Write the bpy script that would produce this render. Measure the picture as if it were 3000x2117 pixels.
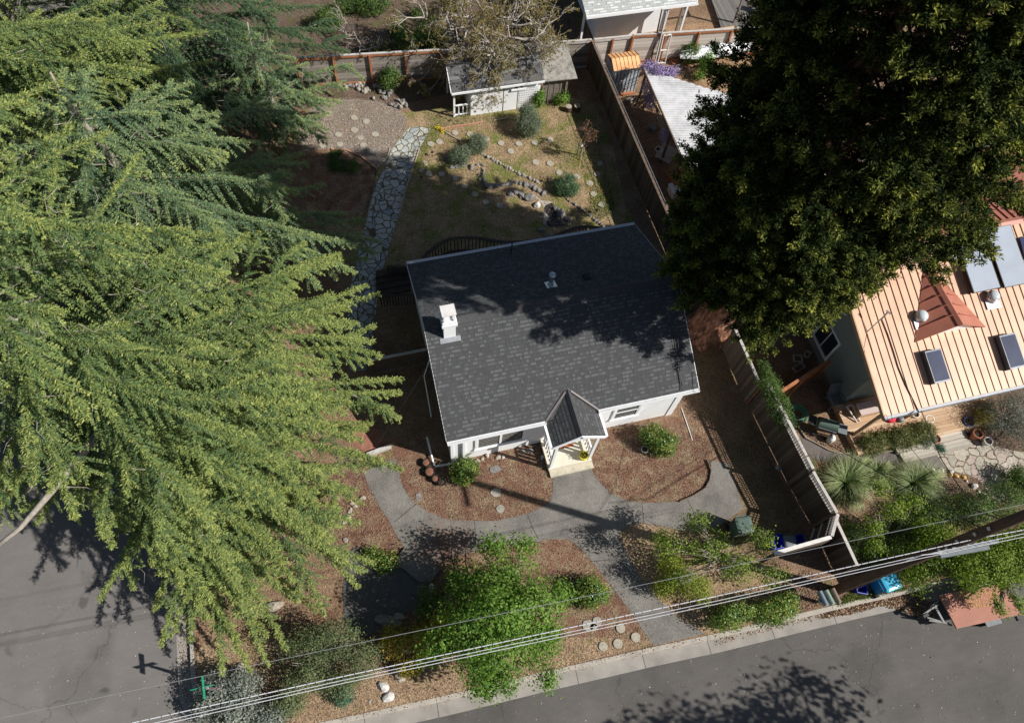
import bpy, math, random
import numpy as np
from mathutils import Vector, Matrix
R = math.radians
for o in list(bpy.data.objects): bpy.data.objects.remove(o)
scene = bpy.context.scene
COL = scene.collection
# ------------------------------------------------------------------ camera
CX, CY, FOC, CAMH = 1500.0, 1058.5, 2200.0, 28.0
_d = np.array([-142.0, 1101.5, FOC]); _d /= np.linalg.norm(_d)
_X = np.array([0.96825, -0.19288, 0.15919]); _X -= _d * (_X @ _d); _X /= np.linalg.norm(_X)
_Z = -_d; _Y = np.cross(_Z, _X)
cam_data = bpy.data.cameras.new("camera"); cam = bpy.data.objects.new("camera", cam_data); COL.objects.link(cam)
cam_data.sensor_fit = 'HORIZONTAL'; cam_data.sensor_width = 36.0; cam_data.lens = 36.0 * FOC / 3000.0
cam_data.clip_start = 0.5; cam_data.clip_end = 2000.0
cr = Vector((_X[0], _Y[0], _Z[0])); cd = Vector((_X[1], _Y[1], _Z[1])); cf = Vector((_X[2], _Y[2], _Z[2]))
m = Matrix((cr, -cd, -cf)).transposed().to_4x4(); m.translation = Vector((0, 0, CAMH)); cam.matrix_world = m
scene.camera = cam
# ------------------------------------------------------------------ light
SUN_EL, SUN_DIR = 41.0, (0.863, -0.505)
w = bpy.data.worlds.new("World"); scene.world = w; w.use_nodes = True
nt = w.node_tree; bg = nt.nodes['Background']
sky = nt.nodes.new('ShaderNodeTexSky'); sky.sky_type = 'NISHITA'; sky.sun_disc = False
sky.sun_elevation = R(SUN_EL); sky.sun_rotation = math.atan2(SUN_DIR[0], SUN_DIR[1])
nt.links.new(sky.outputs[0], bg.inputs[0]); bg.inputs[1].default_value = 0.055
sd = bpy.data.lights.new("sun", 'SUN'); sd.energy = 5.0; sd.angle = R(0.5); sd.color = (1.0, 0.955, 0.89)
so = bpy.data.objects.new("sun", sd); COL.objects.link(so)
sv = Vector((SUN_DIR[0] * math.cos(R(SUN_EL)), SUN_DIR[1] * math.cos(R(SUN_EL)), math.sin(R(SUN_EL))))
so.rotation_euler = sv.to_track_quat('Z', 'Y').to_euler(); so.location = (20, -15, 30)
scene.view_settings.view_transform = 'Standard'; scene.view_settings.look = 'None'
scene.view_settings.exposure = 0.44; scene.view_settings.gamma = 1.0
# ------------------------------------------------------------------ picture point -> world point at height z (used to survey the place from the aerial)
def P(px, py, z=0.0):
    r = np.array([px - CX, py - CY, FOC]); g = r * ((CAMH - z) / (r @ _d))
    return Vector((g @ _X, g @ _Y, z))
ZO = dict(a=(0,0,1.9133), c=(0,700,1.9133), b=(0,1300,1.9133), tm=(900,0,2.551), tr=(1600,0,2.551), h=(1100,600,2.025),
          r=(2000,700,2.296), br=(2100,1300,2.551), f=(1000,1250,1.868), y=(1200,420,3.827), d=(1680,0,4.765),
          n=(2150,900,3.24), p=(2580,1120,4.264), s=(2650,600,4.629), t=(2700,1550,4.63), g=(1840,280,5.062), k=(1060,740,4.5), u=(0,0,1))
def Q(zo, x, y, z=0.0):
    a, b, s = ZO[zo]; return P(a + x / s, b + y / s, z)
def QL(zo, pts, z=0.0): return [Q(zo, x, y, z) for x, y in pts]
# ------------------------------------------------------------------ materials
MATS = {}
def new_mat(name):
    mt = bpy.data.materials.new(name); mt.use_nodes = True; MATS[name] = mt
    return mt, mt.node_tree, mt.node_tree.nodes['Principled BSDF']
def N(nt, t, **kw):
    n = nt.nodes.new(t)
    for k, v in kw.items():
        if k.startswith('i_'): n.inputs[k[2:].replace('_', ' ')].default_value = v
        else: setattr(n, k, v)
    return n
def ramp(nt, fac, stops, interp='LINEAR'):
    r = nt.nodes.new('ShaderNodeValToRGB'); r.color_ramp.interpolation = interp
    e = r.color_ramp.elements
    while len(e) > 1: e.remove(e[-1])
    e[0].position = stops[0][0]; e[0].color = (*stops[0][1], 1) if len(stops[0][1]) == 3 else stops[0][1]
    for p, c in stops[1:]:
        q = e.new(p); q.color = (*c, 1)
    nt.links.new(fac, r.inputs[0]); return r.outputs[0]
def posn(nt): return nt.nodes.new('ShaderNodeNewGeometry').outputs['Position']
def noise(nt, vec, scale, detail=4.0, rough=0.55, out=0):
    n = nt.nodes.new('ShaderNodeTexNoise'); n.inputs['Scale'].default_value = scale; n.inputs['Detail'].default_value = detail
    n.inputs['Roughness'].default_value = rough; nt.links.new(vec, n.inputs['Vector']); return n.outputs[out]
def mixc(nt, fac, a, b, mode='MIX'):
    n = nt.nodes.new('ShaderNodeMix'); n.data_type = 'RGBA'; n.blend_type = mode
    for s, v in ((n.inputs[0], fac), (n.inputs[6], a), (n.inputs[7], b)):
        if isinstance(v, (int, float)): s.default_value = v
        elif isinstance(v, tuple): s.default_value = (*v, 1)
        else: nt.links.new(v, s)
    return n.outputs[2]
def mth(nt, op, a, b=None, c=None):
    n = nt.nodes.new('ShaderNodeMath'); n.operation = op
    for i, v in enumerate((a, b, c)):
        if v is None: continue
        if isinstance(v, (int, float)): n.inputs[i].default_value = v
        else: nt.links.new(v, n.inputs[i])
    return n.outputs[0]
def bump(nt, bs, h, strength=0.4, dist=0.02):
    b = nt.nodes.new('ShaderNodeBump'); b.inputs['Strength'].default_value = strength; b.inputs['Distance'].default_value = dist
    nt.links.new(h, b.inputs['Height']); nt.links.new(b.outputs[0], bs.inputs['Normal'])
def vscale(nt, vec, s):
    n = nt.nodes.new('ShaderNodeMapping'); n.inputs['Scale'].default_value = s; nt.links.new(vec, n.inputs[0]); return n.outputs[0]
def plain(name, col, rough=0.7, var=0.12, scale=6.0, metal=0.0, spec=0.4, stretch=None, bs_=0.15, fine=60.0):
    """a painted / natural surface: base colour with two scales of unevenness"""
    mt, nt, b = new_mat(name); p = posn(nt)
    if stretch: p = vscale(nt, p, stretch)
    n1 = noise(nt, p, scale, 5); n2 = noise(nt, p, fine, 3)
    f = mth(nt, 'ADD', mth(nt, 'MULTIPLY', n1, 0.65), mth(nt, 'MULTIPLY', n2, 0.35))
    lo = tuple(max(0, c * (1 - 2.2 * var)) for c in col); hi = tuple(min(1, c * (1 + 1.6 * var)) for c in col)
    nt.links.new(ramp(nt, f, [(0.3, lo), (0.7, hi)]), b.inputs['Base Color'])
    b.inputs['Roughness'].default_value = rough; b.inputs['Metallic'].default_value = metal; b.inputs['Specular IOR Level'].default_value = spec
    if bs_: bump(nt, b, n2, bs_, 0.01)
    return mt
def groundmat(name, cols, patch=None, fine=22.0, coarse=1.1, bstr=0.6, patchscale=0.9, plo=0.52, phi=0.62):
    mt, nt, b = new_mat(name); p = posn(nt)
    nf = noise(nt, p, fine, 6, 0.7); nc = noise(nt, p, coarse, 4)
    f = mth(nt, 'ADD', mth(nt, 'MULTIPLY', nf, 0.72), mth(nt, 'MULTIPLY', nc, 0.28))
    k = len(cols); c = ramp(nt, f, [(0.34 + 0.32 * i / (k - 1), cols[i]) for i in range(k)])
    if patch:
        np_ = noise(nt, p, patchscale, 7, 0.68)
        m_ = ramp(nt, np_, [(plo, (0, 0, 0)), (phi, (1, 1, 1))])
        pc = ramp(nt, noise(nt, p, fine * 1.3, 5, 0.7), [(0.35, patch[0]), (0.65, patch[1])])
        c = mixc(nt, m_, c, pc)
    v = nt.nodes.new('ShaderNodeTexVoronoi'); v.inputs['Scale'].default_value = fine * 1.1; nt.links.new(p, v.inputs['Vector'])
    sp = nt.nodes.new('ShaderNodeSeparateColor'); nt.links.new(v.outputs['Color'], sp.inputs[0])
    c = mixc(nt, 1.0, c, ramp(nt, sp.outputs[0], [(0, (0.66, 0.66, 0.66)), (1, (1.32, 1.3, 1.26))]), 'MULTIPLY')
    nt.links.new(c, b.inputs['Base Color']); b.inputs['Roughness'].default_value = 0.95; b.inputs['Specular IOR Level'].default_value = 0.15
    bump(nt, b, mth(nt, 'ADD', nf, mth(nt, 'MULTIPLY', v.outputs['Distance'], 0.6)), bstr, 0.05)
    return mt
def flagmat(name, scale, stones, joint, jw=0.045, warp=0.25):
    mt, nt, b = new_mat(name); p = posn(nt)
    wn = noise(nt, p, 2.2, 2, 0.5, 1)
    va = nt.nodes.new('ShaderNodeVectorMath'); va.operation = 'SCALE'; va.inputs['Scale'].default_value = warp; nt.links.new(wn, va.inputs[0])
    vb = nt.nodes.new('ShaderNodeVectorMath'); vb.operation = 'ADD'; nt.links.new(p, vb.inputs[0]); nt.links.new(va.outputs[0], vb.inputs[1])
    q = vscale(nt, vb.outputs[0], (1, 1, 0))
    v1 = nt.nodes.new('ShaderNodeTexVoronoi'); v1.feature = 'DISTANCE_TO_EDGE'; v1.inputs['Scale'].default_value = scale; nt.links.new(q, v1.inputs['Vector'])
    v2 = nt.nodes.new('ShaderNodeTexVoronoi'); v2.inputs['Scale'].default_value = scale; nt.links.new(q, v2.inputs['Vector'])
    sp = nt.nodes.new('ShaderNodeSeparateColor'); nt.links.new(v2.outputs['Color'], sp.inputs[0])
    k = len(stones); sc = ramp(nt, sp.outputs[0], [(i / (k - 1), stones[i]) for i in range(k)])
    nn = noise(nt, p, 9, 6, 0.65); sc = mixc(nt, 1.0, sc, ramp(nt, nn, [(0.3, (0.72, 0.72, 0.72)), (0.7, (1.25, 1.25, 1.25))]), 'MULTIPLY')
    jc = ramp(nt, noise(nt, p, 14, 5), [(0.35, joint[0]), (0.65, joint[1])])
    nj = mth(nt, 'ADD', v1.outputs['Distance'], mth(nt, 'MULTIPLY', mth(nt, 'SUBTRACT', nn, 0.5), 0.03))
    mk = ramp(nt, nj, [(jw * 0.7, (0, 0, 0)), (jw * 1.3, (1, 1, 1))])
    nt.links.new(mixc(nt, mk, jc, sc), b.inputs['Base Color']); b.inputs['Roughness'].default_value = 0.85; b.inputs['Specular IOR Level'].default_value = 0.25
    bump(nt, b, mth(nt, 'ADD', mth(nt, 'MULTIPLY', mk, 1.0), mth(nt, 'MULTIPLY', nn, 0.3)), 0.8, 0.03)
    return mt
def asphalt(name, lo, hi, crack=True, spots=True):
    mt, nt, b = new_mat(name); p = posn(nt)
    n1 = noise(nt, p, 0.4, 6, 0.65); n2 = noise(nt, p, 14, 6, 0.85); n3 = noise(nt, vscale(nt, p, (.5, 1.6, 1)), 2.5, 6, 0.65)
    f = mth(nt, 'ADD', mth(nt, 'MULTIPLY', n1, 0.4), mth(nt, 'ADD', mth(nt, 'MULTIPLY', n2, 0.35), mth(nt, 'MULTIPLY', n3, 0.25)))
    c = ramp(nt, f, [(0.36, lo), (0.64, hi)])
    if crack:
        wv = nt.nodes.new('ShaderNodeVectorMath'); wv.operation = 'SCALE'; wv.inputs['Scale'].default_value = 1.2; nt.links.new(noise(nt, p, 0.9, 6, 0.6, 1), wv.inputs[0])
        ad = nt.nodes.new('ShaderNodeVectorMath'); ad.operation = 'ADD'; nt.links.new(p, ad.inputs[0]); nt.links.new(wv.outputs[0], ad.inputs[1])
        v = nt.nodes.new('ShaderNodeTexVoronoi'); v.feature = 'DISTANCE_TO_EDGE'; v.inputs['Scale'].default_value = 0.11; nt.links.new(ad.outputs[0], v.inputs['Vector'])
        cm = ramp(nt, v.outputs['Distance'], [(0.001, (0.72, 0.72, 0.72)), (0.0035, (1, 1, 1))]); c = mixc(nt, 1.0, c, cm, 'MULTIPLY')
    if spots:
        st = noise(nt, p, .33, 3, .5); c = mixc(nt, 1.0, c, ramp(nt, st, [(.36, (.80, .80, .80)), (.44, (1, 1, 1)), (.6, (1, 1, 1)), (.68, (1.12, 1.11, 1.1))]), 'MULTIPLY')
        oi = noise(nt, p, 1.3, 2, .4); c = mixc(nt, 1.0, c, ramp(nt, oi, [(.24, (.62, .61, .6)), (.31, (1, 1, 1))]), 'MULTIPLY')
        v = nt.nodes.new('ShaderNodeTexVoronoi'); v.inputs['Scale'].default_value = 3.0; nt.links.new(vscale(nt, p, (1, 1, 0)), v.inputs['Vector'])
        sm = ramp(nt, v.outputs['Distance'], [(0.03, (1, 1, 1)), (0.06, (0, 0, 0))]); c = mixc(nt, mth(nt, 'MULTIPLY', sm, 0.5), c, (0.36, 0.33, 0.27))
    nt.links.new(c, b.inputs['Base Color']); b.inputs['Roughness'].default_value = 0.9; b.inputs['Specular IOR Level'].default_value = 0.2
    bump(nt, b, n2, 0.5, 0.01); return mt
def leafmat(name, cols, trans=0.3, rough=0.6, spec=0.25):
    mt, nt, b = new_mat(name)
    a = nt.nodes.new('ShaderNodeAttribute'); a.attribute_name = 'tint'
    k = len(cols); c = ramp(nt, a.outputs['Fac'], [(i / (k - 1), cols[i]) for i in range(k)])
    nt.links.new(c, b.inputs['Base Color']); b.inputs['Roughness'].default_value = rough; b.inputs['Specular IOR Level'].default_value = spec
    tr = nt.nodes.new('ShaderNodeBsdfTranslucent'); nt.links.new(mixc(nt, 1.0, c, (1.35, 1.5, 0.7), 'MULTIPLY'), tr.inputs[0])
    mx = nt.nodes.new('ShaderNodeMixShader'); mx.inputs[0].default_value = trans
    nt.links.new(b.outputs[0], mx.inputs[1]); nt.links.new(tr.outputs[0], mx.inputs[2])
    nt.links.new(mx.outputs[0], nt.nodes['Material Output'].inputs[0]); return mt
def plankmat(name, cols, axis, pw=0.14, rough=0.85, gap=0.05):
    """boards: axis = index of the world axis across which boards repeat"""
    mt, nt, b = new_mat(name); p = posn(nt)
    s = nt.nodes.new('ShaderNodeSeparateXYZ'); nt.links.new(p, s.inputs[0])
    u = mth(nt, 'DIVIDE', s.outputs[axis], pw); fl = mth(nt, 'FLOOR', u); fr = mth(nt, 'FRACT', u)
    wn = nt.nodes.new('ShaderNodeTexWhiteNoise'); wn.noise_dimensions = '1D'; nt.links.new(fl, wn.inputs['W'])
    st = [1.2, 1.2, 1.2]; st[axis] = 14
    g = noise(nt, vscale(nt, p, tuple(st)), 3.0, 6, 0.7)
    f = mth(nt, 'ADD', mth(nt, 'MULTIPLY', wn.outputs[0], 0.45), mth(nt, 'MULTIPLY', g, 0.75))
    k = len(cols); c = ramp(nt, f, [(0.22 + 0.6 * i / (k - 1), cols[i]) for i in range(k)])
    gm = mth(nt, 'GREATER_THAN', fr, gap); c = mixc(nt, gm, (0.015, 0.012, 0.01), c)
    nt.links.new(c, b.inputs['Base Color']); b.inputs['Roughness'].default_value = rough; b.inputs['Specular IOR Level'].default_value = 0.2
    bump(nt, b, mth(nt, 'ADD', gm, mth(nt, 'MULTIPLY', g, 0.3)), 0.5, 0.01); return mt
def shinglemat(name, u_axis, v_axis, cosp, lo, hi, row=0.143, tab=0.19):
    mt, nt, b = new_mat(name); p = posn(nt)
    s = nt.nodes.new('ShaderNodeSeparateXYZ'); nt.links.new(p, s.inputs[0])
    v = mth(nt, 'DIVIDE', s.outputs[v_axis], row * cosp); vr = mth(nt, 'FLOOR', v); vf = mth(nt, 'FRACT', v)
    w1 = nt.nodes.new('ShaderNodeTexWhiteNoise'); w1.noise_dimensions = '1D'; nt.links.new(vr, w1.inputs['W'])
    u = mth(nt, 'ADD', mth(nt, 'DIVIDE', s.outputs[u_axis], tab), mth(nt, 'MULTIPLY', w1.outputs[0], 7.0))
    uw = mth(nt, 'ADD', u, mth(nt, 'MULTIPLY', mth(nt, 'SINE', mth(nt, 'ADD', mth(nt, 'MULTIPLY', u, 2.1), mth(nt, 'MULTIPLY', vr, 1.7))), 0.32))
    uf = mth(nt, 'FLOOR', uw); ur = mth(nt, 'FRACT', uw)
    cb = nt.nodes.new('ShaderNodeCombineXYZ'); nt.links.new(uf, cb.inputs[0]); nt.links.new(vr, cb.inputs[1])
    w2 = nt.nodes.new('ShaderNodeTexWhiteNoise'); w2.noise_dimensions = '2D'; nt.links.new(cb.outputs[0], w2.inputs['Vector'])
    g = noise(nt, p, 90, 3, 0.8); cz = noise(nt, p, 0.7, 4)
    f = mth(nt, 'ADD', mth(nt, 'MULTIPLY', w2.outputs[0], 0.55), mth(nt, 'ADD', mth(nt, 'MULTIPLY', g, 0.3), mth(nt, 'MULTIPLY', cz, 0.22)))
    mid = tuple((a + c) * 0.42 for a, c in zip(lo, hi))
    c = ramp(nt, f, [(0.25, tuple(x * .84 for x in mid)), (0.58, tuple(x * 1.04 for x in mid)), (0.66, hi)])
    top_ = mth(nt, 'GREATER_THAN', vf, 0.6); c = mixc(nt, top_, c, tuple(x * .86 for x in mid))
    jm = mth(nt, 'GREATER_THAN', ur, 0.06); c = mixc(nt, jm, tuple(x * 0.5 for x in lo), c)
    nt.links.new(c, b.inputs['Base Color']); b.inputs['Roughness'].default_value = 0.9; b.inputs['Specular IOR Level'].default_value = 0.2
    bump(nt, b, mth(nt, 'ADD', g, mth(nt, 'MULTIPLY', w2.outputs[0], 0.8)), 0.6, 0.008); return mt
def glassmat(name, col=(0.02, 0.025, 0.03), alpha=0.45, rough=0.05):
    mt, nt, b = new_mat(name); b.inputs['Base Color'].default_value = (*col, 1); b.inputs['Roughness'].default_value = rough
    b.inputs['Specular IOR Level'].default_value = 0.8
    t = nt.nodes.new('ShaderNodeBsdfTransparent'); mx = nt.nodes.new('ShaderNodeMixShader'); mx.inputs[0].default_value = alpha
    nt.links.new(t.outputs[0], mx.inputs[1]); nt.links.new(b.outputs[0], mx.inputs[2]); nt.links.new(mx.outputs[0], nt.nodes['Material Output'].inputs[0])
    return mt
# ------------------------------------------------------------------ mesh helpers
ORI = {}
class MB:
    def __init__(s): s.v = []; s.f = []; s.mi = []; s.st = []
    def add(s, vs, fs, mi=0):
        o = len(s.v); s.st.append((o, len(s.f))); s.v += [tuple(v) for v in vs]; s.f += [tuple(i + o for i in f) for f in fs]; s.mi += [mi] * len(fs); return s
    def box(s, x0, x1, y0, y1, z0, z1, mi=0):
        vs = [(x, y, z) for z in (z0, z1) for y in (y0, y1) for x in (x0, x1)]
        return s.add(vs, [(0, 2, 3, 1), (4, 5, 7, 6), (0, 1, 5, 4), (2, 6, 7, 3), (0, 4, 6, 2), (1, 3, 7, 5)], mi)
    def obox(s, c, sx, sy, sz, rz=0.0, mi=0, tilt=None):
        m = Matrix.Rotation(rz, 3, 'Z')
        if tilt: m = m @ Matrix.Rotation(tilt[1], 3, tilt[0])
        vs = [Vector(c) + m @ Vector((x * sx / 2, y * sy / 2, z * sz / 2)) for z in (-1, 1) for y in (-1, 1) for x in (-1, 1)]
        return s.add(vs, [(0, 2, 3, 1), (4, 5, 7, 6), (0, 1, 5, 4), (2, 6, 7, 3), (0, 4, 6, 2), (1, 3, 7, 5)], mi)
    def beam(s, a, b, w=0.1, h=0.1, mi=0, up=(0, 0, 1)):
        a = Vector(a); b = Vector(b); d = (b - a).normalized(); u = Vector(up)
        if abs(d.dot(u)) > 0.98: u = Vector((1, 0, 0))
        sd_ = d.cross(u).normalized(); u = sd_.cross(d).normalized()
        vs = [q + sd_ * (x * w / 2) + u * (y * h / 2) for q in (a, b) for x, y in ((-1, -1), (1, -1), (1, 1), (-1, 1))]
        return s.add(vs, [(0, 1, 2, 3), (7, 6, 5, 4), (0, 4, 5, 1), (1, 5, 6, 2), (2, 6, 7, 3), (3, 7, 4, 0)], mi)
    def tube(s, pts, rad, n=8, mi=0, cap=True):
        pts = [Vector(p) for p in pts]
        if isinstance(rad, (int, float)): rad = [rad] * len(pts)
        rings = []; u = None
        for i, p in enumerate(pts):
            d = (pts[min(i + 1, len(pts) - 1)] - pts[max(i - 1, 0)]).normalized()
            if u is None: u = d.orthogonal().normalized()
            u = (u - d * u.dot(d)).normalized(); v = d.cross(u)
            rings.append([p + (u * math.cos(2 * math.pi * k / n) + v * math.sin(2 * math.pi * k / n)) * rad[i] for k in range(n)])
        fs = [(i * n + k, i * n + (k + 1) % n, (i + 1) * n + (k + 1) % n, (i + 1) * n + k) for i in range(len(pts) - 1) for k in range(n)]
        if cap: fs += [tuple(range(n))[::-1], tuple((len(pts) - 1) * n + k for k in range(n))]
        return s.add([q for r_ in rings for q in r_], fs, mi)
    def lathe(s, c, prof, n=20, mi=0, sx=1.0, sy=1.0):
        c = Vector(c); vs = []
        for r_, z in prof: vs += [c + Vector((r_ * sx * math.cos(2 * math.pi * k / n), r_ * sy * math.sin(2 * math.pi * k / n), z)) for k in range(n)]
        fs = [(i * n + k, i * n + (k + 1) % n, (i + 1) * n + (k + 1) % n, (i + 1) * n + k) for i in range(len(prof) - 1) for k in range(n)]
        fs += [tuple(range(n))[::-1], tuple((len(prof) - 1) * n + k for k in range(n))]
        return s.add(vs, fs, mi)
    def prism(s, poly, z0, z1, mi=0):
        n = len(poly); vs = [(p[0], p[1], z0) for p in poly] + [(p[0], p[1], z1) for p in poly]
        a = sum(poly[i][0] * poly[(i + 1) % n][1] - poly[(i + 1) % n][0] * poly[i][1] for i in range(n))
        top = tuple(range(n, 2 * n)); bot = tuple(range(n))
        if a < 0: top = top[::-1]; bot = bot[::-1]
        return s.add(vs, [top, bot[::-1]] + [((i, (i + 1) % n, (i + 1) % n + n, i + n) if a > 0 else (i, i + n, (i + 1) % n + n, (i + 1) % n)) for i in range(n)], mi)
    def quad(s, *vs, mi=0): return s.add(vs, [tuple(range(len(vs)))], mi)
    def slab(s, pts, t=0.03, mi=0):
        """thick flat piece from 3D outline, thickness downward along its normal"""
        pts = [Vector(p) for p in pts]; nrm = (pts[1] - pts[0]).cross(pts[2] - pts[0]).normalized()
        if nrm.z < 0: pts = pts[::-1]; nrm = -nrm
        n = len(pts); vs = pts + [p - nrm * t for p in pts]
        return s.add(vs, [tuple(range(n)), tuple(range(n, 2 * n))[::-1]] + [(i, i + n, (i + 1) % n + n, (i + 1) % n) for i in range(n)], mi)
    def build_each(s, name, mat, parent):
        ends = s.st[1:] + [(len(s.v), len(s.f))]
        for (a, fa), (e, fe) in zip(s.st, ends):
            q = MB(); q.add(s.v[a:e], [tuple(i - a for i in f) for f in s.f[fa:fe]]); q.build(name, mat, parent)
    def build(s, name, mat, parent=None, loc=None, smooth=False):
        off = ORI[parent.name] if parent is not None else (Vector(loc) if loc is not None else Vector((0, 0, 0)))
        me = bpy.data.meshes.new(name); me.from_pydata([(v[0] - off[0], v[1] - off[1], v[2] - off[2]) for v in s.v], [], s.f)
        mats = mat if isinstance(mat, (list, tuple)) else [mat]
        for m_ in mats: me.materials.append(MATS[m_] if isinstance(m_, str) else m_)
        if len(mats) > 1: me.polygons.foreach_set('material_index', s.mi)
        if smooth: me.polygons.foreach_set('use_smooth', [True] * len(me.polygons))
        me.update(); return link(name, me, parent, off)
def link(name, me, parent, off):
    o = bpy.data.objects.new(name, me); COL.objects.link(o); ORI[o.name] = Vector(off)
    if parent is not None: o.parent = parent
    else: o.location = off
    return o
def tag(o, label=None, cat=None, group=None, kind=None):
    if label: o['label'] = label
    if cat: o['category'] = cat
    if group: o['group'] = group
    if kind: o['kind'] = kind
    return o
def thing(name, label, cat, loc=(0, 0, 0), group=None):
    o = bpy.data.objects.new(name, None); COL.objects.link(o); o.location = loc; o.empty_display_size = 0.2
    ORI[o.name] = Vector(loc); return tag(o, label, cat, group)
def copy_tree(o, loc, rotz=0.0, label=None, group=None, scale=None, parent=None):
    c = o.copy(); COL.objects.link(c)
    if parent is None:
        c.location = loc; c.rotation_euler = (0, 0, rotz); ORI[c.name] = Vector(loc)
        if scale: c.scale = scale
        if label: c['label'] = label
        if group: c['group'] = group
    else: c.parent = parent
    for ch in [x for x in bpy.data.objects if x.parent == o]: copy_tree(ch, None, parent=c)
    return c
def npmesh(name, V, tint, mat, parent=None, loc=None, k=4, smooth=False):
    """V (n,k,3) array of k-gons"""
    off = ORI[parent.name] if parent is not None else (Vector(loc) if loc is not None else Vector((0, 0, 0)))
    V = np.asarray(V, np.float32) - np.array(off, np.float32); n = len(V)
    me = bpy.data.meshes.new(name); me.vertices.add(n * k); me.loops.add(n * k); me.polygons.add(n)
    me.vertices.foreach_set('co', V.reshape(-1)); me.loops.foreach_set('vertex_index', np.arange(n * k, dtype=np.int32))
    me.polygons.foreach_set('loop_start', np.arange(0, n * k, k, dtype=np.int32)); me.polygons.foreach_set('loop_total', np.full(n, k, np.int32))
    at = me.attributes.new('tint', 'FLOAT', 'FACE'); at.data.foreach_set('value', np.clip(np.asarray(tint, np.float32), 0, 1))
    me.materials.append(MATS[mat]); me.update(calc_edges=True); me.validate()
    return link(name, me, parent, off)
def unit(a): return a / np.maximum(np.linalg.norm(a, axis=-1, keepdims=True), 1e-9)
def diamonds(C, D, S, L, W):
    C = np.asarray(C); L = np.asarray(L).reshape(-1, 1); W = np.asarray(W).reshape(-1, 1)
    return np.stack([C, C + D * L * 0.45 + S * W / 2, C + D * L, C + D * L * 0.45 - S * W / 2], 1)
def randdirs(r, n, up=0.0):
    d = r.normal(size=(n, 3)); d[:, 2] += up; return unit(d)
def sheet(name, pts, z, mat, kind='structure'):
    b = MB(); b.v = [(p[0], p[1], z) for p in pts]
    a = sum(pts[i][0] * pts[(i + 1) % len(pts)][1] - pts[(i + 1) % len(pts)][0] * pts[i][1] for i in range(len(pts)))
    f = tuple(range(len(pts))); b.f = [f if a > 0 else f[::-1]]; b.mi = [0]
    o = b.build(name, mat); return tag(o, kind=kind)
def smooth_poly(pts, n=3):
    """Catmull-Rom rounding of a closed outline"""
    out = []; k = len(pts)
    for i in range(k):
        p0, p1, p2, p3 = (Vector(pts[(i + j - 1) % k][:2]) for j in range(4))
        for t in range(n):
            u = t / n; out.append(0.5 * ((2 * p1) + (p2 - p0) * u + (2 * p0 - 5 * p1 + 4 * p2 - p3) * u * u + (3 * p1 - p0 - 3 * p2 + p3) * u ** 3))
    return out
def offset_line(pts, d):
    out = []; pts = [Vector(p[:2]) for p in pts]
    for i, p in enumerate(pts):
        t = (pts[min(i + 1, len(pts) - 1)] - pts[max(i - 1, 0)]).normalized(); out.append(p + Vector((t.y, -t.x)) * d)
    return out

ORDN = ['first','second','third','fourth','fifth','sixth','seventh','eighth','ninth','tenth','eleventh','twelfth','thirteenth','fourteenth','fifteenth','sixteenth','seventeenth','eighteenth','nineteenth','twentieth'] + ['twenty-' + w_ for w_ in ['first','second','third','fourth','fifth','sixth','seventh','eighth','ninth']] + ['thirtieth','thirty-first','thirty-second','thirty-third']
# ================================================================== SETTING MATERIALS
groundmat('soil', [(.09,.055,.035),(.20,.13,.085),(.34,.24,.16)], patch=((.07,.075,.02),(.20,.17,.07)), plo=.56, phi=.7)
groundmat('mulch', [(.07,.035,.024),(.165,.088,.060),(.28,.175,.122)], patch=((.15,.112,.072),(.32,.245,.16)), plo=.45, phi=.62, fine=26, patchscale=1.9)
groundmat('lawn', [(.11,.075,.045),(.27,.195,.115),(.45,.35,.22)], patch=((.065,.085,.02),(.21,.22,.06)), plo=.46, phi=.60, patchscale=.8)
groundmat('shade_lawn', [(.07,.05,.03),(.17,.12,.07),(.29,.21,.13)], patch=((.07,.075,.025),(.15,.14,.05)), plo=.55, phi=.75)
groundmat('gravel', [(.13,.10,.08),(.26,.21,.17),(.44,.38,.32)], patch=((.2,.15,.09),(.38,.28,.18)), plo=.52, phi=.68, fine=30, bstr=.8)
groundmat('verge', [(.14,.09,.055),(.27,.19,.12),(.42,.31,.21)], patch=((.09,.10,.025),(.26,.23,.09)), plo=.56, phi=.72, patchscale=1.3)
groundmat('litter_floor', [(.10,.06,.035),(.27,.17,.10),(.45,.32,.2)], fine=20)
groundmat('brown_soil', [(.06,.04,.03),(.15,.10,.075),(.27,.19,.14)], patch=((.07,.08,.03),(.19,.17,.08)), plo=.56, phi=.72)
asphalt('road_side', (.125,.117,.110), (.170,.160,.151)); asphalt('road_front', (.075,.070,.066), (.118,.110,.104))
asphalt('pad_asphalt', (.075,.073,.07), (.12,.117,.11), crack=False); asphalt('grey_path', (.10,.088,.08), (.165,.148,.137), crack=False, spots=False)
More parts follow.
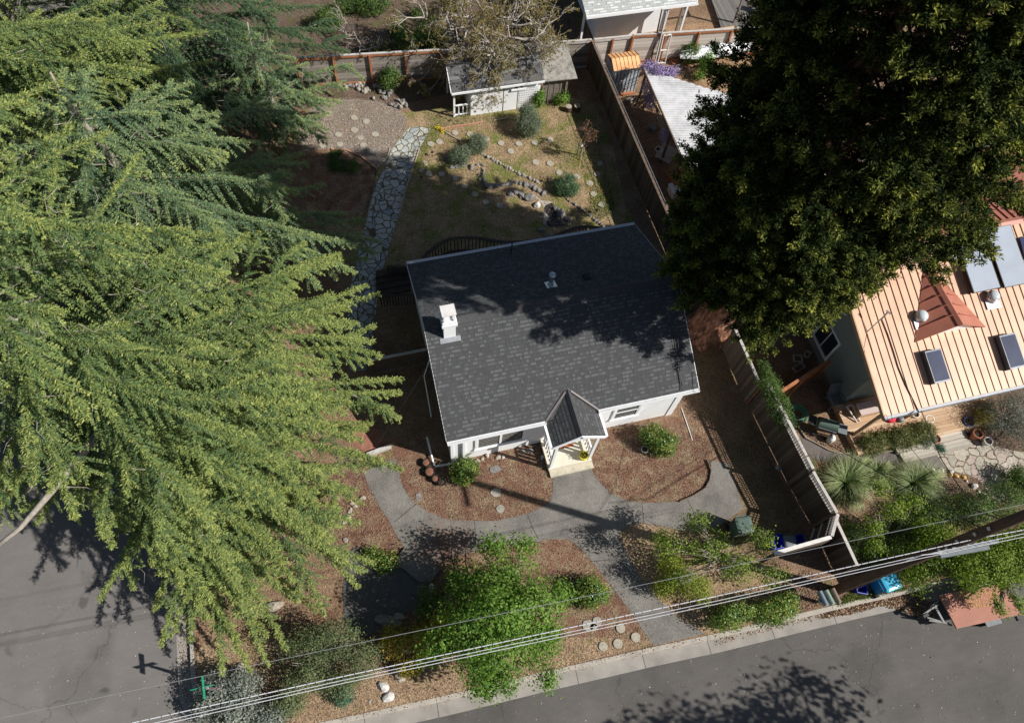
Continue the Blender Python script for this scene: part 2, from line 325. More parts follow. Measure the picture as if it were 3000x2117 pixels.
def aggregate():
    mt, nt, b = new_mat('aggregate'); p = posn(nt)
    v = nt.nodes.new('ShaderNodeTexVoronoi'); v.inputs['Scale'].default_value = 48; nt.links.new(vscale(nt, p, (1, 1, 0)), v.inputs['Vector'])
    sp = nt.nodes.new('ShaderNodeSeparateColor'); nt.links.new(v.outputs['Color'], sp.inputs[0])
    c = ramp(nt, sp.outputs[0], [(0, (.14, .133, .123)), (.5, (.17, .163, .151)), (.85, (.20, .192, .178)), (1, (.25, .24, .225))])
    st = noise(nt, p, .8, 6, .65); c = mixc(nt, 1.0, c, ramp(nt, st, [(.35, (.70, .69, .68)), (.62, (1.15, 1.13, 1.1))]), 'MULTIPLY')
    # rust-brown mud stain washed over the low corner of the walk
    d = nt.nodes.new('ShaderNodeVectorMath'); d.operation = 'DISTANCE'; nt.links.new(p, d.inputs[0]); d.inputs[1].default_value = tuple(P(1310, 1605))
    dn = mth(nt, 'ADD', d.outputs['Value'], mth(nt, 'MULTIPLY', noise(nt, p, 2.3, 5), 2.2))
    mk = ramp(nt, dn, [(.0, (1, 1, 1)), (.95, (.55, .55, .55)), (1.0, (0, 0, 0))])
    dn2 = mth(nt, 'DIVIDE', dn, 2.9); mk = ramp(nt, dn2, [(.4, (.75, .75, .75)), (.85, (0, 0, 0))])
    c = mixc(nt, mk, c, (.13, .065, .042))
    nt.links.new(c, b.inputs['Base Color']); b.inputs['Roughness'].default_value = .88; b.inputs['Specular IOR Level'].default_value = .25
    bump(nt, b, v.outputs['Distance'], .6, .02)
aggregate()
flagmat('flag_blue', 2.9, [(.25,.27,.27),(.33,.36,.35),(.42,.43,.40),(.37,.37,.31)], ((.06,.055,.03),(.14,.12,.06)), jw=.05)
flagmat('flag_tan', 2.0, [(.30,.28,.225),(.38,.35,.28),(.36,.285,.25),(.42,.39,.33)], ((.09,.07,.05),(.16,.13,.09)), jw=.03, warp=.4)
plain('concrete', (.36,.33,.285), .85, .12, 2.5, fine=40, spec=.25); plain('gutter', (.27,.25,.225), .88, .14, 1.6, fine=45, spec=.25)
plain('step_concrete', (.47,.43,.34), .85, .14, 5, fine=50, spec=.25)
plain('porch_slab', (.60,.56,.46), .8, .05, 3, fine=40, spec=.25)
plain('dark_joint', (.05,.045,.04), .95, .1); plain('tar', (.05,.05,.05), .9, .1)
def brickmat(name, c1, c2, mortar, scale=1.0, bw=.2, rh=.1):
    mt, nt, b = new_mat(name); p = posn(nt)
    t = nt.nodes.new('ShaderNodeTexBrick'); nt.links.new(p, t.inputs['Vector']); t.inputs['Scale'].default_value = scale
    t.inputs['Brick Width'].default_value = bw; t.inputs['Row Height'].default_value = rh; t.inputs['Mortar Size'].default_value = .006
    t.inputs['Color1'].default_value = (*c1, 1); t.inputs['Color2'].default_value = (*c2, 1); t.inputs['Mortar'].default_value = (*mortar, 1)
    nt.links.new(mixc(nt, 1.0, t.outputs[0], ramp(nt, noise(nt, p, 12, 5), [(.3, (.7, .7, .7)), (.7, (1.2, 1.2, 1.2))]), 'MULTIPLY'), b.inputs['Base Color'])
    b.inputs['Roughness'].default_value = .9
brickmat('paver_brick', (.33,.13,.085), (.24,.10,.07), (.12,.09,.07))
# ================================================================== GROUND
kerb_line = [(70,.45),(30,.7),(17.2,.82),(14.8,.92),(12.7,.98),(9.5,1.06),(7.1,1.18),(3.5,1.31),(-.4,1.41),(-3.8,1.57),(-5.4,1.66),(-6.4,1.78),(-7.2,2.02),(-7.8,2.4),(-8.16,2.9),(-8.33,3.5),(-8.36,4.3),(-8.32,6.6),(-8.2,30),(-8.1,90)]
outer = offset_line(kerb_line, -.16); asph = offset_line(kerb_line, -.62)
tag(MB().box(-260, 260, -260, 260, -1.2, -.24).build('ground', 'soil'), kind='structure')
tag(sheet('road', [(-80,-60),(-8,-60),(-8,95),(-80,95)], -.15, 'road_side'), kind='structure')
fr = [(90,-14),(90,.2)] + [tuple(p) for p in offset_line(kerb_line, -.55)[:12]] + [(-7.0,1.0),(-7.2,-14)]
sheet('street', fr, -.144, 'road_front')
b = MB()
for i in range(len(kerb_line) - 1):
    a0, a1, o0, o1 = asph[i], asph[i + 1], outer[i], outer[i + 1]
    b.quad((a0.x, a0.y, -.138), (a1.x, a1.y, -.138), (o1.x, o1.y, -.132), (o0.x, o0.y, -.132))
tag(b.build('gutter', 'gutter'), kind='structure')
b = MB(); n = len(kerb_line)
for i in range(n - 1):
    k0, k1, o0, o1 = kerb_line[i], kerb_line[i + 1], outer[i], outer[i + 1]
    m0 = Vector(k0).lerp(o0, .82); m1 = Vector(k1).lerp(o1, .82)
    b.quad((k0[0], k0[1], .02), (k1[0], k1[1], .02), (m1.x, m1.y, .02), (m0.x, m0.y, .02))
    b.quad((m0.x, m0.y, .02), (m1.x, m1.y, .02), (o1.x, o1.y, -.02), (o0.x, o0.y, -.02))
    b.quad((o0.x, o0.y, -.02), (o1.x, o1.y, -.02), (o1.x, o1.y, -.16), (o0.x, o0.y, -.16))
tag(b.build('kerb', 'concrete'), kind='structure')
b = MB()   # expansion joints of kerb and gutter
def along(pts, step, start=.7):
    acc = start; pts = [Vector(p) for p in pts]
    for i in range(len(pts) - 1):
        d = pts[i + 1] - pts[i]; L = d.length; t = acc
        while t < L: yield pts[i] + d * (t / L), d.normalized(); t += step
        acc = t - L
for p, d in along(kerb_line[2:-2], 2.45):
    nn = Vector((d.y, -d.x)) * -1; q0 = p; q1 = p + nn * .16; q2 = p + nn * .62
    b.beam((q0.x, q0.y, .0205), (q1.x - nn.x * .03, q1.y - nn.y * .03, .0205), .014, .006); b.beam((q1.x, q1.y, -.131), (q2.x, q2.y, -.137), .014, .008)
tag(b.build('kerb_joint', 'dark_joint'), kind='structure')
lot = [(p[0], p[1]) for p in kerb_line] + [(70, 90)]
lb = MB(); lb.prism(lot, -.22, 0.0); tag(lb.build('yard', 'soil'), kind='structure')
# beds, lawns and paths, each sheet a few mm above the one below
S = lambda nm, pts, z, m_, sm=2: sheet(nm, smooth_poly(pts, sm) if sm else pts, z, m_)
S('lawn', QL('u', [(930,470),(1100,380),(1180,330),(1480,300),(1740,300),(1830,600),(1850,700),(1500,760),(1180,790),(1090,780),(900,620)]), .004, 'lawn')
S('gravel_bed', QL('tm', [(-60,1000),(-20,860),(100,770),(300,742),(520,760),(660,810),(740,890),(730,965),(660,1060),(612,1150),(560,1225),(520,1250),(470,1215),(400,1160),(300,1120),(180,1112),(60,1118),(-30,1130)]), .008, 'gravel')
S('soil_bed', QL('tm', [(60,1126),(180,1122),(300,1130),(400,1172),(470,1225),(515,1260),(500,1330),(440,1560),(250,1640),(0,1500),(-50,1250)]), .0085, 'mulch')
S('soil_bed', QL('f', [(300,175),(318,230),(330,300),(362,370),(412,420),(480,470),(580,505),(720,513),(850,510),(1000,480),(1098,438),(1142,400),(1156,350),(1153,275),(1120,100),(880,110),(590,210),(560,120),(420,60),(290,110)]), .008, 'mulch')
S('soil_bed', QL('f', [(1378,245),(1412,300),(1472,360),(1560,403),(1640,410),(1730,413),(1850,406),(1928,373),(1986,333),(2012,290),(2022,240),(2030,180),(2000,80),(1900,-20),(1750,-60),(1470,0),(1420,60),(1370,180)]), .008, 'mulch')
S('soil_bed', QL('f', [(120,252),(150,330),(200,420),(260,510),(300,590),(345,660),(300,740),(160,700),(0,650),(-150,600),(-150,350),(0,240)]), .008, 'mulch')
S('soil_bed', QL('f', [(1000,642),(1150,617),(1240,617),(1330,692),(1400,772),(1500,902),(1600,1037),(1700,1195),(1300,1290),(1170,1320),(560,1470),(0,1585),(-250,1500),(-300,1250),(-100,1000),(300,1050),(520,850),(540,780),(800,667)]), .008, 'mulch')
S('verge', QL('f', [(1582,540),(1650,530),(1800,560),(2055,620),(2300,750),(2350,950),(2250,1090),(2055,1125),(1985,1128),(1830,1030),(1720,930),(1640,830),(1562,690),(1522,605),(1535,570)]), .0085, 'verge')
S('verge', QL('f', [(0,1585),(-500,1690),(-760,1600),(-780,1200),(-300,1150),(100,1330),(400,1300),(700,1300),(1000,1240),(1200,1150),(1690,1170),(1690,1196),(1170,1322),(560,1472)]), .012, 'verge')
sheet('driveway_pad', QL('b', [(1960,600),(2000,570),(2060,590),(2230,680),(2400,760),(2400,900),(2220,960),(2130,1060),(2000,1080),(1930,980),(1920,800)]), .012, 'pad_asphalt')
walk = [(1115,1352),(1160.6,1343.7),(1168.6,1373),(1174,1410.6),(1192.7,1448),(1219.5,1474.8),(1257,1501.6),(1310.5,1520.3),(1385.4,1525.7),(1455,1524),(1535.3,1508),(1588.9,1485.5),(1613,1464),(1620,1437),(1618,1397),(1733.4,1374.2),(1736,1381),(1754.8,1410.6),(1787,1442.7),(1835,1466.8),(1878,1470.6),(1926,1472),(1990,1468.4),(2033,1450.7),(2065,1429),(2078.7,1405),(2084,1378.5),(2080.6,1347),(2133,1358),(2178,1488),(2120,1530),(2060,1560),(1990,1552),(1953,1544),(1910,1536.4),(1880.6,1531),(1845.8,1539),(1819,1555),(1813.7,1573.9),(1835,1619.4),(1878,1694.3),(1920.8,1747.9),(1979.7,1801.4),(2063,1855),(1913,1891),(1856.5,1804),(1803,1731.8),(1749.5,1662.2),(1712,1619.4),(1685.2,1592.6),(1663.8,1579.2),(1615.6,1579.2),(1535.3,1592.6),(1428.3,1606),(1348,1624.7),(1273,1648.8),(1184.7,1603.3),(1160.6,1565.8),(1139.2,1523),(1107,1474.8),(1080.3,1426.7),(1064.2,1383.8)]
sheet('path', [P(*p) for p in walk], .016, 'aggregate')
tag(MB().prism([P(*p) for p in [(1186,1604),(1272,1650),(1290,1668),(1262,1706),(1228,1704),(1155,1647)]], .005, .12).build('path_step', 'aggregate'), kind='structure')
b = MB()
for pr in ([(290,520),(410,420)], [(730,515),(738,680)], [(1020,480),(1050,560),(1080,612)], [(1155,395),(1110,436)], [(1645,412),(1655,525)], [(1895,400),(1915,440),(1935,470),(1945,500),(1965,545)], [(1600,1037),(1812,1005)], [(1365,735),(1570,720)]):
    for i in range(len(pr) - 1): b.beam(Q('f', *pr[i], .0185), Q('f', *pr[i + 1], .0185), .02, .004)
tag(b.build('path_joint', 'dark_joint'), kind='structure')
fpl = QL('u', [(1189,386),(1170,410),(1151,433),(1135,470),(1119,506),(1100,549),(1088,588),(1078,631),(1060,700),(1040,780),(1022,860),(1018,940),(1020,1020),(1025,1085),(1078,1085),(1080,1062),(1089,1047),(1093,962),(1102,909),(1104,878),(1113,855),(1119,829),(1108,813),(1120,791),(1129,762),(1136,745),(1149,689),(1168,631),(1182,580),(1202,517),(1214,482),(1227,439),(1245,408),(1262,378),(1233,371),(1202,374)])
sheet('flagstone_path', fpl, .012, 'flag_blue')
S('flagstone_patio', QL('p', [(745,660),(980,640),(1280,760),(1450,800),(1700,860),(1900,900),(1900,1150),(1700,1250),(1560,1440),(1440,1500),(1300,1330),(1210,1200),(1060,1150),(900,1100),(820,1070),(740,960),(700,880),(790,860)]), .010, 'flag_tan')
S('neighbour_path', QL('n', [(600,1090),(640,1200),(760,1280),(900,1350),(1060,1385),(1300,1385),(1550,1360),(1640,1345)]) + QL('p', [(240,840),(400,850),(700,880),(750,970),(830,1070),(700,1080),(450,1050),(250,1030)]) + QL('n', [(1600,1480),(1300,1490),(900,1460),(760,1450),(660,1330)]), .0095, 'grey_path', 1)
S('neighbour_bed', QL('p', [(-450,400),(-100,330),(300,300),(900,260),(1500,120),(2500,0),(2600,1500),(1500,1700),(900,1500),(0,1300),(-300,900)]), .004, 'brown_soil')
S('leaf_litter_bed', QL('g', [(-60,0),(400,20),(560,560),(700,1000),(900,1620),(300,1620),(120,1100),(-60,300)]), .004, 'litter_floor')
sheet('brick_paving', QL('f', [(60,90),(60,-40),(150,-40),(270,98),(140,150)]), .012, 'paver_brick')
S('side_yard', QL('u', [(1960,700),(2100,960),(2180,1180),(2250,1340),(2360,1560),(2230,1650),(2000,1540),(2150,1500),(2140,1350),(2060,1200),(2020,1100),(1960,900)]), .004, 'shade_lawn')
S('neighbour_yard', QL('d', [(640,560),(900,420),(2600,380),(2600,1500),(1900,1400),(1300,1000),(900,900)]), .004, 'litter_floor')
groundmat('far_shade_soil', [(.055,.038,.03),(.12,.085,.065),(.20,.15,.12)], patch=((.05,.06,.02),(.13,.13,.045)), plo=.5, phi=.68)  # soil colour darkened to stand in for tree shade over the far yard
S('far_yard', [(-9,30.6),(13,29.6),(13.2,46),(-9,46)], .004, 'far_shade_soil')
# ================================================================== BUILDING MATERIALS
plain('stucco', (.78,.79,.80), .85, .035, 2.0, fine=45, spec=.2); plain('white_paint', (.82,.83,.84), .55, .02, 4, fine=30)
plain('grey_gutter', (.50,.51,.53), .5, .08, 5, fine=30); plain('grey_stucco', (.38,.40,.38), .85, .05, 2)
shinglemat('shingle_main', 0, 1, .89, (.055,.057,.060), (.099,.102,.106), tab=.105); shinglemat('shingle_porch', 1, 0, .82, (.055,.057,.060), (.099,.102,.106), tab=.105)
shinglemat('shingle_pale', 0, 1, .95, (.36,.38,.37), (.56,.58,.57), tab=.25)
shinglemat('shingle_shed', 0, 1, .9, (.085,.085,.085), (.16,.16,.16), row=.25, tab=1.0)
plain('valley_metal', (.20,.18,.175), .6, .1, 6); plain('skylight_frame', (.10,.11,.13), .35, .1, 5, metal=.4); plain('ridge_felt', (.055,.055,.058), .9, .12, 8, fine=80); plain('flash_metal', (.45,.46,.48), .35, .1, 6, metal=.8)
plain('pale_steel', (.42,.46,.50), .45, .08, 5, stretch=(4,4,1)); plain('galvanised', (.55,.58,.62), .32, .12, 5, metal=.85); plain('lid_metal', (.66,.63,.61), .45, .10, 5, fine=25)
plain('rust_mat', (.42,.13,.05), .95, .1); plain('dark_void', (.012,.012,.014), .9, .1, bs_=0)
plain('door_paint', (.55,.55,.55), .5, .03); plain('blind', (.80,.80,.76), .6, .02); glassmat('pane', (.05,.06,.065), .38); glassmat('dark_pane', (.03,.035,.05), .8)
plain('black_plastic', (.012,.012,.013), .45, .1); plain('wire_black', (.015,.015,.016), .6, .05, bs_=0)
def window_y(par, x0, x1, z0, z1, y, mull=True, blinds=True, name='window'):
    """window on a wall that faces -Y; frame a part, pane, sash and blinds under it"""
    f = MB(); t = .09
    f.box(x0 - t, x1 + t, y - .05, y - .002, z1, z1 + t); f.box(x0 - t - .03, x1 + t + .03, y - .08, y - .002, z0 - t, z0)
    f.box(x0 - t, x0, y - .049, y - .002, z0, z1); f.box(x1, x1 + t, y - .049, y - .002, z0, z1)
    fo = f.build(name, 'white_paint', par)
    s_ = MB(); xs = [x0, (x0 + x1) / 2, x1] if mull else [x0, x1]
    for i in range(len(xs) - 1):
        a, c = xs[i], xs[i + 1]
        for q in ((a, a + .045), (c - .045, c)): s_.box(q[0], q[1], y - .042, y - .012, z0, z1)
        s_.box(a + .045, c - .045, y - .042, y - .012, z0, z0 + .045); s_.box(a + .045, c - .045, y - .042, y - .012, z1 - .045, z1)
        if not mull: s_.box(a + .045, c - .045, y - .042, y - .012, (z0 + z1) / 2 - .025, (z0 + z1) / 2 + .025)
    s_.build('sash', 'white_paint', fo)
    MB().box(x0, x1, y - .006, y - .003, z0, z1).build('dark_interior', 'dark_void', fo)
    if blinds:
        bl = MB(); k = int((z1 - z0) / .17)
        for i in range(k):
            zz = z0 + .08 + i * .17; bl.quad((x0 + .06, y - .02, zz), (x1 - .06, y - .02, zz), (x1 - .06, y - .009, zz + .085), (x0 + .06, y - .009, zz + .085))
        bl.build('blind', 'blind', fo)
    MB().box(x0 + .01, x1 - .01, y - .03, y - .027, z0 + .01, z1 - .01).build('pane', 'pane', fo)
    return fo
def sawroof(x0, x1, ye, yr, ze, zr, n, lift=.014, t=.06):
    """roof slope in overlapping courses from eave (ye,ze) to ridge (yr,zr)"""
    b = MB(); dy = (yr - ye) / n; dz = (zr - ze) / n
    for i in range(n):
        ya, za = ye + dy * i, ze + dz * i; yb, zb = ya + dy, za + dz
        b.quad((x0, ya, za + lift), (x1, ya, za + lift), (x1, yb, zb), (x0, yb, zb)); b.quad((x0, ya, za), (x1, ya, za), (x1, ya, za + lift), (x0, ya, za + lift))
    b.quad((x0, ye, ze - t), (x1, ye, ze - t), (x1, yr, zr - t), (x0, yr, zr - t)); b.quad((x0, ye, ze - t), (x1, ye, ze - t), (x1, ye, ze), (x0, ye, ze))
    for x in (x0, x1): b.quad((x, ye, ze - t), (x, ye, ze), (x, yr, zr), (x, yr, zr - t))
    return b
# ================================================================== MAIN HOUSE
HX0, HX1, HY0, HY1, RZ, EZ = 1.46, 11.12, 9.33, 17.05, 4.62, 2.72; RY = 13.19
house = thing('house', 'white single storey house with dark grey shingle gable roof and gabled porch', 'house', (6.2, 13.2, 0))
WX0, WX1, WY0, WY1 = 1.62, 10.75, 9.5, 16.9
kf = (RZ - EZ) / (RY - HY0)
b = MB(); zt = EZ + (WY0 - HY0) * kf - .09; zr_ = RZ - .09
b.quad((WX0, WY0, 0), (WX1, WY0, 0), (WX1, WY0, zt), (WX0, WY0, zt)); b.quad((WX1, WY1, 0), (WX0, WY1, 0), (WX0, WY1, zt), (WX1, WY1, zt))
for x, s_ in ((WX0, 1), (WX1, -1)): b.quad((x, WY1, 0), (x, WY0, 0), (x, WY0, zt), (x, RY, zr_), (x, WY1, zt))
b.build('wall', 'stucco', house)
b = MB(); b.box(WX0 - .02, WX0 + .1, WY0 - .03, WY0 - .002, 0, 2.58); b.box(WX1 - .24, WX1 + .02, WY0 - .03, WY0 - .002, 0, 2.55)
b.build_each('corner_board', 'white_paint', house)
roof = sawroof(HX0, HX1, HY0, RY, EZ, RZ, 30).build('roof', 'shingle_main', house)
b = sawroof(HX0, HX1, HY1, RY, EZ, RZ, 30); b.build('rear_roof', 'shingle_main', house)
b = MB(); b.slab([(HX0, RY - .16, RZ - .06), (HX1, RY - .16, RZ - .06), (HX1, RY, RZ + .035), (HX0, RY, RZ + .035)], .02); b.slab([(HX0, RY, RZ + .035), (HX1, RY, RZ + .035), (HX1, RY + .16, RZ - .06), (HX0, RY + .16, RZ - .06)], .02)
b.build('ridge_cap', 'ridge_felt', house)
def gutter(par, x0, x1, y, z, out=-1, w=.12, mat='white_paint', nm='gutter'):
    b = MB(); y1 = y + out * w; t = .012; ya, yb = min(y, y1), max(y, y1)
    b.box(x0, x1, ya, yb, z - .11, z - .098); b.box(x0, x1, ya, ya + t, z - .098, z); b.box(x0, x1, yb - t, yb, z - .098, z)
    b.box(x0, x0 + t, ya + t, yb - t, z - .098, z - .004); b.box(x1 - t, x1, ya + t, yb - t, z - .098, z - .004); g = b.build(nm, mat, par)
    MB().box(x0 + t, x1 - t, ya + t, yb - t, z - .097, z - .02).build('gutter_trough', 'grey_gutter', g)
PX0, PX1 = 5.12, 7.14
gutter(house, HX0, PX0, HY0 - .005, EZ + .005); gutter(house, PX1, HX1, HY0 - .005, EZ + .005); gutter(house, HX0, HX1, HY1 + .005, EZ + .005, 1)
b = MB()
for x in (HX0 - .022, HX1 + .002):
    for ya, yb in ((HY0, RY), (HY1, RY)): b.slab([(x, ya, EZ - .012), (x + .02, ya, EZ - .012), (x + .02, yb, RZ - .012), (x, yb, RZ - .012)], .14)
b.build_each('barge_board', 'white_paint', house)
b = MB()
for x in (2.05,): b.box(x, x + .09, WY0 - .10, WY0 - .032, .02, 2.6)
b.tube([(HX0 + .15, WY0 + 3.6, 2.2), (HX0 - .25, WY0 + 3.0, 1.8), (HX0 - .25, WY0 + 1.9, .3)], .022, 8)
b.build_each('downspout', 'white_paint', house)
w1 = window_y(house, 2.62, 4.42, .93, 2.30, WY0); w2 = window_y(house, 8.05, 9.03, .92, 2.14, WY0, mull=False)
# porch
b = MB(); pe, prz, pyf, prx = 2.58, 3.15, 8.32, 6.13; kx = (prz - pe) / (prx - PX0); n = 8
for sgn, xe in ((1, PX0), (-1, PX1)):
    W_ = abs(prx - xe)
    for i in range(n):
        xa = xe + sgn * W_ * i / n; xb = xe + sgn * W_ * (i + 1) / n; za = pe + (prz - pe) * i / n; zb = pe + (prz - pe) * (i + 1) / n
        yba = HY0 + max(0, (za - EZ)) / kf + .05; ybb = HY0 + max(0, (zb - EZ)) / kf + .05
        b.quad((xa, pyf, za + .006), (xa, yba, za + .006), (xb, ybb, zb), (xb, pyf, zb)); b.quad((xa, pyf, za), (xa, yba, za), (xa, yba, za + .006), (xa, pyf, za + .006))
        b.quad((xa, pyf, za - .05), (xa, yba, za - .05), (xb, ybb, zb - .05), (xb, pyf, zb - .05)); b.quad((xa, pyf, za - .05), (xb, pyf, zb - .05), (xb, pyf, zb), (xa, pyf, za))
pr = b.build('porch_roof', 'shingle_porch', house)
ybk = HY0 + (prz - EZ) / kf
b = MB(); b.slab([(prx - .13, pyf, prz - .06), (prx - .13, ybk, prz - .06), (prx, ybk + .25, prz + .045), (prx, pyf, prz + .045)], .02); b.slab([(prx, pyf, prz + .045), (prx, ybk + .25, prz + .045), (prx + .13, ybk, prz - .06), (prx + .13, pyf, prz - .06)], .02)
b.build('porch_ridge_cap', 'ridge_felt', pr)
b = MB()
for xe in (PX0, PX1): b.beam((xe, HY0 - .02, EZ + .03), (prx - .1 * (1 if xe < prx else -1), ybk - .1, prz + .02), .07, .02); b.beam((xe + (.05 if xe < prx else -.05), HY0, EZ + .045), (prx, ybk + .02, prz + .04), .015, .02)
b.build_each('valley_flashing', 'valley_metal', pr)
b = MB()
for xe in (PX0, PX1): sx = -1 if xe < prx else 1; x2 = xe + sx * .09; b.box(min(xe, x2), max(xe, x2), pyf, HY0 - .12, pe - .09, pe + .002)
b.build_each('porch_gutter', 'white_paint', house)
b = MB()
for xe, s_ in ((PX0, 1), (PX1, -1)): b.slab([(xe - s_ * .02, pyf - .04, pe + .02), (xe - s_ * .02, pyf - .002, pe + .02), (prx, pyf - .002, prz + .03), (prx, pyf - .04, prz + .03)], .15)
b.quad((PX0 + .1, pyf + .03, pe + .02), (PX1 - .1, pyf + .03, pe + .02), (prx, pyf + .03, prz - .08)); b.build('porch_gable', 'white_paint', house)
b = MB(); b.box(5.2, 6.95, 8.26, WY0 - .004, 0, .25); b.build('porch_floor', 'porch_slab', house)
MB().box(5.22, 6.97, 7.98, 8.258, 0, .13).build('porch_step', 'step_concrete', house)
b = MB().box(5.24, 5.35, 8.3, 8.41, .252, pe - .02); b.build('porch_post', 'white_paint', house)
b = MB().box(6.80, 6.91, 8.3, 8.41, .252, pe - .02); b.build('porch_post', 'white_paint', house)
for x in (5.30, 6.85):
    b = MB(); b.box(x - .03, x + .03, 8.42, WY0 - .05, 1.12, 1.18); b.box(x - .03, x + .03, 8.42, WY0 - .05, .38, .44)
    for i in range(6): yy = 8.53 + i * .165; b.box(x - .018, x + .018, yy - .025, yy + .06, .44, 1.12)
    b.build('porch_railing', 'white_paint', house)
b = MB().box(5.75, 6.55, WY0 - .045, WY0 - .003, .252, 2.3); dr = b.build('door', 'door_paint', house)
MB().obox((6.45, WY0 - .07, 1.2), .04, .04, .12).build('handle', 'galvanised', dr)
# chimney
def rz_front(y): return EZ + (y - HY0) * kf
ch = MB(); cx0, cx1, cy0, cy1 = 2.05, 2.52, 12.56, 13.0
ch.box(cx0 + .02, cx1 - .02, cy0 + .02, cy1 - .02, 3.9, 5.16); cho = ch.build('chimney', 'stucco', house)
b = MB().box(cx0 - .04, cx1 + .04, cy0 - .04, cy1 + .04, 5.16, 5.30); b.box(cx0 - .01, cx1 + .01, cy0 - .01, cy1 + .01, 5.30, 5.42); b.build_each('chimney_crown', 'stucco', cho)
b = MB()
for x in (cx0 + .03, cx1 - .09):
    for y in (cy0 + .03, cy1 - .09): b.box(x, x + .06, y, y + .06, 5.42, 5.86)
b.box(cx0 + .1, cx1 - .1, cy0 + .1, cy1 - .1, 5.42, 5.78); b.build('flue', 'white_paint', cho)
MB().obox(((cx0 + cx1) / 2, (cy0 + cy1) / 2, 5.9), .50, .46, .035, tilt=('X', R(-4))).build('chimney_lid', 'lid_metal', cho)
b = MB(); b.slab([(cx0 - .14, cy0 - .14, rz_front(cy0 - .14) + .03), (cx1 + .14, cy0 - .14, rz_front(cy0 - .14) + .03), (cx1 + .14, cy0 + .03, rz_front(cy0 + .03) + .03), (cx0 - .14, cy0 + .03, rz_front(cy0 + .03) + .03)], .012)
b.build('chimney_flashing', 'flash_metal', cho)
# roof vents
def rz_back(y): return EZ + (HY1 - y) * kf
v = MB(); vx, vy = 6.45, 14.05; z0 = rz_back(vy)
v.slab([(vx - .2, vy - .2, rz_back(vy - .2) + .03), (vx + .2, vy - .2, rz_back(vy - .2) + .03), (vx + .2, vy + .2, rz_back(vy + .2) + .03), (vx - .2, vy + .2, rz_back(vy + .2) + .03)], .012)
v.lathe((vx, vy, z0), [(.13, 0), (.09, .12), (.075, .14), (.075, .62)], 16); vo = v.build('vent_pipe', 'galvanised', house, smooth=False)
MB().lathe((vx, vy, z0 + .6), [(.06, 0), (.125, .03), (.125, .09), (.10, .12), (.03, .14)], 18).build('vent_cap', 'galvanised', vo)
b = MB().box(7.75, 7.98, 13.95, 14.2, rz_back(14.1), rz_back(14.1) + .13); b.build('roof_vent', 'black_plastic', house)
b = MB().lathe((5.0, 14.25, rz_back(14.25)), [(.05, 0), (.035, .03), (.035, .25)], 10); b.build('roof_pipe', 'flash_metal', house)
b = MB().tube([(5.6, 16.5, rz_back(16.5)), (5.6, 16.5, 3.6), (5.62, 16.6, 3.75)], .025, 8); b.beam((5.45, 16.5, 3.3), (5.75, 16.5, 3.3), .02, .02); b.build('roof_mast', 'black_plastic', house)
b = MB().tube([(10.55, 11.9, 4.2), (10.6, 11.0, 3.68), (10.45, 9.6, 2.92), (10.4, 9.35, 2.80)], .014, 6); b.tube([(10.45, 9.5, 2.9), (10.5, 11.6, 3.95), (10.75, 11.9, 4.3)], .012, 6); b.build('service_cable', 'wire_black', house)
# items on the porch
tag(MB().box(5.72, 6.42, 8.98, 9.38, .252, .268).build('doormat', 'rust_mat', loc=(6.07, 9.18, .252)), 'rust orange doormat on the porch floor by the front door', 'doormat')
# ================================================================== BACKYARD SHED
shed = thing('garden_shed', 'small white garden shed with grey roof and a railed porch', 'shed', (8.0, 28, 0))
SE, SRZ, SRY, SBY = 1.80, 2.45, 27.75, 28.9
b = MB(); b.box(6.3, 9.8, 26.92, 28.8, 0, 1.84); b.build('wall', 'stucco', shed)
b = sawroof(5.32, 9.9, 26.72, SRY, SE, SRZ, 6, .006, .06); sr = b.build('roof', 'shingle_shed', shed)
sawroof(5.32, 9.9, SBY, SRY, SE, SRZ, 6, .006, .06).build('rear_roof', 'shingle_shed', shed)
b = MB().box(5.32, 9.9, 26.68, 26.718, SE - .1, SE + .01); b.slab([(5.29, 26.72, SE + .02), (5.318, 26.72, SE + .02), (5.318, SRY, SRZ + .02), (5.29, SRY, SRZ + .02)], .1); b.build('fascia', 'white_paint', shed)
b = MB(); b.quad((6.3, 26.92, 1.84), (6.3, 28.8, 1.84), (6.3, SRY, SRZ - .07)); b.quad((9.8, 26.92, 1.84), (9.8, SRY, SRZ - .07), (9.8, 28.8, 1.84)); b.build_each('gable_wall', 'stucco', shed)
for y in (26.95, 28.6): MB().box(5.45, 5.54, y, y + .09, 0, 1.8).build('porch_post', 'white_paint', shed)
b = MB(); b.box(5.54, 6.28, 26.97, 27.03, .68, .74); b.box(5.54, 6.28, 26.97, 27.03, .08, .14)
for x in (5.72, 5.93, 6.13): b.lathe((x, 27.0, .14), [(.02, 0), (.035, .1), (.018, .2), (.034, .34), (.018, .46), (.02, .54)], 8)
b.build('railing', 'white_paint', shed)
b = MB().box(6.3, 6.42, 26.89, 26.918, 0, 1.8); b.build_each('corner_board', 'white_paint', shed)
b = MB().box(7.94, 7.96, 26.905, 26.918, 0, 1.8); b.build('wall_joint', 'dark_void', shed)
window_y(shed, 8.42, 8.95, 1.36, 1.68, 26.92, mull=True, blinds=False)
tr = MB()
for i in range(9): x = 8.75 + i * .115; tr.box(x, x + .02, 26.86, 26.875, .08, 1.35)
for i in range(10): z = .1 + i * .135; tr.box(8.7, 9.75, 26.877, 26.89, z, z + .02)
tag(tr.build('trellis', 'white_paint', loc=(9.2, 26.87, 0)), 'white lattice trellis fixed to the shed front wall', 'trellis')
plain('old_wood', (.20,.17,.145), .9, .25, 3, stretch=(6, 6, 1)); plain('patchy_roof', (.25,.235,.21), .9, .28, 3.5, fine=14)
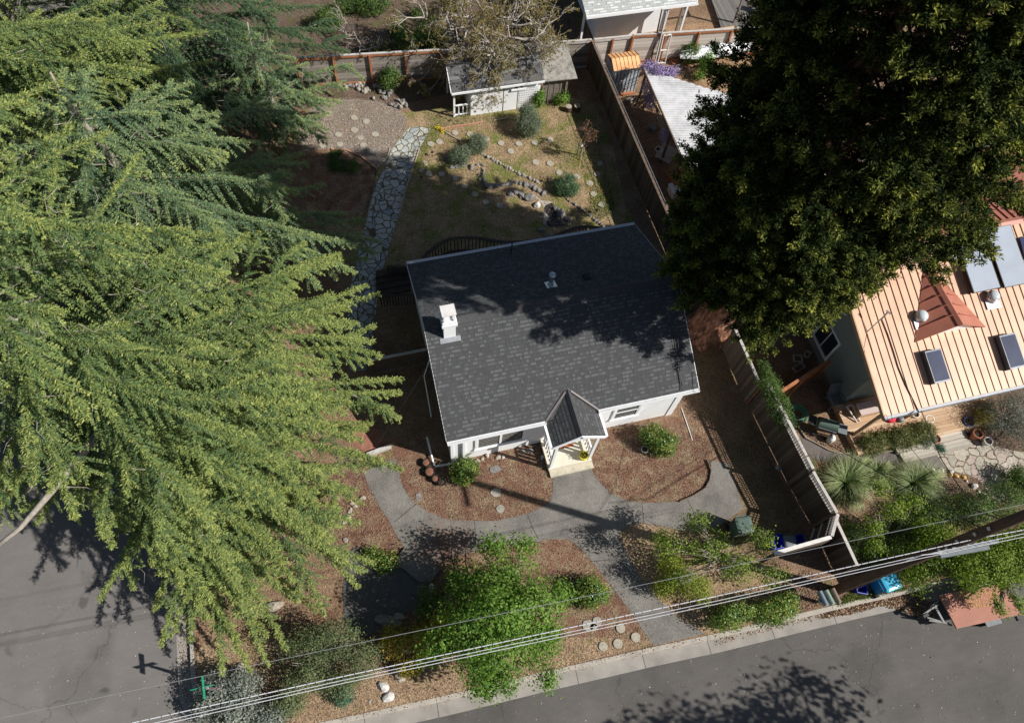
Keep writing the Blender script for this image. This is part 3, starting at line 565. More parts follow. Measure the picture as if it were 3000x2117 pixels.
lean = thing('lean_to', 'rough dark timber lean-to with mottled pale roof beside the white shed', 'lean-to', (10.7, 27.6, 0))
b = MB(); b.slab([(9.93, 26.75, 1.70), (11.6, 26.75, 1.62), (11.55, 28.7, 2.05), (9.93, 28.7, 2.1)], .05); b.build('roof', 'patchy_roof', lean)
b = MB()
for i in range(11): x = 9.95 + i * .1; b.box(x, x + .085, 26.98 + .012 * (i % 3), 27.03 + .012 * (i % 3), 0, 1.64)
b.build('wall', 'old_wood', lean); MB().box(11.1, 11.2, 26.9, 27.0, 0, 1.63).build('post', 'old_wood', lean)
# ================================================================== ORANGE METAL ROOFED HOUSE
def metalmat(name, lo, hi, rough=.42):
    mt, nt, b = new_mat(name); p = posn(nt); n1 = noise(nt, p, 1.4, 6, .6); n2 = noise(nt, vscale(nt, p, (3, .3, .3)), 20, 2, .5)
    nt.links.new(ramp(nt, mth(nt, 'ADD', mth(nt, 'MULTIPLY', n1, .7), mth(nt, 'MULTIPLY', n2, .3)), [(.32, lo), (.6, hi)]), b.inputs['Base Color'])
    b.inputs['Roughness'].default_value = rough; b.inputs['Specular IOR Level'].default_value = .4; bump(nt, b, n2, .05, .01)
metalmat('orange_roof', (.50,.285,.175), (.62,.37,.235)); metalmat('red_roof', (.33,.12,.08), (.42,.165,.11)); metalmat('rust_roof', (.50,.20,.07), (.80,.43,.19))
metalmat('seam_shade_brown', (.30,.15,.09), (.40,.21,.13))  # darker brown stands in for the shadow lines beside the ribs
plain('sage_wall', (.20,.235,.215), .85, .06, 2); plain('fascia_tan', (.45,.30,.18), .7, .08, 4); plain('solar_glass', (.34,.38,.44), .15, .05, 1.2, spec=.8, bs_=0); plain('skylight_glass', (.05,.06,.10), .12, .15, 1.5, spec=.9, bs_=0)
plain('dome_plastic', (.50,.54,.55), .15, .08, 3, spec=.7, bs_=0); plain('black_frame', (.01,.012,.014), .4, .1, bs_=0); plain('cell_blue', (.03,.035,.09), .2, .2, 6)
oh = thing('neighbour_house', 'house with pale orange standing seam metal roof, skylights and solar panels', 'house', (23, 12.7, 0))
OX0, OX1, OY0, ORY, OY1, OE, OR = 17.48, 32.0, 6.62, 12.8, 18.9, 2.9, 4.62; ko = (OR - OE) / (ORY - OY0)
def oz(y): return OE + (y - OY0) * ko if y < ORY else OE + (OY1 - y) * ko
MB().slab([(OX0, OY0, OE), (OX1, OY0, OE), (OX1, ORY, OR), (OX0, ORY, OR)], .05).build('roof', 'orange_roof', oh)
MB().slab([(OX0, ORY, OR), (OX1, ORY, OR), (OX1, OY1, OE), (OX0, OY1, OE)], .05).build('rear_roof', 'red_roof', oh)
b = MB(); i = 0; x = OX0 + .01
while x < 27:
    b.beam((x, OY0 + .01, OE + .014), (x, ORY - .02, OR + .014), .016, .034); x += .318
b.build('roof_seams', 'seam_shade_brown', oh)
b = MB(); x = OX0 + .01
while x < 27: b.beam((x, OY1 - .01, OE + .022), (x, ORY + .02, OR + .022), .030, .05); x += .318
b.build('rear_roof_seams', 'red_roof', oh)
b = MB(); b.slab([(OX0, ORY - .16, OR), (OX1, ORY - .16, OR), (OX1, ORY, OR + .06), (OX0, ORY, OR + .06)], .015); b.slab([(OX0, ORY, OR + .06), (OX1, ORY, OR + .06), (OX1, ORY + .16, OR), (OX0, ORY + .16, OR)], .015); b.build('ridge_cap', 'red_roof', oh)
b = MB().box(17.86, OX1, 8.3, 18.2, 0, oz(8.3) - .08); b.build('wall', 'sage_wall', oh)
b = MB(); b.quad((17.86, 8.3, oz(8.3) - .08), (17.86, 18.2, oz(18.2) - .08), (17.86, ORY, OR - .07)); b.build('gable_wall', 'sage_wall', oh)
gutter(oh, OX0, OX1, OY0, OE + .01, -1, .12, 'galvanised')
b = MB().slab([(OX0 - .03, OY0, OE + .03), (OX0 - .002, OY0, OE + .03), (OX0 - .002, ORY, OR + .03), (OX0 - .03, ORY, OR + .03)], .17); b.build_each('barge_board', 'fascia_tan', oh)
# side window on the west wall
f = MB(); wy0, wy1, wz0, wz1 = 10.25, 11.4, .62, 1.9
f.box(17.80, 17.858, wy0 - .1, wy1 + .1, wz1, wz1 + .09); f.box(17.78, 17.858, wy0 - .13, wy1 + .13, wz0 - .09, wz0); f.box(17.80, 17.858, wy0 - .1, wy0, wz0, wz1); f.box(17.80, 17.858, wy1, wy1 + .1, wz0, wz1); f.box(17.81, 17.858, 10.8, 10.84, wz0, wz1)
fo = f.build('window', 'blind', oh); MB().box(17.84, 17.855, wy0, wy1, wz0, wz1).build('pane', 'dark_pane', fo)
# dormer : a triangular gablet in red metal
dz = 4.42
dA, dBl, dBr, dF = (21.13, 11.95), (19.62, 9.0), (22.75, 9.0), (21.13, 9.0)
ztop = oz(11.95) + .03
b = MB(); b.slab([(dBl[0], dBl[1], oz(9.0) + .03), (dF[0], dF[1], ztop), (dA[0], dA[1], ztop), ], .04); do = b.build('dormer', 'red_roof', oh)
b = MB(); b.slab([(dF[0], dF[1], ztop), (dBr[0], dBr[1], oz(9.0) + .03), (dA[0], dA[1], ztop)], .04); b.build('dormer_slope', 'red_roof', do)
b = MB(); b.quad((dBl[0] + .1, 9.12, oz(9.12)), (dBr[0] - .1, 9.12, oz(9.12)), (dF[0], 9.12, ztop - .05)); b.build('dormer_front', 'blind', do)
b = MB()
for i in range(1, 6):
    t = i / 6.5; yy = 9.0 + 2.95 * t; xl = dBl[0] + (dA[0] - dBl[0]) * t; b.beam((xl + .03, yy, oz(9 + 2.95 * t) + .05), (dF[0] - .12, yy, ztop + .01), .03, .035)
    xr = dBr[0] + (dA[0] - dBr[0]) * t; b.beam((xr - .03, yy, oz(9 + 2.95 * t) + .05), (dF[0] + .12, yy, ztop + .01), .03, .035)
b.slab([(dF[0] - .14, 8.97, ztop - .04), (dF[0], 8.97, ztop + .05), (dF[0], 12.0, ztop + .05), (dF[0] - .14, 12.0, ztop - .04)], .02); b.slab([(dF[0], 8.97, ztop + .05), (dF[0] + .14, 8.97, ztop - .04), (dF[0] + .14, 12.0, ztop - .04), (dF[0], 12.0, ztop + .05)], .02)
b.build('dormer_seams', 'red_roof', do)
def roofq(zo, pts, lift=0.0):
    """aerial points dropped on the south slope of the orange roof"""
    out = []
    for x, y in pts:
        z = 3.6
        for _ in range(12): p = Q(zo, x, y, z); z = OE + (p.y - OY0) * ko + lift
        out.append(Q(zo, x, y, z))
    return out
for zo, pts in (('r', [(1625,748),(1735,735),(1808,950),(1700,978)]), ('r', [(2122,655),(2228,633),(2335,850),(2200,872)])):
    c = roofq(zo, pts, .3); b = MB()
    ctr = sum(c, Vector()) / 4; hw = (c[1] - c[0]).length / 2; hl = (c[2] - c[1]).length / 2
    up = Vector((0, 1, ko)).normalized(); rt = Vector((1, 0, 0))
    k = [ctr - rt * hw + up * hl, ctr + rt * hw + up * hl, ctr + rt * hw - up * hl, ctr - rt * hw - up * hl]
    b.slab(k, .30); so_ = b.build('skylight', 'skylight_frame', oh)
    k2 = [ctr + (q - ctr) * .9 + Vector((0, 0, .006)) for q in k]; MB().slab(k2, .005).build('pane', 'skylight_glass', so_)
for zo, x, y in (('s', 225, 1510), ('s', 1195, 1245)):
    c = roofq(zo, [(x, y)], .15)[0]; z = oz(c.y)
    b = MB().lathe((c.x, c.y, z - .04), [(.27, 0), (.24, .05), (.235, .24), (.25, .26)], 24); so_ = b.build('sun_tunnel', 'galvanised', oh, smooth=False)
    MB().lathe((c.x, c.y, z + .22), [(.235, 0), (.22, .06), (.17, .12), (.09, .155), (.01, .165)], 24).build('dome', 'dome_plastic', so_, smooth=True)
    MB().slab([(c.x - .3, c.y - .42, oz(c.y - .42) + .062), (c.x + .3, c.y - .42, oz(c.y - .42) + .062), (c.x + .3, c.y, z + .062), (c.x - .3, c.y, z + .062)], .01).build('flashing', 'flash_metal', so_)
# solar thermal panels, raised above the roof
for pts in ([(690,470),(1040,345),(1320,1115),(930,1198)], [(1085,335),(1450,265),(1720,1060),(1350,1115)]):
    c = roofq('s', pts, .35); ctr = sum(c, Vector()) / 4; hw = .60; up = Vector((0, 1, ko)).normalized(); rt = Vector((1, 0, 0)); hl = ((c[0] + c[1]) / 2 - (c[2] + c[3]) / 2).length / 2
    k = [ctr - rt * hw + up * hl, ctr + rt * hw + up * hl, ctr + rt * hw - up * hl, ctr - rt * hw - up * hl]
    po = MB().slab(k, .11).build('solar_panel', 'black_frame', oh)
    k2 = [ctr + Vector(((q - ctr).x * .955, (q - ctr).y * .985, (q - ctr).z * .985)) + Vector((0, 0, .005)) for q in k]; MB().slab(k2, .004).build('panel_glass', 'solar_glass', po)
    b = MB()
    for q in k: b.beam(q + (ctr - q) * .12 - Vector((0, 0, .1)), q + (ctr - q) * .12 - Vector((0, 0, .38)), .04, .04)
    b.build('bracket', 'black_frame', po)
c = roofq('s', [(1565,450),(1700,410),(1800,700),(1640,760)], .2); MB().slab(c, .04).build('solar_cell_panel', 'cell_blue', oh)
c = roofq('s', [(605,640),(700,625),(715,735),(630,745)], .3); MB().slab(c, .18).build('junction_box', 'white_paint', oh)
b = MB(); cable = roofq('r', [(1385,490),(1340,540),(1380,640),(1420,760),(1450,860),(1500,980),(1560,1100),(1590,1165)], .03); b.tube(cable, .018, 6); b.build('roof_cable', 'wire_black', oh)
b = MB(); a0 = roofq('r', [(1240,625)])[0]; b.tube([a0, Q('r', 1385, 488, 4.6)], .022, 8); b.beam(Q('r', 1370, 480, 4.6), Q('r', 1400, 505, 4.6), .05, .05); b.build('service_mast', 'galvanised', oh)
b = MB(); b.beam((17.55, 6.75, 2.75), (17.75, 6.9, 0), .12, .12); b.build('eave_post', 'fascia_tan', oh); b = MB(); b.beam((20.3, 6.9, 2.75), (20.1, 7.1, 0), .12, .12); b.build('eave_post', 'fascia_tan', oh)
plankmat('dark_boards', [(.07,.065,.06),(.13,.12,.11),(.18,.17,.155)], 0, .16); plankmat('deck_boards', [(.30,.19,.11),(.45,.30,.19),(.55,.40,.27)], 1, .14); plankmat('grey_boards', [(.22,.20,.17),(.36,.33,.28),(.48,.44,.38)], 1, .16)
MB().box(17.5, 24.2, 6.05, 8.28, 0, .30).build('deck', 'deck_boards', oh)
b = MB(); b.box(19.2, 22.4, 5.75, 6.14, .01, .20); b.box(19.3, 22.4, 5.35, 5.74, .01, .12); b.build_each('deck_step', 'grey_boards', oh)
# ================================================================== HOUSE BEHIND THE BACK FENCE
nh = thing('rear_house', 'pale grey house with light shingle roof behind the back fence', 'house', (15.6, 33, 0))
sawroof(12.7, 18.6, 29.55, 35.5, 2.8, 4.6, 24, .01).build('roof', 'shingle_pale', nh)
MB().box(14.0, 18.0, 31.0, 36.5, 0, 3.15).build('wall', 'stucco', nh)
gutter(nh, 12.7, 18.62, 29.55, 2.8)
b = MB(); b.slab([(18.6, 29.55, 2.82), (18.63, 29.55, 2.82), (18.63, 35.5, 4.62), (18.6, 35.5, 4.62)], .14); b.build_each('barge_board', 'white_paint', nh)
f = MB(); f.box(16.3, 17.7, 30.95, 30.998, 1.9, 2.0); f.box(16.3, 16.38, 30.95, 30.998, 2.0, 2.6); f.box(17.62, 17.7, 30.95, 30.998, 2.0, 2.6); fo = f.build('window', 'blind', nh); MB().box(16.38, 17.62, 30.98, 30.996, 2.0, 2.6).build('pane', 'dark_pane', fo)
b = MB(); b.box(12.9, 13.0, 30.3, 30.4, 0, 2.9); b.box(18.3, 18.4, 29.9, 30.0, 0, 2.8); b.build_each('veranda_post', 'white_paint', nh)
tag(sheet('rear_deck', [(20.9,29.2),(24.5,29.0),(24.8,32.5),(21.4,33)], .25, 'dark_boards'), kind='structure')
rp = thing('pergola_frame', 'dark timber pergola frame with log beam beside the pale grey house', 'pergola', (20.2, 31, 0))
b = MB(); b.beam((18.4, 30.6, 2.1), (21.9, 30.6, 2.1), .1, .1); b.beam((21.9, 30.6, 2.1), (21.9, 34, 2.1), .1, .1); b.build('rail', 'old_wood', rp)
b = MB(); b.beam((21.9, 30.6, 0), (21.9, 30.6, 2.05), .1, .1); b.build('post', 'old_wood', rp); b = MB(); b.beam((18.5, 30.6, 0), (18.5, 30.6, 2.05), .1, .1); b.build('post', 'old_wood', rp)
b = MB(); b.tube([(19.4, 29.9, .5), (21.6, 29.95, .5)], .1, 10); b.build('log', 'fascia_tan', rp)
# ================================================================== VEGETATION MATERIALS
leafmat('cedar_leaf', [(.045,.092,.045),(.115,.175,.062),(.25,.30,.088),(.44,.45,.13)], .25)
leafmat('blue_cedar_leaf', [(.06,.115,.072),(.13,.20,.105),(.24,.305,.125),(.40,.42,.12)], .22)
leafmat('dark_conifer_leaf', [(.032,.070,.042),(.07,.125,.06),(.15,.195,.07)], .22)
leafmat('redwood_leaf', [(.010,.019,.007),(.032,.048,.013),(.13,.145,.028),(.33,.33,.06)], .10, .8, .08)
leafmat('grey_green_leaf', [(.04,.09,.045),(.09,.16,.08),(.17,.25,.13)], .25)
leafmat('sage_green_leaf', [(.04,.06,.025),(.08,.11,.045),(.15,.18,.08),(.23,.25,.13)], .25)
leafmat('lime_leaf', [(.06,.11,.018),(.13,.20,.026),(.22,.30,.04),(.32,.38,.065)], .35)
leafmat('bright_leaf', [(.055,.12,.02),(.105,.20,.03),(.165,.28,.045),(.24,.36,.07)], .35)
leafmat('yellow_green_leaf', [(.09,.13,.02),(.17,.22,.025),(.27,.31,.04),(.36,.36,.06)], .35)
leafmat('mid_leaf', [(.035,.07,.02),(.065,.12,.028),(.11,.17,.04),(.19,.24,.06)], .3)
leafmat('glossy_leaf', [(.03,.07,.02),(.06,.13,.028),(.12,.20,.04),(.27,.30,.06),(.34,.22,.06)], .2, .35)
leafmat('grey_leaf', [(.07,.085,.07),(.14,.16,.135),(.25,.27,.235),(.38,.39,.36)], .2)
leafmat('rosemary_leaf', [(.045,.075,.04),(.11,.145,.085),(.20,.235,.16),(.33,.35,.28)], .2)
leafmat('teal_leaf', [(.03,.09,.055),(.06,.15,.09),(.10,.20,.13)], .25)
leafmat('olive_leaf', [(.05,.065,.02),(.10,.12,.04),(.19,.20,.075),(.28,.26,.11)], .25)
leafmat('bud_leaf', [(.12,.09,.03),(.22,.165,.045),(.30,.25,.06),(.26,.17,.10)], .25)
leafmat('brown_leaf', [(.10,.055,.035),(.20,.11,.07),(.30,.19,.12)], .2)
leafmat('rust_yellow_leaf', [(.10,.13,.02),(.27,.25,.03),(.42,.33,.05),(.45,.17,.05)], .3)
leafmat('wisteria_petal', [(.22,.16,.36),(.36,.28,.52),(.50,.42,.66)], .3)
leafmat('grass_blade', [(.08,.12,.03),(.17,.21,.06),(.33,.34,.16)], .3)
leafmat('tussock_blade', [(.06,.10,.035),(.14,.20,.075),(.27,.32,.15),(.44,.45,.27)], .3)
leafmat('dry_litter', [(.09,.045,.03),(.22,.13,.085),(.38,.26,.17),(.50,.40,.28)], .1, .9)
leafmat('chip', [(.055,.03,.022),(.14,.078,.055),(.24,.155,.112),(.38,.295,.225)], .0, .95)
leafmat('pebble', [(.12,.095,.08),(.24,.20,.165),(.38,.335,.285),(.55,.50,.45)], .0, .95)
leafmat('yellow_petal', [(.6,.45,.02),(.75,.6,.04)], .3)
plain('bark_grey', (.30,.265,.225), .95, .2, 8, fine=30, bs_=.6); plain('bark_pale', (.42,.38,.33), .95, .15, 10, bs_=.4); plain('bark_brown', (.10,.06,.04), .95, .25, 8, bs_=.6)
def redbark():
    mt, nt, b = new_mat('redwood_bark'); p = posn(nt)
    n1 = noise(nt, vscale(nt, p, (1, 1, .22)), 9, 6, .7); n2 = noise(nt, p, 1.6, 3)
    nt.links.new(ramp(nt, mth(nt, 'ADD', mth(nt, 'MULTIPLY', n1, .75), mth(nt, 'MULTIPLY', n2, .25)), [(.38, (.04, .018, .012)), (.5, (.24, .105, .06)), (.62, (.50, .27, .17))]), b.inputs['Base Color'])
    b.inputs['Roughness'].default_value = .95; bump(nt, b, n1, 1.0, .12)
redbark()
plain('cut_wood', (.62,.42,.26), .8, .15, 12)
UP = np.array([0, 0, 1.0])
def branch_tubes(mb, segs):
    for pts, r0, r1, n in segs:
        k = len(pts); mb.tube(pts, [r0 + (r1 - r0) * i / (k - 1) for i in range(k)], n)
# ---- cedar bough: curved limb, side branchlets on both sides, needled twiglets on each branchlet
def bough(r, base, tip, width, out, tin, mb, sag=.10, dens=1.0, twig=.10, lw=.026, rad=.05, sub=2):
    s0 = sag; sag = sag * r.uniform(-.2, .8); toff = r.normal(0, .07)
    base = np.array(base, float); tip = np.array(tip, float); L = np.linalg.norm(tip - base)
    n = max(6, int(L / .4)); t = np.linspace(0, 1, n)[:, None]
    bend = r.normal(0, .05 * L, 3); bend[2] = abs(bend[2]) * .5
    def curve(t):
        return base + (tip - base) * t + UP * (sag * L * 4 * t * (1 - t)) + bend * (np.sin(np.pi * t) * 1.0)
    pts = curve(t); mb.tube([tuple(p) for p in pts - UP * .05], [max(.006, .6 * rad * (1 - .9 * i / (n - 1))) for i in range(n)], 5, cap=False)
    na = int(L * 210 * dens); ta = r.uniform(.12, 1.0, na); pa = curve(ta[:, None]); da = unit(curve(ta[:, None] + .01) - pa); ra = unit(np.cross(da, UP))
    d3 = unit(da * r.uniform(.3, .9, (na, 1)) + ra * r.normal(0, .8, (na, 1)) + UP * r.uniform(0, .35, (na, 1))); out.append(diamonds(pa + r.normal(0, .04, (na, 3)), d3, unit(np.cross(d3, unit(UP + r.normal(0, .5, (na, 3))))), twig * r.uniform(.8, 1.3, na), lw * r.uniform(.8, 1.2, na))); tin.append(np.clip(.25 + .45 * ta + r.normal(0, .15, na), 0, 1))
    ts = np.arange(.10, 1.0, 0.185 / L / dens); ts = ts + r.uniform(-.3, .3, len(ts)) * 0.185 / L; ts = np.clip(ts, .05, .995)
    side = np.where(np.arange(len(ts)) % 2 == 0, 1.0, -1.0)
    p0 = curve(ts[:, None]); dv = unit(curve(ts[:, None] + .01) - p0)
    rt = unit(np.cross(dv, UP)); ang = np.radians(62 - 34 * ts + r.normal(0, 7, len(ts)))
    bd = unit(dv * np.cos(ang)[:, None] + rt * (side * np.sin(ang))[:, None] + UP * r.normal(-.34, .14, len(ts))[:, None])
    bl = width * np.minimum(1, (ts / .25)) ** .6 * (1.02 - ts) ** .55 * r.uniform(.65, 1.15, len(ts)); bl = np.maximum(bl, .12)
    # branchlets sampled every 5 cm
    m_ = 40
    k = np.arange(m_)[None, :]; s = k * .044 + r.uniform(0, .03, (len(ts), m_)); ok = s < bl[:, None]
    sn = s / bl[:, None]
    q = p0[:, None, :] + bd[:, None, :] * s[..., None] - UP * (np.square(s) * .55 * (1 + .5 * r.random((len(ts), 1))))[..., None]
    dd = unit(bd[:, None, :] - UP * (s * 1.1)[..., None]); sd_ = unit(np.cross(dd, UP))
    for sg in (-1, 1):
        for rep in range(4):
            d2 = unit(dd * .75 + sd_ * (sg * r.uniform(.5, .95, s.shape))[..., None] + r.normal(0, .22, q.shape) + UP * .08)
            S_ = unit(np.cross(d2, unit(UP + r.normal(0, .55, q.shape))))
            ln = twig * (1.15 - .55 * sn) * r.uniform(.7, 1.25, s.shape)
            o = ok & (r.random(s.shape) < .93)
            out.append(diamonds(q[o], d2[o], S_[o], ln[o], lw * r.uniform(.7, 1.3, o.sum())))
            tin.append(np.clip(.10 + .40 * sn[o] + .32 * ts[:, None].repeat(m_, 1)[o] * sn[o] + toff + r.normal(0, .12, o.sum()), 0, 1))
    if sub and L > 2.6:
        for j in range(2 if L > 5 else 1):
            tb = r.uniform(.3, .82); pb_ = curve(np.array([[tb]]))[0]; dq = unit(curve(np.array([[min(1, tb + .02)]])) - pb_[None])[0]; a_ = math.radians(r.choice([-1, 1]) * r.uniform(24, 52)); ca, sa = math.cos(a_), math.sin(a_)
            nd = np.array([dq[0] * ca - dq[1] * sa, dq[0] * sa + dq[1] * ca, dq[2] + r.uniform(-.12, .10)]); l2 = L * r.uniform(.26, .42) * (1.15 - .55 * tb)
            bough(r, pb_, pb_ + nd * l2, width * r.uniform(.55, .8), out, tin, mb, s0, dens, twig, lw, rad * .5, sub - 1 if L > 7 else 0)
def cedar(name, label, cat, base, H, rads, seed, nb, mat, extra=(), zmin=1.2, droop=.1, width=1.35, lean=(0, 0), tr=.34, limbs=(), azr=(0, 360), group=None, dens=1.0, barkmat='bark_grey', azf=None):
    """rads: [(z, radius)] profile; extra: list of explicit tips (world)"""
    r = np.random.default_rng(seed); b = Vector(base); t = thing(name, label, cat, tuple(b), group)
    mb = MB(); zz = np.linspace(0, H, 14); tp = [(b.x + lean[0] * z / H + .12 * math.sin(z), b.y + lean[1] * z / H + .1 * math.cos(z * .8), z) for z in zz]
    mb.tube(tp, [max(.03, tr * (1 - z / H) ** .8 + (.12 if z < .5 else 0)) for z in zz], 10); mb.build('trunk', barkmat, t, smooth=True)
    lm = MB(); out = []; tin = []
    def trunk_at(z): return np.array([b.x + lean[0] * z / H, b.y + lean[1] * z / H, z])
    zs, rs = zip(*rads)
    for i in range(nb):
        z = zmin + (H * .97 - zmin) * ((i + .5) / nb) ** 1.15
        az = math.radians(azr[0] + (azr[1] - azr[0]) * ((i * .381966 + r.uniform(-.04, .04)) % 1.0)); rr = np.interp(z, zs, rs) * r.uniform(.72, 1.04) * (azf(az) if azf else 1)
        tip = trunk_at(z) + np.array([math.cos(az) * rr, math.sin(az) * rr, -droop * rr + r.normal(0, .15)])
        bough(r, trunk_at(max(.5, z - .05)), tip, min(width, .34 * rr + .3) * r.uniform(.8, 1.25), out, tin, lm, sag=.07, rad=.02 + .008 * rr, dens=dens)
    for e in extra:
        tip = np.array(e[:3]); wd = e[3] if len(e) > 3 else width
        hr = np.linalg.norm(tip[:2] - np.array([b.x, b.y])); zb = min(H * .9, tip[2] + .12 * hr + .3)
        bough(r, trunk_at(zb), tip, wd, out, tin, lm, sag=.08, rad=.075, dens=dens)
    for pts, r0, r1 in limbs: lm.tube(pts, [r0 + (r1 - r0) * i / (len(pts) - 1) for i in range(len(pts))], 8)
    for _ in range(int(H * 9)):   # bare grey twigs breaking out of the foliage
        z = r.uniform(zmin, H * .8); az = r.uniform(0, 6.283); rr = np.interp(z, zs, rs) * r.uniform(.3, .75) * (azf(az) if azf else 1); p = trunk_at(z) + np.array([math.cos(az) * rr, math.sin(az) * rr, r.uniform(-.1, .35)]); d_ = unit(np.array([math.cos(az), math.sin(az), r.normal(0, .25)]) + r.normal(0, .5, 3)); l_ = r.uniform(.2, .8)
        q1 = p + d_ * l_ * .5 + r.normal(0, .09, 3); q2 = p + d_ * l_ + r.normal(0, .12, 3); lm.tube([tuple(p), tuple(q1), tuple(q2)], [.012, .009, .003], 4, cap=False)
    lm.build('limbs', barkmat, t, smooth=True)
    npmesh('crown', np.concatenate(out), np.concatenate(tin), mat, t); print(name, 'faces', sum(len(o) for o in out))
    return t
# ---- redwood: short dense foliage fans clumped along limbs
def redwood():
    r = np.random.default_rng(5); bx, by, H = 13.75, 12.95, 27.0
    t = thing('redwood_tree', 'huge dark redwood with flared reddish brown trunk against the side fence', 'tree', (bx, by, 0))
    mb = MB(); nz = [0, .25, .6, 1.1, 1.8, 3, 5, 9, 14, 20, 26]; rr_ = [1.12, .98, .86, .78, .70, .62, .55, .46, .36, .22, .04]
    vs = []; k = 28
    for z, q in zip(nz, rr_):
        for i in range(k):
            a = 2 * math.pi * i / k; fl = 1 + .13 * math.sin(5 * a + .6) * max(0, 1 - z / 2.5) + .05 * math.sin(11 * a + z) ; vs.append((bx + q * fl * math.cos(a), by + q * fl * math.sin(a), z))
    fs = [(i * k + j, i * k + (j + 1) % k, (i + 1) * k + (j + 1) % k, (i + 1) * k + j) for i in range(len(nz) - 1) for j in range(k)]
    mb.add(vs, fs); mb.build('trunk', 'redwood_bark', t, smooth=True)
    zs = [3.6, 5, 7, 10, 14, 17, 20, 24, 27]; rs = [2.5, 3.7, 4.25, 4.7, 4.9, 4.7, 4.0, 2.2, .4]
    lm = MB(); C = []; D = []; Tn = []
    nl = 620
    for i in range(nl):
        z = 3.3 + (H - 4) * ((i + .5) / nl) ** 1.05; az = i * 2.39996 + r.normal(0, .12); R_ = np.interp(z, zs, rs) * r.uniform(.70, 1.06) * (1 + .42 * math.exp(-(((math.degrees(az) + 20 + 180) % 360 - 180) / 48) ** 2) * (z > 6.5)) * (1 - .17 * math.exp(-(((math.degrees(az) + 62 + 180) % 360 - 180) / 26) ** 2)) * (1 - .40 * math.exp(-(((math.degrees(az) - 112 + 180) % 360 - 180) / 62) ** 2))
        if z < 6 and math.sin(az) < -.2 and math.cos(az) < .1: R_ *= .55
        dirv = np.array([math.cos(az), math.sin(az), 0]); rise = r.uniform(-.22, .12)
        p0 = np.array([bx, by, z + .3]); p1 = p0 + dirv * R_ * .6 + UP * (rise * R_ * .4 + .15); p2 = p0 + dirv * R_ + UP * (rise * R_ - .35)
        lm.tube([tuple(p0), tuple(p1 - UP * .08), tuple(p2 * .12 + p1 * .88)], [.05, .03, .008], 5, cap=False)
        nc = int(5 + R_ * 4.3)
        for c in range(nc):
            u = r.uniform(.22, 1.0) ** .6; pc = (p0 * (1 - u) ** 2 + 2 * u * (1 - u) * p1 + u * u * p2)
            sidev = np.array([-dirv[1], dirv[0], 0]); off = r.normal(0, .36 * (1.15 - u * .6)); pc = pc + sidev * off + UP * r.normal(-.06, .12)
            cd_ = unit((dirv * .6 + sidev * np.sign(off) * .8 * abs(r.normal()) + UP * r.uniform(-.1, .25))[None])[0]
            m_ = 125; ln = r.uniform(.18, .52)
            s = r.random(m_); P_ = pc + cd_ * (s * ln)[:, None] + r.normal(0, .055, (m_, 3)); dd = unit(cd_ * .55 + r.normal(0, .55, (m_, 3)) + UP * .18)
            C.append(P_); D.append(dd); Tn.append(np.clip(.12 + .62 * s * u ** 3 + r.normal(0, .13, m_) + r.normal(0, .09), 0, 1))  # tint rises outward: new growth tips, plus sunlit fronds put into the colour
    C = np.concatenate(C); D = np.concatenate(D); Tn = np.concatenate(Tn); n = len(C)
    S_ = unit(np.cross(D, unit(UP + r.normal(0, .6, (n, 3)))))
    lm.build('limbs', 'bark_brown', t, smooth=True)
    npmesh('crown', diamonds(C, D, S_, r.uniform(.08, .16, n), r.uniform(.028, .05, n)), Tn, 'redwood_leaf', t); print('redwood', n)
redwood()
# ---- the cedars on the left
tipsA = [(1176,1110,3.6,1.5),(1172,1150,3.2,1.2),(1150,1202,3.0,1.2),(1117,1359,2.6,1.2),(1118,1345,3.4,1.0),(1045,1437,2.4,1.2),(993,1542,2.4,1.1),(1065,1672,2.9,1.5),(1050,1720,2.5,1.1),(1010,1640,3.6,1.1),(930,1790,2.4,1.2),(836,1895,2.4,1.1),(784,1947,2.2,1.1),(735,1965,2.0,1.0),
         (640,1850,2.6,.8),(600,1765,3.0,.8),(530,1685,3.4,.8),(450,1655,3.6,.7),(425,1580,4.2,.8),(330,1600,5.0,.9),(314,1560,5.5,.9),(235,1480,6.2,.8),(150,1440,7,.8),
         (1098,954,4.4,1.3),(1071,836,5.2,1.3),(1110,860,4.0,1.3),(1090,1000,5.5,1.2),(1000,760,7.5,1.3),(1020,900,7.5,1.3),(960,1060,8,1.3),(980,1250,6.5,1.3),(950,1400,6,1.3),(900,1550,5.5,1.3),(860,1700,4.5,1.2),(760,1800,4.2,1.2),(700,1700,6,1.2),(640,1560,7,1.2),(800,1450,8,1.3),(740,1280,9.5,1.3),(880,1180,9,1.3),(1030,1180,4.5,1.3),(1060,1290,3.6,1.3),(980,1380,4,1.3),(930,1480,4,1.3),(890,1640,3.2,1.3),(960,1580,3.4,1.2),(870,1760,2.8,1.2),(780,1860,2.6,1.2),(700,1880,2.8,1.2),(690,1760,4,1.2),(1040,1020,5,1.3),(1000,960,6.5,1.3),(820,1600,4.6,1.2),(1090,1240,2.6,1.1),(1000,1490,2.4,1.1),(560,1620,5.5,1.1),(450,1500,6.5,1.1)]
ex = [tuple(P(a, b_, z)) + (w_,) for a, b_, z, w_ in tipsA]
cA = Vector((-9.2, 12.0, 0))
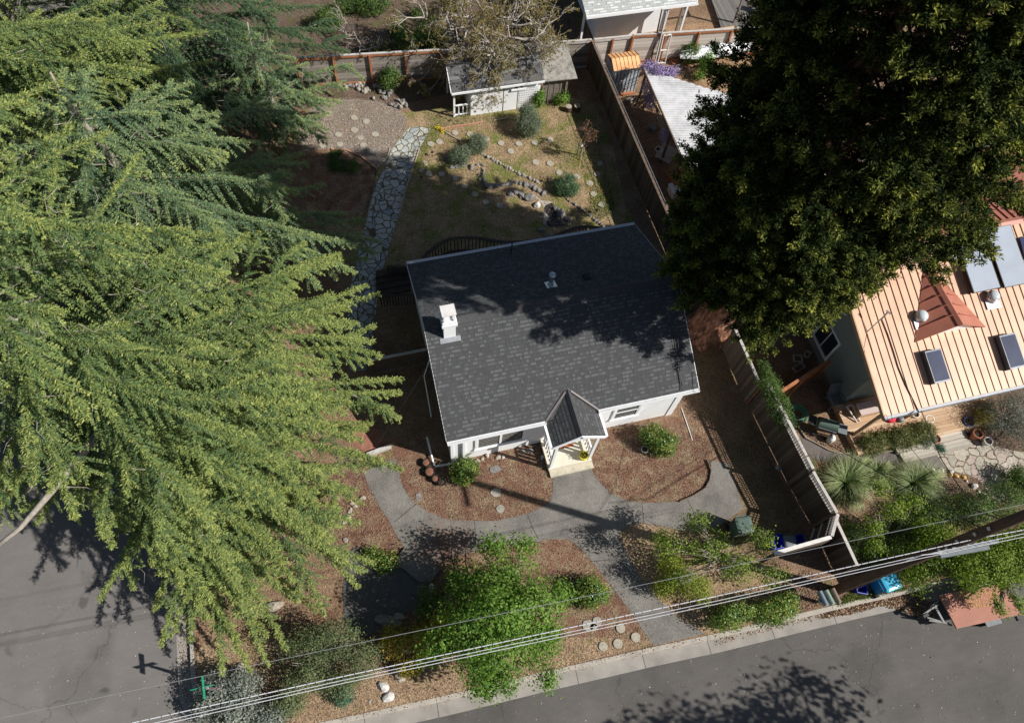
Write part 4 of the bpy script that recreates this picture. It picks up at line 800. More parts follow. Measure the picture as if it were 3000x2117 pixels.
limbsA = [([tuple(Vector((-9.2, 12.0, 6.4))), tuple(P(300, 1255, 6.8)), tuple(P(236, 1335, 6.6)), tuple(P(150, 1440, 6.2)), tuple(P(60, 1545, 5.8)), tuple(P(-60, 1640, 5.4))], .17, .05),
          ([(-9.2, 12.0, 9.6), tuple(P(60, 960, 9.2)), tuple(P(-60, 870, 9.4))], .17, .09), ([(-9.2, 12, 8.6), tuple(P(90, 895, 9.6)), tuple(P(20, 860, 10.2))], .13, .06), ([(-9.2, 12, 7.2), tuple(P(300, 1085, 8.0)), tuple(P(480, 1060, 7.6))], .09, .03)]
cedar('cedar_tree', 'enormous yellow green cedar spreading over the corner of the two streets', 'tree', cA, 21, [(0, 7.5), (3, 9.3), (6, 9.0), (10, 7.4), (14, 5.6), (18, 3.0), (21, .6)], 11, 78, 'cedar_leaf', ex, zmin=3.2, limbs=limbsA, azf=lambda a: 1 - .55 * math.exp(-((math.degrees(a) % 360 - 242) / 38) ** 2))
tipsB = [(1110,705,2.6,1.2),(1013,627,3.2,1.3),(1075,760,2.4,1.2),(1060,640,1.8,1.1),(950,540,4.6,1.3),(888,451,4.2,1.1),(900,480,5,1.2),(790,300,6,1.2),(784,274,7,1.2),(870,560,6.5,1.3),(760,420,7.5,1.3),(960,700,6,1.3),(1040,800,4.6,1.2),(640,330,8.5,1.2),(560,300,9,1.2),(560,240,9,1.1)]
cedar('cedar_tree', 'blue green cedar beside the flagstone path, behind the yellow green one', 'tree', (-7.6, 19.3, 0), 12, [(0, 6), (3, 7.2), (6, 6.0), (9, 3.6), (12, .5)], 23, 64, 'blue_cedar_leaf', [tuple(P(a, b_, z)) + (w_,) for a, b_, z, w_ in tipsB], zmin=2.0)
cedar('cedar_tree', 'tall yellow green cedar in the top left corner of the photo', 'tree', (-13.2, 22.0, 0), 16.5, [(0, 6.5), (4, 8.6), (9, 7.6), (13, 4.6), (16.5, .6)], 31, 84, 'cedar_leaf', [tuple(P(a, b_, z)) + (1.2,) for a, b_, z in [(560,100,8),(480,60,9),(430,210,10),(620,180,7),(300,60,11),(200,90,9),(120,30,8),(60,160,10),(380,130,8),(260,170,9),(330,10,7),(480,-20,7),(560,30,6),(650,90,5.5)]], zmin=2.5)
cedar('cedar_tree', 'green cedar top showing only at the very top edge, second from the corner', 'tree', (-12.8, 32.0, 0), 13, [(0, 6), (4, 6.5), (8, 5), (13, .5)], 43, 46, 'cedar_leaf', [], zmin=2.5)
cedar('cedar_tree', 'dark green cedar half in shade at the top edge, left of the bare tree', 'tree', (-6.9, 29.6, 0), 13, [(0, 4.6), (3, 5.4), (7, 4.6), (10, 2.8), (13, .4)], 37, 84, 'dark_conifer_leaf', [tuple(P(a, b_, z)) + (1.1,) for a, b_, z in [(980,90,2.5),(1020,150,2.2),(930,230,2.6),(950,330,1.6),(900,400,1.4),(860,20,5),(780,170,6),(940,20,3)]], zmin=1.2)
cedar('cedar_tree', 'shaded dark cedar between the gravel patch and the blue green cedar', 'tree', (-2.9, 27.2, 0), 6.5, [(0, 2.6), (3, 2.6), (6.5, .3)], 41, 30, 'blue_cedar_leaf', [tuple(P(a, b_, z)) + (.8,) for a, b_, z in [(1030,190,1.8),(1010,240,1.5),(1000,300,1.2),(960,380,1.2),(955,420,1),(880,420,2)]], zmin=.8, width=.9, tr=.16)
# ---- broadleaf plants
def cloud(r, blobs, leaf, per_m2=170, clump=.16, flat=.5, shell=.62):
    """blobs: (centre, (rx,ry,rz)); leaves gathered in clumps through the outer part of each ellipsoid"""
    C = []; Nn = []; T = []
    for c, rad in blobs:
        c = np.array(c, float); rad = np.array(rad, float); area = 4 * math.pi * ((rad[0] * rad[1]) ** .8 + (rad[0] * rad[2]) ** .8 + (rad[1] * rad[2]) ** .8) / 3
        n = int(area * per_m2); nk = max(5, int(area / (clump * clump * 5)))
        kd = randdirs(r, nk, .15); kr = (shell + (1 - shell) * r.random(nk) ** .7)[:, None] * (1 + r.normal(0, .07, nk))[:, None]; kc = kd * kr * rad
        i = r.integers(0, nk, n); jit = r.normal(0, clump, (n, 3)) * np.minimum(1, rad / (rad.max() * .7))
        p = kc[i] + jit; p[:, 2] = np.maximum(p[:, 2], -c[2] + .03); C.append(c + p); Nn.append(unit(unit(p / rad) + r.normal(0, flat, (n, 3)) + UP * .25))
        T.append(np.clip(.45 + (r.random(nk)[i] - .5) * .45 + r.normal(0, .17, n), 0, 1))
    C = np.concatenate(C); Nn = np.concatenate(Nn); n = len(C); D = unit(np.cross(Nn, randdirs(r, n))); S_ = np.cross(Nn, D)
    L = leaf[0] * r.uniform(.65, 1.3, n); return diamonds(C, D, S_, L, leaf[1] * L / leaf[0]), np.concatenate(T)
def stems(mb, r, base, targets, r0=.03, wob=.12, n=5):
    base = np.array(base, float)
    for tg in targets:
        tg = np.array(tg, float); k = 6; pts = []
        for i in range(k):
            u = i / (k - 1); p = base + (tg - base) * u + UP * (.18 * np.linalg.norm(tg - base) * u * (1 - u)); p = p + (r.normal(0, wob, 3) * (u * (1 - u) * 2)); pts.append(tuple(p))
        mb.tube(pts, [max(.004, r0 * (1 - .85 * i / (k - 1))) for i in range(k)], n, cap=False)
def plant(name, label, cat, base, blobs, mat, leaf=(.07, .045), per_m2=170, seed=1, clump=.14, bark='bark_grey', nst=14, r0=.03, group=None, flat=.5, shell=.62, trunkh=0, parts=('foliage', 'stems'), mats2=None, twigs=0):
    per_m2 *= 1.0 if name == 'street_tree' else (1.6 if name == 'leafy_tree' else 2.3); blobs = blobs if name == 'street_tree' else [(c_, tuple(q_ * 1.08 for q_ in e_)) for c_, e_ in blobs]
    r = np.random.default_rng(seed); b = Vector(base); t = thing(name, label, cat, tuple(b), group)
    V, T = cloud(r, blobs, leaf, per_m2, clump, flat, shell); npmesh(parts[0], V, T, mat, t)
    tg = []
    for c, rad in blobs:
        for _ in range(max(2, nst // len(blobs))): d_ = randdirs(r, 1, .2)[0]; tg.append(np.array(c) + d_ * np.array(rad) * r.uniform(.7, 1.02))
    mb = MB(); b0 = np.array([b.x, b.y, 0.0])
    if trunkh: mb.tube([(b.x, b.y, 0), (b.x + .03, b.y, trunkh * .5), (b.x, b.y, trunkh)], [r0 * 1.5, r0 * 1.2, r0], 8); b0 = np.array([b.x, b.y, trunkh * .95])
    stems(mb, r, b0, tg, r0)
    if twigs:
        for _ in range(twigs):
            c, rad = blobs[r.integers(len(blobs))]; d_ = randdirs(r, 1, .3)[0]; e = np.array(c) + d_ * np.array(rad) * r.uniform(.85, 1.1); s_ = np.array(c) + d_ * np.array(rad) * r.uniform(.2, .5) + r.normal(0, .1, 3)
            stems(mb, r, s_, [e], .012, .05, 4)
    mb.build(parts[1], bark, t, smooth=True); return t
def pb(px, py, z, rx, ry, rz): p = P(px, py, z); return ((p.x, p.y, p.z), (rx, ry, rz))
# bright green tree in the front bed
plant('leafy_tree', 'bright green leafy young tree standing over the front kerb and overhead wires', 'tree', P(1465, 1850) , [pb(1470,1700,2.6,1.15,.85,.8), pb(1390,1820,2.9,1.25,1.0,.9), pb(1550,1790,2.9,1.15,1.0,.9), pb(1450,1920,2.9,1.3,.8,.8), pb(1470,1790,3.7,1.1,.9,.7), pb(1590,1880,2.4,.75,.65,.6), pb(1300,1890,2.3,.85,.55,.6), pb(1360,1700,2.2,.6,.5,.5), pb(1450,1990,2.3,1.0,.45,.5), pb(1640,1735,2.0,.4,.4,.4), pb(1600,1990,2.0,.3,.25,.3), pb(1445,1600,2.0,.5,.3,.4), pb(1530,1600,1.9,.35,.3,.4), pb(1415,2010,2.2,.3,.35,.3)], 'bright_leaf', (.10,.062), 150, 3, .17, nst=60, r0=.05, shell=.4, trunkh=1.0, parts=('crown', 'trunk'), twigs=40)
plant('open_shrub', 'sparse twiggy shrub with grey stems and green leaves beside the green bin', 'shrub', P(2110, 1640), [pb(1960,1590,2.0,.6,.5,.5), pb(2230,1590,1.7,.55,.5,.5), pb(2040,1530,1.9,.5,.35,.45), pb(2160,1660,1.9,.65,.5,.5), pb(2090,1600,2.2,.9,.5,.3), pb(2260,1680,1.2,.55,.4,.4), pb(2000,1690,1.6,.5,.3,.4)], 'lime_leaf', (.075,.05), 85, 7, .12, nst=40, r0=.03, shell=.35, twigs=200)
plant('yellow_shrub', 'yellow green shrub left of the sparse twiggy shrub', 'shrub', P(1985, 1710), [pb(1975,1665,.9,.5,.5,.5), pb(2040,1720,.9,.6,.45,.5), pb(1950,1720,.6,.35,.3,.35)], 'yellow_green_leaf', (.06,.042), 230, 9, .12, nst=20)
plant('camellia_bush', 'dense dark green bush with red new leaves at the kerb below the twiggy shrub', 'bush', P(2190, 1800), [pb(2140,1800,.7,.75,.42,.65), pb(2260,1790,.7,.75,.4,.6), pb(2310,1770,.4,.3,.35,.4)], 'glossy_leaf', (.065,.045), 330, 10, .11, nst=16)
plant('round_bush', 'round glossy green and yellow bush at the front left house corner', 'bush', P(1362, 1385), [pb(1362,1380,.48,.48,.44,.48)], 'glossy_leaf', (.065,.046), 480, 12, .09, nst=10)
plant('round_bush', 'rounded glossy bush in the mulch bed under the right front window', 'bush', P(1930, 1300), [pb(1912,1278,.5,.46,.42,.48), pb(1945,1303,.5,.46,.42,.5)], 'glossy_leaf', (.065,.046), 430, 13, .09, nst=14)
plant('round_bush', 'round dark bush with orange new growth between the leafy tree and the diagonal path', 'bush', P(1733, 1745), [pb(1733,1735,.5,.55,.52,.5)], 'glossy_leaf', (.065,.046), 450, 14, .1, nst=10)
plant('silver_shrub', 'silvery grey shrub growing around the street sign at the corner', 'shrub', P(680, 2030), [pb(640,2020,.8,.55,.5,.55), pb(700,2010,.9,.6,.55,.6), pb(690,2090,.8,.7,.45,.6), pb(600,2080,.5,.35,.4,.4), pb(790,2100,.6,.6,.35,.5)], 'grey_leaf', (.075,.042), 330, 15, .11, nst=16)
plant('olive_shrub', 'olive green airy shrub right of the silvery shrub, below the cedar', 'shrub', P(960, 1940), [pb(900,1900,1.3,.75,.6,.7), pb(980,1870,1.6,.75,.6,.7), pb(1060,1930,1.1,.55,.5,.6), pb(900,1980,1.0,.7,.5,.6), pb(840,2060,.7,.55,.4,.5), pb(1000,2000,.8,.5,.4,.5)], 'sage_green_leaf', (.07,.035), 230, 16, .14, nst=40, twigs=60)
plant('teal_plant', 'low teal green mound plant on the kerb strip by the wires', 'plant', P(1005, 2040), [pb(1005,2030,.3,.32,.4,.3)], 'teal_leaf', (.05,.03), 420, 17, .07, nst=6)
plant('rust_yellow_shrub', 'yellow and rust leaved shrub left of the bright green tree', 'shrub', P(1190, 1910), [pb(1160,1880,.7,.45,.45,.5), pb(1240,1870,.7,.45,.5,.5), pb(1200,1950,.4,.5,.25,.3), pb(1290,1830,.7,.5,.4,.5)], 'rust_yellow_leaf', (.07,.05), 190, 18, .13, nst=20)
plant('dark_shrub', 'shaded green shrub between the dark asphalt pad and the bright green tree', 'shrub', P(1290, 1790), [pb(1270,1770,.6,.6,.6,.5), pb(1340,1700,.5,.4,.4,.4)], 'mid_leaf', (.07,.05), 170, 19, .13, nst=16)
plant('low_shrub', 'small dark green shrub beside the lower left end of the curved walk', 'shrub', P(1120, 1650), [pb(1130,1645,.3,.4,.3,.3), pb(1090,1625,.2,.3,.25,.2)], 'glossy_leaf', (.07,.045), 240, 20, .1, nst=8)
plant('rosemary_bush', 'grey green upright bush just below the white garden shed', 'bush', P(1553, 385), [pb(1550,365,.6,.50,.5,.55), pb(1545,330,.8,.38,.35,.4)], 'rosemary_leaf', (.10,.022), 560, 21, .09, nst=24, flat=.9)
plant('lavender_bush', 'grey green lavender bush left of its twin by the rock edging', 'bush', P(1345, 470), [pb(1348,455,.35,.48,.42,.38)], 'rosemary_leaf', (.09,.022), 600, 22, .08, nst=20, flat=.9)
plant('lavender_bush', 'grey green lavender bush right of its twin, nearer the shed', 'bush', P(1395, 430), [pb(1398,420,.4,.40,.38,.42)], 'rosemary_leaf', (.09,.022), 600, 23, .08, nst=20, flat=.9)
plant('sage_bush', 'green feathery bush above the rock lined pond', 'bush', P(1665, 555), [pb(1663,543,.35,.52,.5,.40)], 'grey_green_leaf', (.09,.022), 640, 24, .08, nst=20, flat=.9)
plant('fence_shrub', 'bright green round shrub against the back fence', 'shrub', P(1142, 245), [pb(1142,232,.6,.45,.35,.5)], 'mid_leaf', (.08,.055), 330, 25, .11, nst=10)
plant('ground_juniper', 'low spreading green plant in the brown bed below the gravel patch', 'plant', P(1003, 485), [pb(985,480,.12,.40,.32,.14), pb(1025,490,.12,.40,.35,.14), pb(985,455,.12,.25,.2,.12)], 'mid_leaf', (.10,.03), 330, 26, .09, nst=24, flat=.7)
plant('shed_vine', 'light green vine climbing the right end of the white shed wall', 'vine', P(1588, 305), [pb(1580,290,.6,.22,.10,.5), pb(1565,255,1.1,.35,.12,.3), pb(1590,275,.5,.2,.1,.35)], 'bright_leaf', (.08,.055), 330, 27, .1, nst=10)
plant('shed_shrub', 'small bright shrub at the foot of the dark lean-to wall', 'shrub', P(1645, 300), [pb(1645,290,.35,.32,.25,.3)], 'bright_leaf', (.07,.045), 260, 28, .1, nst=8)
plant('fence_vine', 'green leafy vine spilling over the top of the side fence', 'vine', P(2245, 1190), [pb(2250,1130,2.2,.32,.5,.4), pb(2280,1190,2.1,.35,.55,.45), pb(2300,1240,1.6,.25,.35,.4), pb(2262,1150,1.4,.25,.45,.5), pb(2240,1080,2.3,.15,.4,.25)], 'mid_leaf', (.055,.038), 330, 29, .1, nst=24)
plant('fence_creeper', 'small green creeper on the lower part of the lattice fence', 'vine', P(2350, 1375), [pb(2365,1370,1.2,.2,.4,.35)], 'mid_leaf', (.055,.038), 260, 30, .1, nst=8)
plant('spreading_rosemary', 'wide dark green rosemary hedge below the neighbour deck', 'shrub', P(2600, 1290), [pb(2560,1300,.3,.6,.4,.35), pb(2640,1285,.4,.6,.42,.4), pb(2700,1270,.35,.5,.4,.35)], 'olive_leaf', (.13,.022), 520, 31, .1, nst=30, flat=.9)
plant('grey_santolina', 'pale grey low plant between the rosemary hedge and terracotta pot', 'plant', P(2720, 1300), [pb(2712,1285,.2,.3,.35,.22)], 'grey_leaf', (.05,.03), 480, 32, .07, nst=8)
plant('tiny_teal_plant', 'small teal plant below the broken terracotta pot', 'plant', P(2755, 1315), [pb(2755,1312,.12,.17,.17,.12)], 'teal_leaf', (.04,.03), 480, 33, .05, nst=4)
plant('smoky_shrub', 'large grey twiggy shrub at the right edge beside the orange roofed house', 'shrub', P(2950, 1240), [pb(2940,1220,.9,.8,.8,.8), pb(3010,1260,.9,.8,.8,.8), pb(2990,1180,1.1,.7,.6,.7), pb(2890,1200,.5,.4,.35,.4)], 'grey_leaf', (.05,.022), 230, 34, .13, nst=60, twigs=200)
plant('gold_shrub', 'small olive and gold shrub between the flower pots on the flagstone patio', 'shrub', P(2880, 1235), [pb(2880,1225,.4,.42,.36,.36)], 'rust_yellow_leaf', (.05,.03), 300, 35, .09, nst=10)
plant('edge_shrub', 'dark green shrub at the right edge below the flagstone patio', 'shrub', P(3000, 1410), [pb(2990,1400,.5,.35,.5,.45), pb(3010,1440,.5,.5,.5,.45)], 'mid_leaf', (.06,.04), 300, 36, .1, nst=12)
plant('large_hedge_tree', 'large bright green tree overhanging the rust coloured trailer', 'tree', P(2900, 1700), [pb(2760,1610,2.0,.9,.8,.8), pb(2860,1660,2.2,1.0,.8,.8), pb(2960,1640,2.4,1.1,.9,.9), pb(2880,1620,2.4,1.0,.8,.8), pb(2990,1590,2.4,1.0,.8,.8), pb(3030,1650,2.1,.8,.6,.7), pb(2920,1675,2.0,.7,.45,.6), pb(2690,1680,1.4,.6,.5,.5), pb(2925,1775,1.8,.10,.28,.15), pb(2975,1760,1.8,.12,.28,.15)], 'lime_leaf', (.075,.05), 210, 37, .15, nst=60, r0=.05, shell=.4, trunkh=.6, parts=('crown', 'trunk'), twigs=60)
plant('open_plum_tree', 'thin branched tree with yellow green leaf tufts right of the corner fence', 'tree', P(2590, 1600), [pb(2580,1430,2.2,.4,.4,.35), pb(2620,1490,2.0,.5,.4,.4), pb(2560,1540,1.9,.35,.4,.35), pb(2680,1470,2.0,.5,.35,.35), pb(2570,1600,1.6,.35,.3,.3), pb(2640,1600,1.4,.5,.3,.3), pb(2700,1550,1.6,.5,.4,.4)], 'lime_leaf', (.075,.05), 95, 38, .10, nst=26, r0=.025, shell=.3, twigs=60)
plant('dark_hedge', 'dense dark green hedge between the tussock grasses and the utility pole', 'hedge', P(2780, 1530), [pb(2740,1530,.9,.9,.7,.7), pb(2840,1500,1.0,.9,.7,.8), pb(2930,1470,1.1,.8,.7,.8), pb(2650,1560,.6,.7,.5,.5), pb(2560,1620,.5,.6,.4,.45)], 'mid_leaf', (.06,.04), 230, 39, .13, nst=40, twigs=40)
plant('gate_shrub', 'pale green leafy shrub growing just behind the corner fence post', 'shrub', P(2480, 1560), [pb(2492,1560,1.1,.3,.45,.5), pb(2480,1600,.8,.25,.3,.4)], 'mid_leaf', (.06,.036), 230, 40, .1, nst=14)
plant('pond_wisteria', 'purple wisteria in bloom over the top edge of the corrugated canopy', 'vine', P(1900, 210), [(tuple(P(1900, 195, 2.3)), (.35, .22, .2)), (tuple(P(1935, 208, 2.35)), (.45, .25, .2)), (tuple(P(1965, 212, 2.3)), (.35, .2, .18))], 'wisteria_petal', (.07,.05), 380, 41, .09, nst=14)
plant('wisteria_vine', 'purple flowering wisteria hanging at the left edge of the corrugated canopy', 'vine', P(1905, 280), [(tuple(P(1897, 262, 1.7)), (.25, .5, .35)), (tuple(P(1905, 300, 1.4)), (.2, .4, .35)), (tuple(P(1948, 400, 1.5)), (.16, .4, .3))], 'wisteria_petal', (.06,.045), 170, 42, .09, nst=30)
for i, (nm, lb, px, py, z, rx, ry, rz) in enumerate([('potted_bush', 'leafy green bush in front of the white upturned boat', 2023, 157, .6, .45, .35, .5), ('young_lemon_tree', 'small bright green sapling with thin trunk right of the terracotta pots', 2072, 182, .9, .35, .3, .4), ('sapling', 'smallest bright green sapling above the canopy corner', 2053, 217, .4, .25, .22, .22), ('low_bush', 'low green bush against the end of the white boat', 2090, 150, .7, .35, .25, .3)]):
    plant(nm, lb, 'bush' if i != 1 else 'tree', P(px, py + 8), [pb(px, py, z, rx, ry, rz)], 'mid_leaf' if i in (0, 3) else 'bright_leaf', (.085,.05), 230, 50 + i, .1, nst=12)
for i, (lb, px, py, z, rx, ry) in enumerate([('dark green fern clump past the back fence, nearest the bare white tree', 1010, 22, .3, .5, .4), ('green clump in the far yard right of the bare white tree', 1170, 90, .3, .5, .4), ('small tuft of green at the foot of the far dirt bank', 1220, 40, .2, .25, .2), ('yellow green ground shrub close behind the back fence boards', 1110, 140, .25, .8, .35), ('dark leafy bush at the upper left of the far yard', 960, 60, .5, .7, .6), ('broad dark shrub in the far yard against the trunk of the budding tree', 1260, 95, .7, .9, .8), ('dark low shrub at the top edge, above the bare white tree', 1090, 5, .5, 1.0, .8), ('dark green bush tucked behind the board fence right of the bare white tree', 1190, 128, .5, .55, .4)]):
    plant('fern_clump' if i != 3 else 'ground_shrub', lb, 'plant', P(px, py), [pb(px, py, z, rx, ry, z + .1)], 'mid_leaf' if i != 3 else 'olive_leaf', (.10,.04), 220, 70 + i, .1, nst=8)
# branching bare / budding trees
def forked(r, mb, p, d, L, rad, lev, tips, spread=.55, gn=.15, nmin=2, kids=3, tropism=.06):
    k = 5; pts = [p]; dd = d
    for i in range(k): dd = unit((dd + r.normal(0, gn, 3) + UP * tropism)[None])[0]; pts.append(pts[-1] + dd * L / k)
    mb.tube([tuple(q) for q in pts], [rad * (1 - .45 * i / k) for i in range(k + 1)], 6 if rad > .03 else 4, cap=False)
    if lev == 0: tips.append((np.array(pts), dd)); return
    for j in range(kids):
        u = r.uniform(.45, 1.0) if j else 1.0; q = pts[min(k, int(round(u * k)))]
        nd = unit((dd + unit(r.normal(0, 1, 3)[None])[0] * spread * r.uniform(.7, 1.5))[None])[0]
        forked(r, mb, q, nd, L * r.uniform(.62, .85), rad * .58, lev - 1, tips, spread, gn, nmin, kids, tropism)
def forktree(name, label, base, L, rad, lev, seed, mat=None, bark='bark_pale', leafn=5, leaf=(.12, .03), spread=.6, kids=3, droop=True, d0=(0, 0, 1), trunk='branches', tropism=.06, cat='tree', gn=.15):
    r = np.random.default_rng(seed); b = Vector(base); t = thing(name, label, cat, tuple(b)); mb = MB(); tips = []
    for d in (d0 if isinstance(d0, list) else [d0]): forked(r, mb, np.array(b), unit(np.array([d], float))[0], L, rad, lev, tips, spread, gn, 2, kids, tropism)
    mb.build(trunk, bark, t, smooth=True)
    if mat:
        C = []; D = []
        for pts, dd in tips:
            for _ in range(leafn):
                i = r.integers(1, len(pts)); c = pts[i] + r.normal(0, .04, 3); C += [c] * 3; D += [unit((np.array([0, 0, -1.0 if droop else .3]) + r.normal(0, .45, 3))[None])[0] for _ in range(3)]
        C = np.array(C); D = np.array(D); n = len(C); S_ = unit(np.cross(D, randdirs(r, n)))
        npmesh('foliage', diamonds(C, D, S_, leaf[0] * r.uniform(.6, 1.3, n), leaf[1] * r.uniform(.7, 1.3, n)), np.clip(r.normal(.45, .25, n), 0, 1), mat, t); print(name, n)
    return t
forktree('budding_tree', 'broad pale branched tree with hanging yellow brown buds over the shed roof', (7.4, 31.2, 0), 2.15, .17, 6, 61, 'bud_leaf', leafn=4, leaf=(.12,.035), spread=.75, kids=3, d0=[(0,-.15,1), (.55,-.45,.8), (-.6,-.3,.8), (.2,.6,.8)], tropism=.03)
forktree('bare_tree', 'small bare white branched tree behind the back fence', tuple(P(1065, 142)), 1.0, .05, 4, 62, None, spread=.8, kids=3, d0=[(0, 0, 1), (-.7, .2, .6)], gn=.25)
forktree('ornamental_tree', 'thin young tree with reddish brown twigs on stakes in the back lawn', tuple(P(1697, 470)), .75, .028, 4, 63, 'brown_leaf', bark='bark_brown', leafn=4, leaf=(.06,.035), spread=.55, kids=3, droop=False, tropism=.12)
plant('street_tree', 'street tree across the front street whose leafy shadow falls on the asphalt', 'tree', (16.8, -8.6, -.15), [((13.2,-6.6,7.6),(1.9,1.2,1.2)),((15.4,-7.0,8.6),(2.0,1.5,1.3)),((17.8,-6.8,7.8),(2.0,1.5,1.3)),((11.4,-6.5,8.4),(1.3,.9,.9)),((16.0,-8.8,9),(2.4,1.8,1.5)),((19.6,-6.2,7.4),(1.3,1.2,1)),((13.6,-8.2,9.6),(1.8,1.5,1.2)),((14.4,-5.9,6.6),(1.1,.7,.8)),((17.0,-6.0,6.6),(1.1,.8,.8))], 'mid_leaf', (.22,.15), 26, 64, .26, nst=80, r0=.1, shell=.35, trunkh=4.5, parts=('crown','trunk'))
# ================================================================== OBJECT MATERIALS
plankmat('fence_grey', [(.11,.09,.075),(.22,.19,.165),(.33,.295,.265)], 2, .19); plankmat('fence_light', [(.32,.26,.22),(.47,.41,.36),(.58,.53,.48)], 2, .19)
plankmat('fence_dark', [(.035,.026,.019),(.075,.057,.042),(.13,.105,.082)], 1, .15); plankmat('fence_orange', [(.23,.085,.035),(.36,.14,.055),(.42,.20,.09)], 0, .15)  # dark fence: brown wood with the shade of its west face in the colour
plain('post_orange', (.36,.14,.06), .8, .15, 5); plain('post_brown', (.13,.09,.065), .9, .2, 5); plain('rail_grey', (.46,.43,.40), .85, .12, 6); plain('rail_white', (.62,.60,.56), .8, .1, 6)
plain('pole_wood', (.115,.07,.045), .9, .22, 5, fine=30, stretch=(4, 4, .4), bs_=.5); plain('cable_white', (.56,.57,.60), .4, .06); plain('cable_grey', (.22,.23,.24), .45, .1)
plain('bin_green', (.075,.115,.095), .5, .1, 3, fine=20); plain('bin_blue', (.01,.03,.42), .45, .08); plain('bin_cyan', (.02,.20,.45), .35, .1); plain('bin_lid_cyan', (.06,.38,.58), .28, .12); plain('bin_grey', (.14,.16,.17), .5, .1)
plain('mail_blue', (.19,.24,.29), .35, .1, metal=.3); plain('mail_green', (.22,.30,.24), .4, .1, metal=.2); plain('mail_brown', (.21,.15,.125), .45, .12, metal=.2)
plain('trailer_rust', (.36,.17,.125), .75, .09, 1.6, fine=22, spec=.25); plain('steel_grey', (.20,.20,.20), .55, .15, 6, metal=.4); plain('tyre', (.02,.02,.02), .85, .1)
plain('terracotta', (.43,.17,.09), .8, .14, 7); plain('pot_black', (.025,.022,.022), .5, .15); plain('pot_soil', (.22,.10,.06), .95, .25, 20); plain('pot_yellow', (.72,.66,.06), .4, .06); plain('pot_white', (.72,.70,.66), .6, .08); plain('pot_blue', (.08,.13,.25), .35, .15); plain('pot_grey', (.45,.45,.42), .7, .1); plain('dark_soil', (.05,.035,.025), .95, .2)
plain('stone_grey', (.19,.18,.17), .9, .2, 9, fine=35, bs_=.6); plain('stone_pale', (.30,.275,.24), .9, .15, 8, fine=35, bs_=.5); plain('stone_white', (.50,.48,.46), .9, .1, 8, bs_=.4); plain('stone_gold', (.62,.40,.13), .85, .15, 8); plain('stone_cream', (.33,.29,.23), .9, .15, 8, bs_=.4)
plain('stepping', (.34,.31,.25), .9, .13, 10, fine=40, bs_=.5); plain('edging_brick', (.40,.22,.14), .9, .15, 8); plain('pvc_white', (.80,.80,.80), .35, .03); plain('hose_green', (.05,.32,.22), .4, .08); plain('grill_black', (.035,.04,.04), .4, .15); plain('propane', (.70,.71,.70), .35, .05)
plain('sign_green', (.01,.30,.17), .5, .05); plain('sign_back', (.62,.65,.63), .5, .05); plain('stop_back', (.20,.10,.09), .6, .1); plain('lamp_black', (.02,.02,.02), .5, .1); plain('boat_white', (.74,.76,.78), .3, .04, 1.5); plain('pond_black', (.018,.018,.017), .5, .3, 5); plain('red_cloth', (.62,.02,.05), .8, .1); plain('table_teal', (.04,.42,.36), .5, .05); plain('bench_pink', (.50,.40,.37), .8, .05); plain('chip_log', (.36,.26,.17), .9, .15)
plain('deck_dark', (.055,.04,.032), .85, .2, 4)
def corrugated():
    mt, nt, b = new_mat('corrugated'); p = posn(nt)
    n1 = noise(nt, p, 1.5, 6, .65); nt.links.new(ramp(nt, n1, [(.3, (.30, .31, .32)), (.6, (.52, .52, .53))]), b.inputs['Base Color']); b.inputs['Roughness'].default_value = .5; bump(nt, b, noise(nt, p, 30, 3), .1, .01)
corrugated()
# ================================================================== FENCES
def boardfence(name, label, a, bpt, h, mat='fence_grey', nrails=0, post_every=None, postmat='post_orange', side=1, lattice=0, cap='rail_grey', ht=None, kick=None, postside=None):
    """solid boarded fence from a to bpt"""
    a = Vector((a[0], a[1], 0)); c = Vector((bpt[0], bpt[1], 0)); d = (c - a).normalized(); nn = Vector((-d.y, d.x, 0)) * side
    t = thing(name, label, 'fence', tuple((a + c) / 2)); L = (c - a).length
    hb = h - lattice
    MB().beam(a + Vector((0, 0, hb / 2 + .03)), c + Vector((0, 0, hb / 2 + .03)), .03, hb - .06).build('boards', mat, t)
    MB().beam(a + Vector((0, 0, h + .02)), c + Vector((0, 0, h + .02)), .11, .04).build('top_rail', cap, t)
    b = MB()
    for z in ([.25, hb * .55, hb - .08] if nrails else [hb - .08, .12]): b.beam(a + nn * .04 + Vector((0, 0, z)), c + nn * .04 + Vector((0, 0, z)), .045, .09)
    b.build('rail', kick or cap, t)
    if lattice:
        b = MB(); k = int(L / .105)
        for i in range(k + 1): p = a + d * (L * i / k); b.beam(p + Vector((0, 0, hb + .01)), p + Vector((0, 0, h)), .035, .012, up=tuple(nn))
        for j in range(1, int(lattice / .1)): z = hb + j * .1; b.beam(a + nn * .009 + Vector((0, 0, z)), c + nn * .009 + Vector((0, 0, z)), .012, .035)
        b.build('lattice', cap, t)
    n = max(1, round(L / (post_every or 2.4)))
    for i in range(n + 1):
        p = a + d * (L * i / n) + nn * .07; MB().beam(p, p + Vector((0, 0, h - .02)), .09, .09).build('post', postmat, t)
    return t
boardfence('back_fence', 'weathered grey board fence at the back left with orange brown posts', (-1.5, 30.35), (5.4, 29.65), 1.8, 'fence_grey', post_every=1.7, side=-1, kick='post_orange')
boardfence('back_fence', 'grey board fence behind the shed and lean-to', (5.45, 29.64), (13.0, 29.05), 1.75, 'fence_grey', post_every=2.5, side=-1)
boardfence('back_fence', 'sunlit pale board fence with rust brown posts behind the white boat', (15.2, 29.0), (22.2, 28.35), 1.75, 'fence_light', post_every=1.75, side=-1, kick='post_orange')
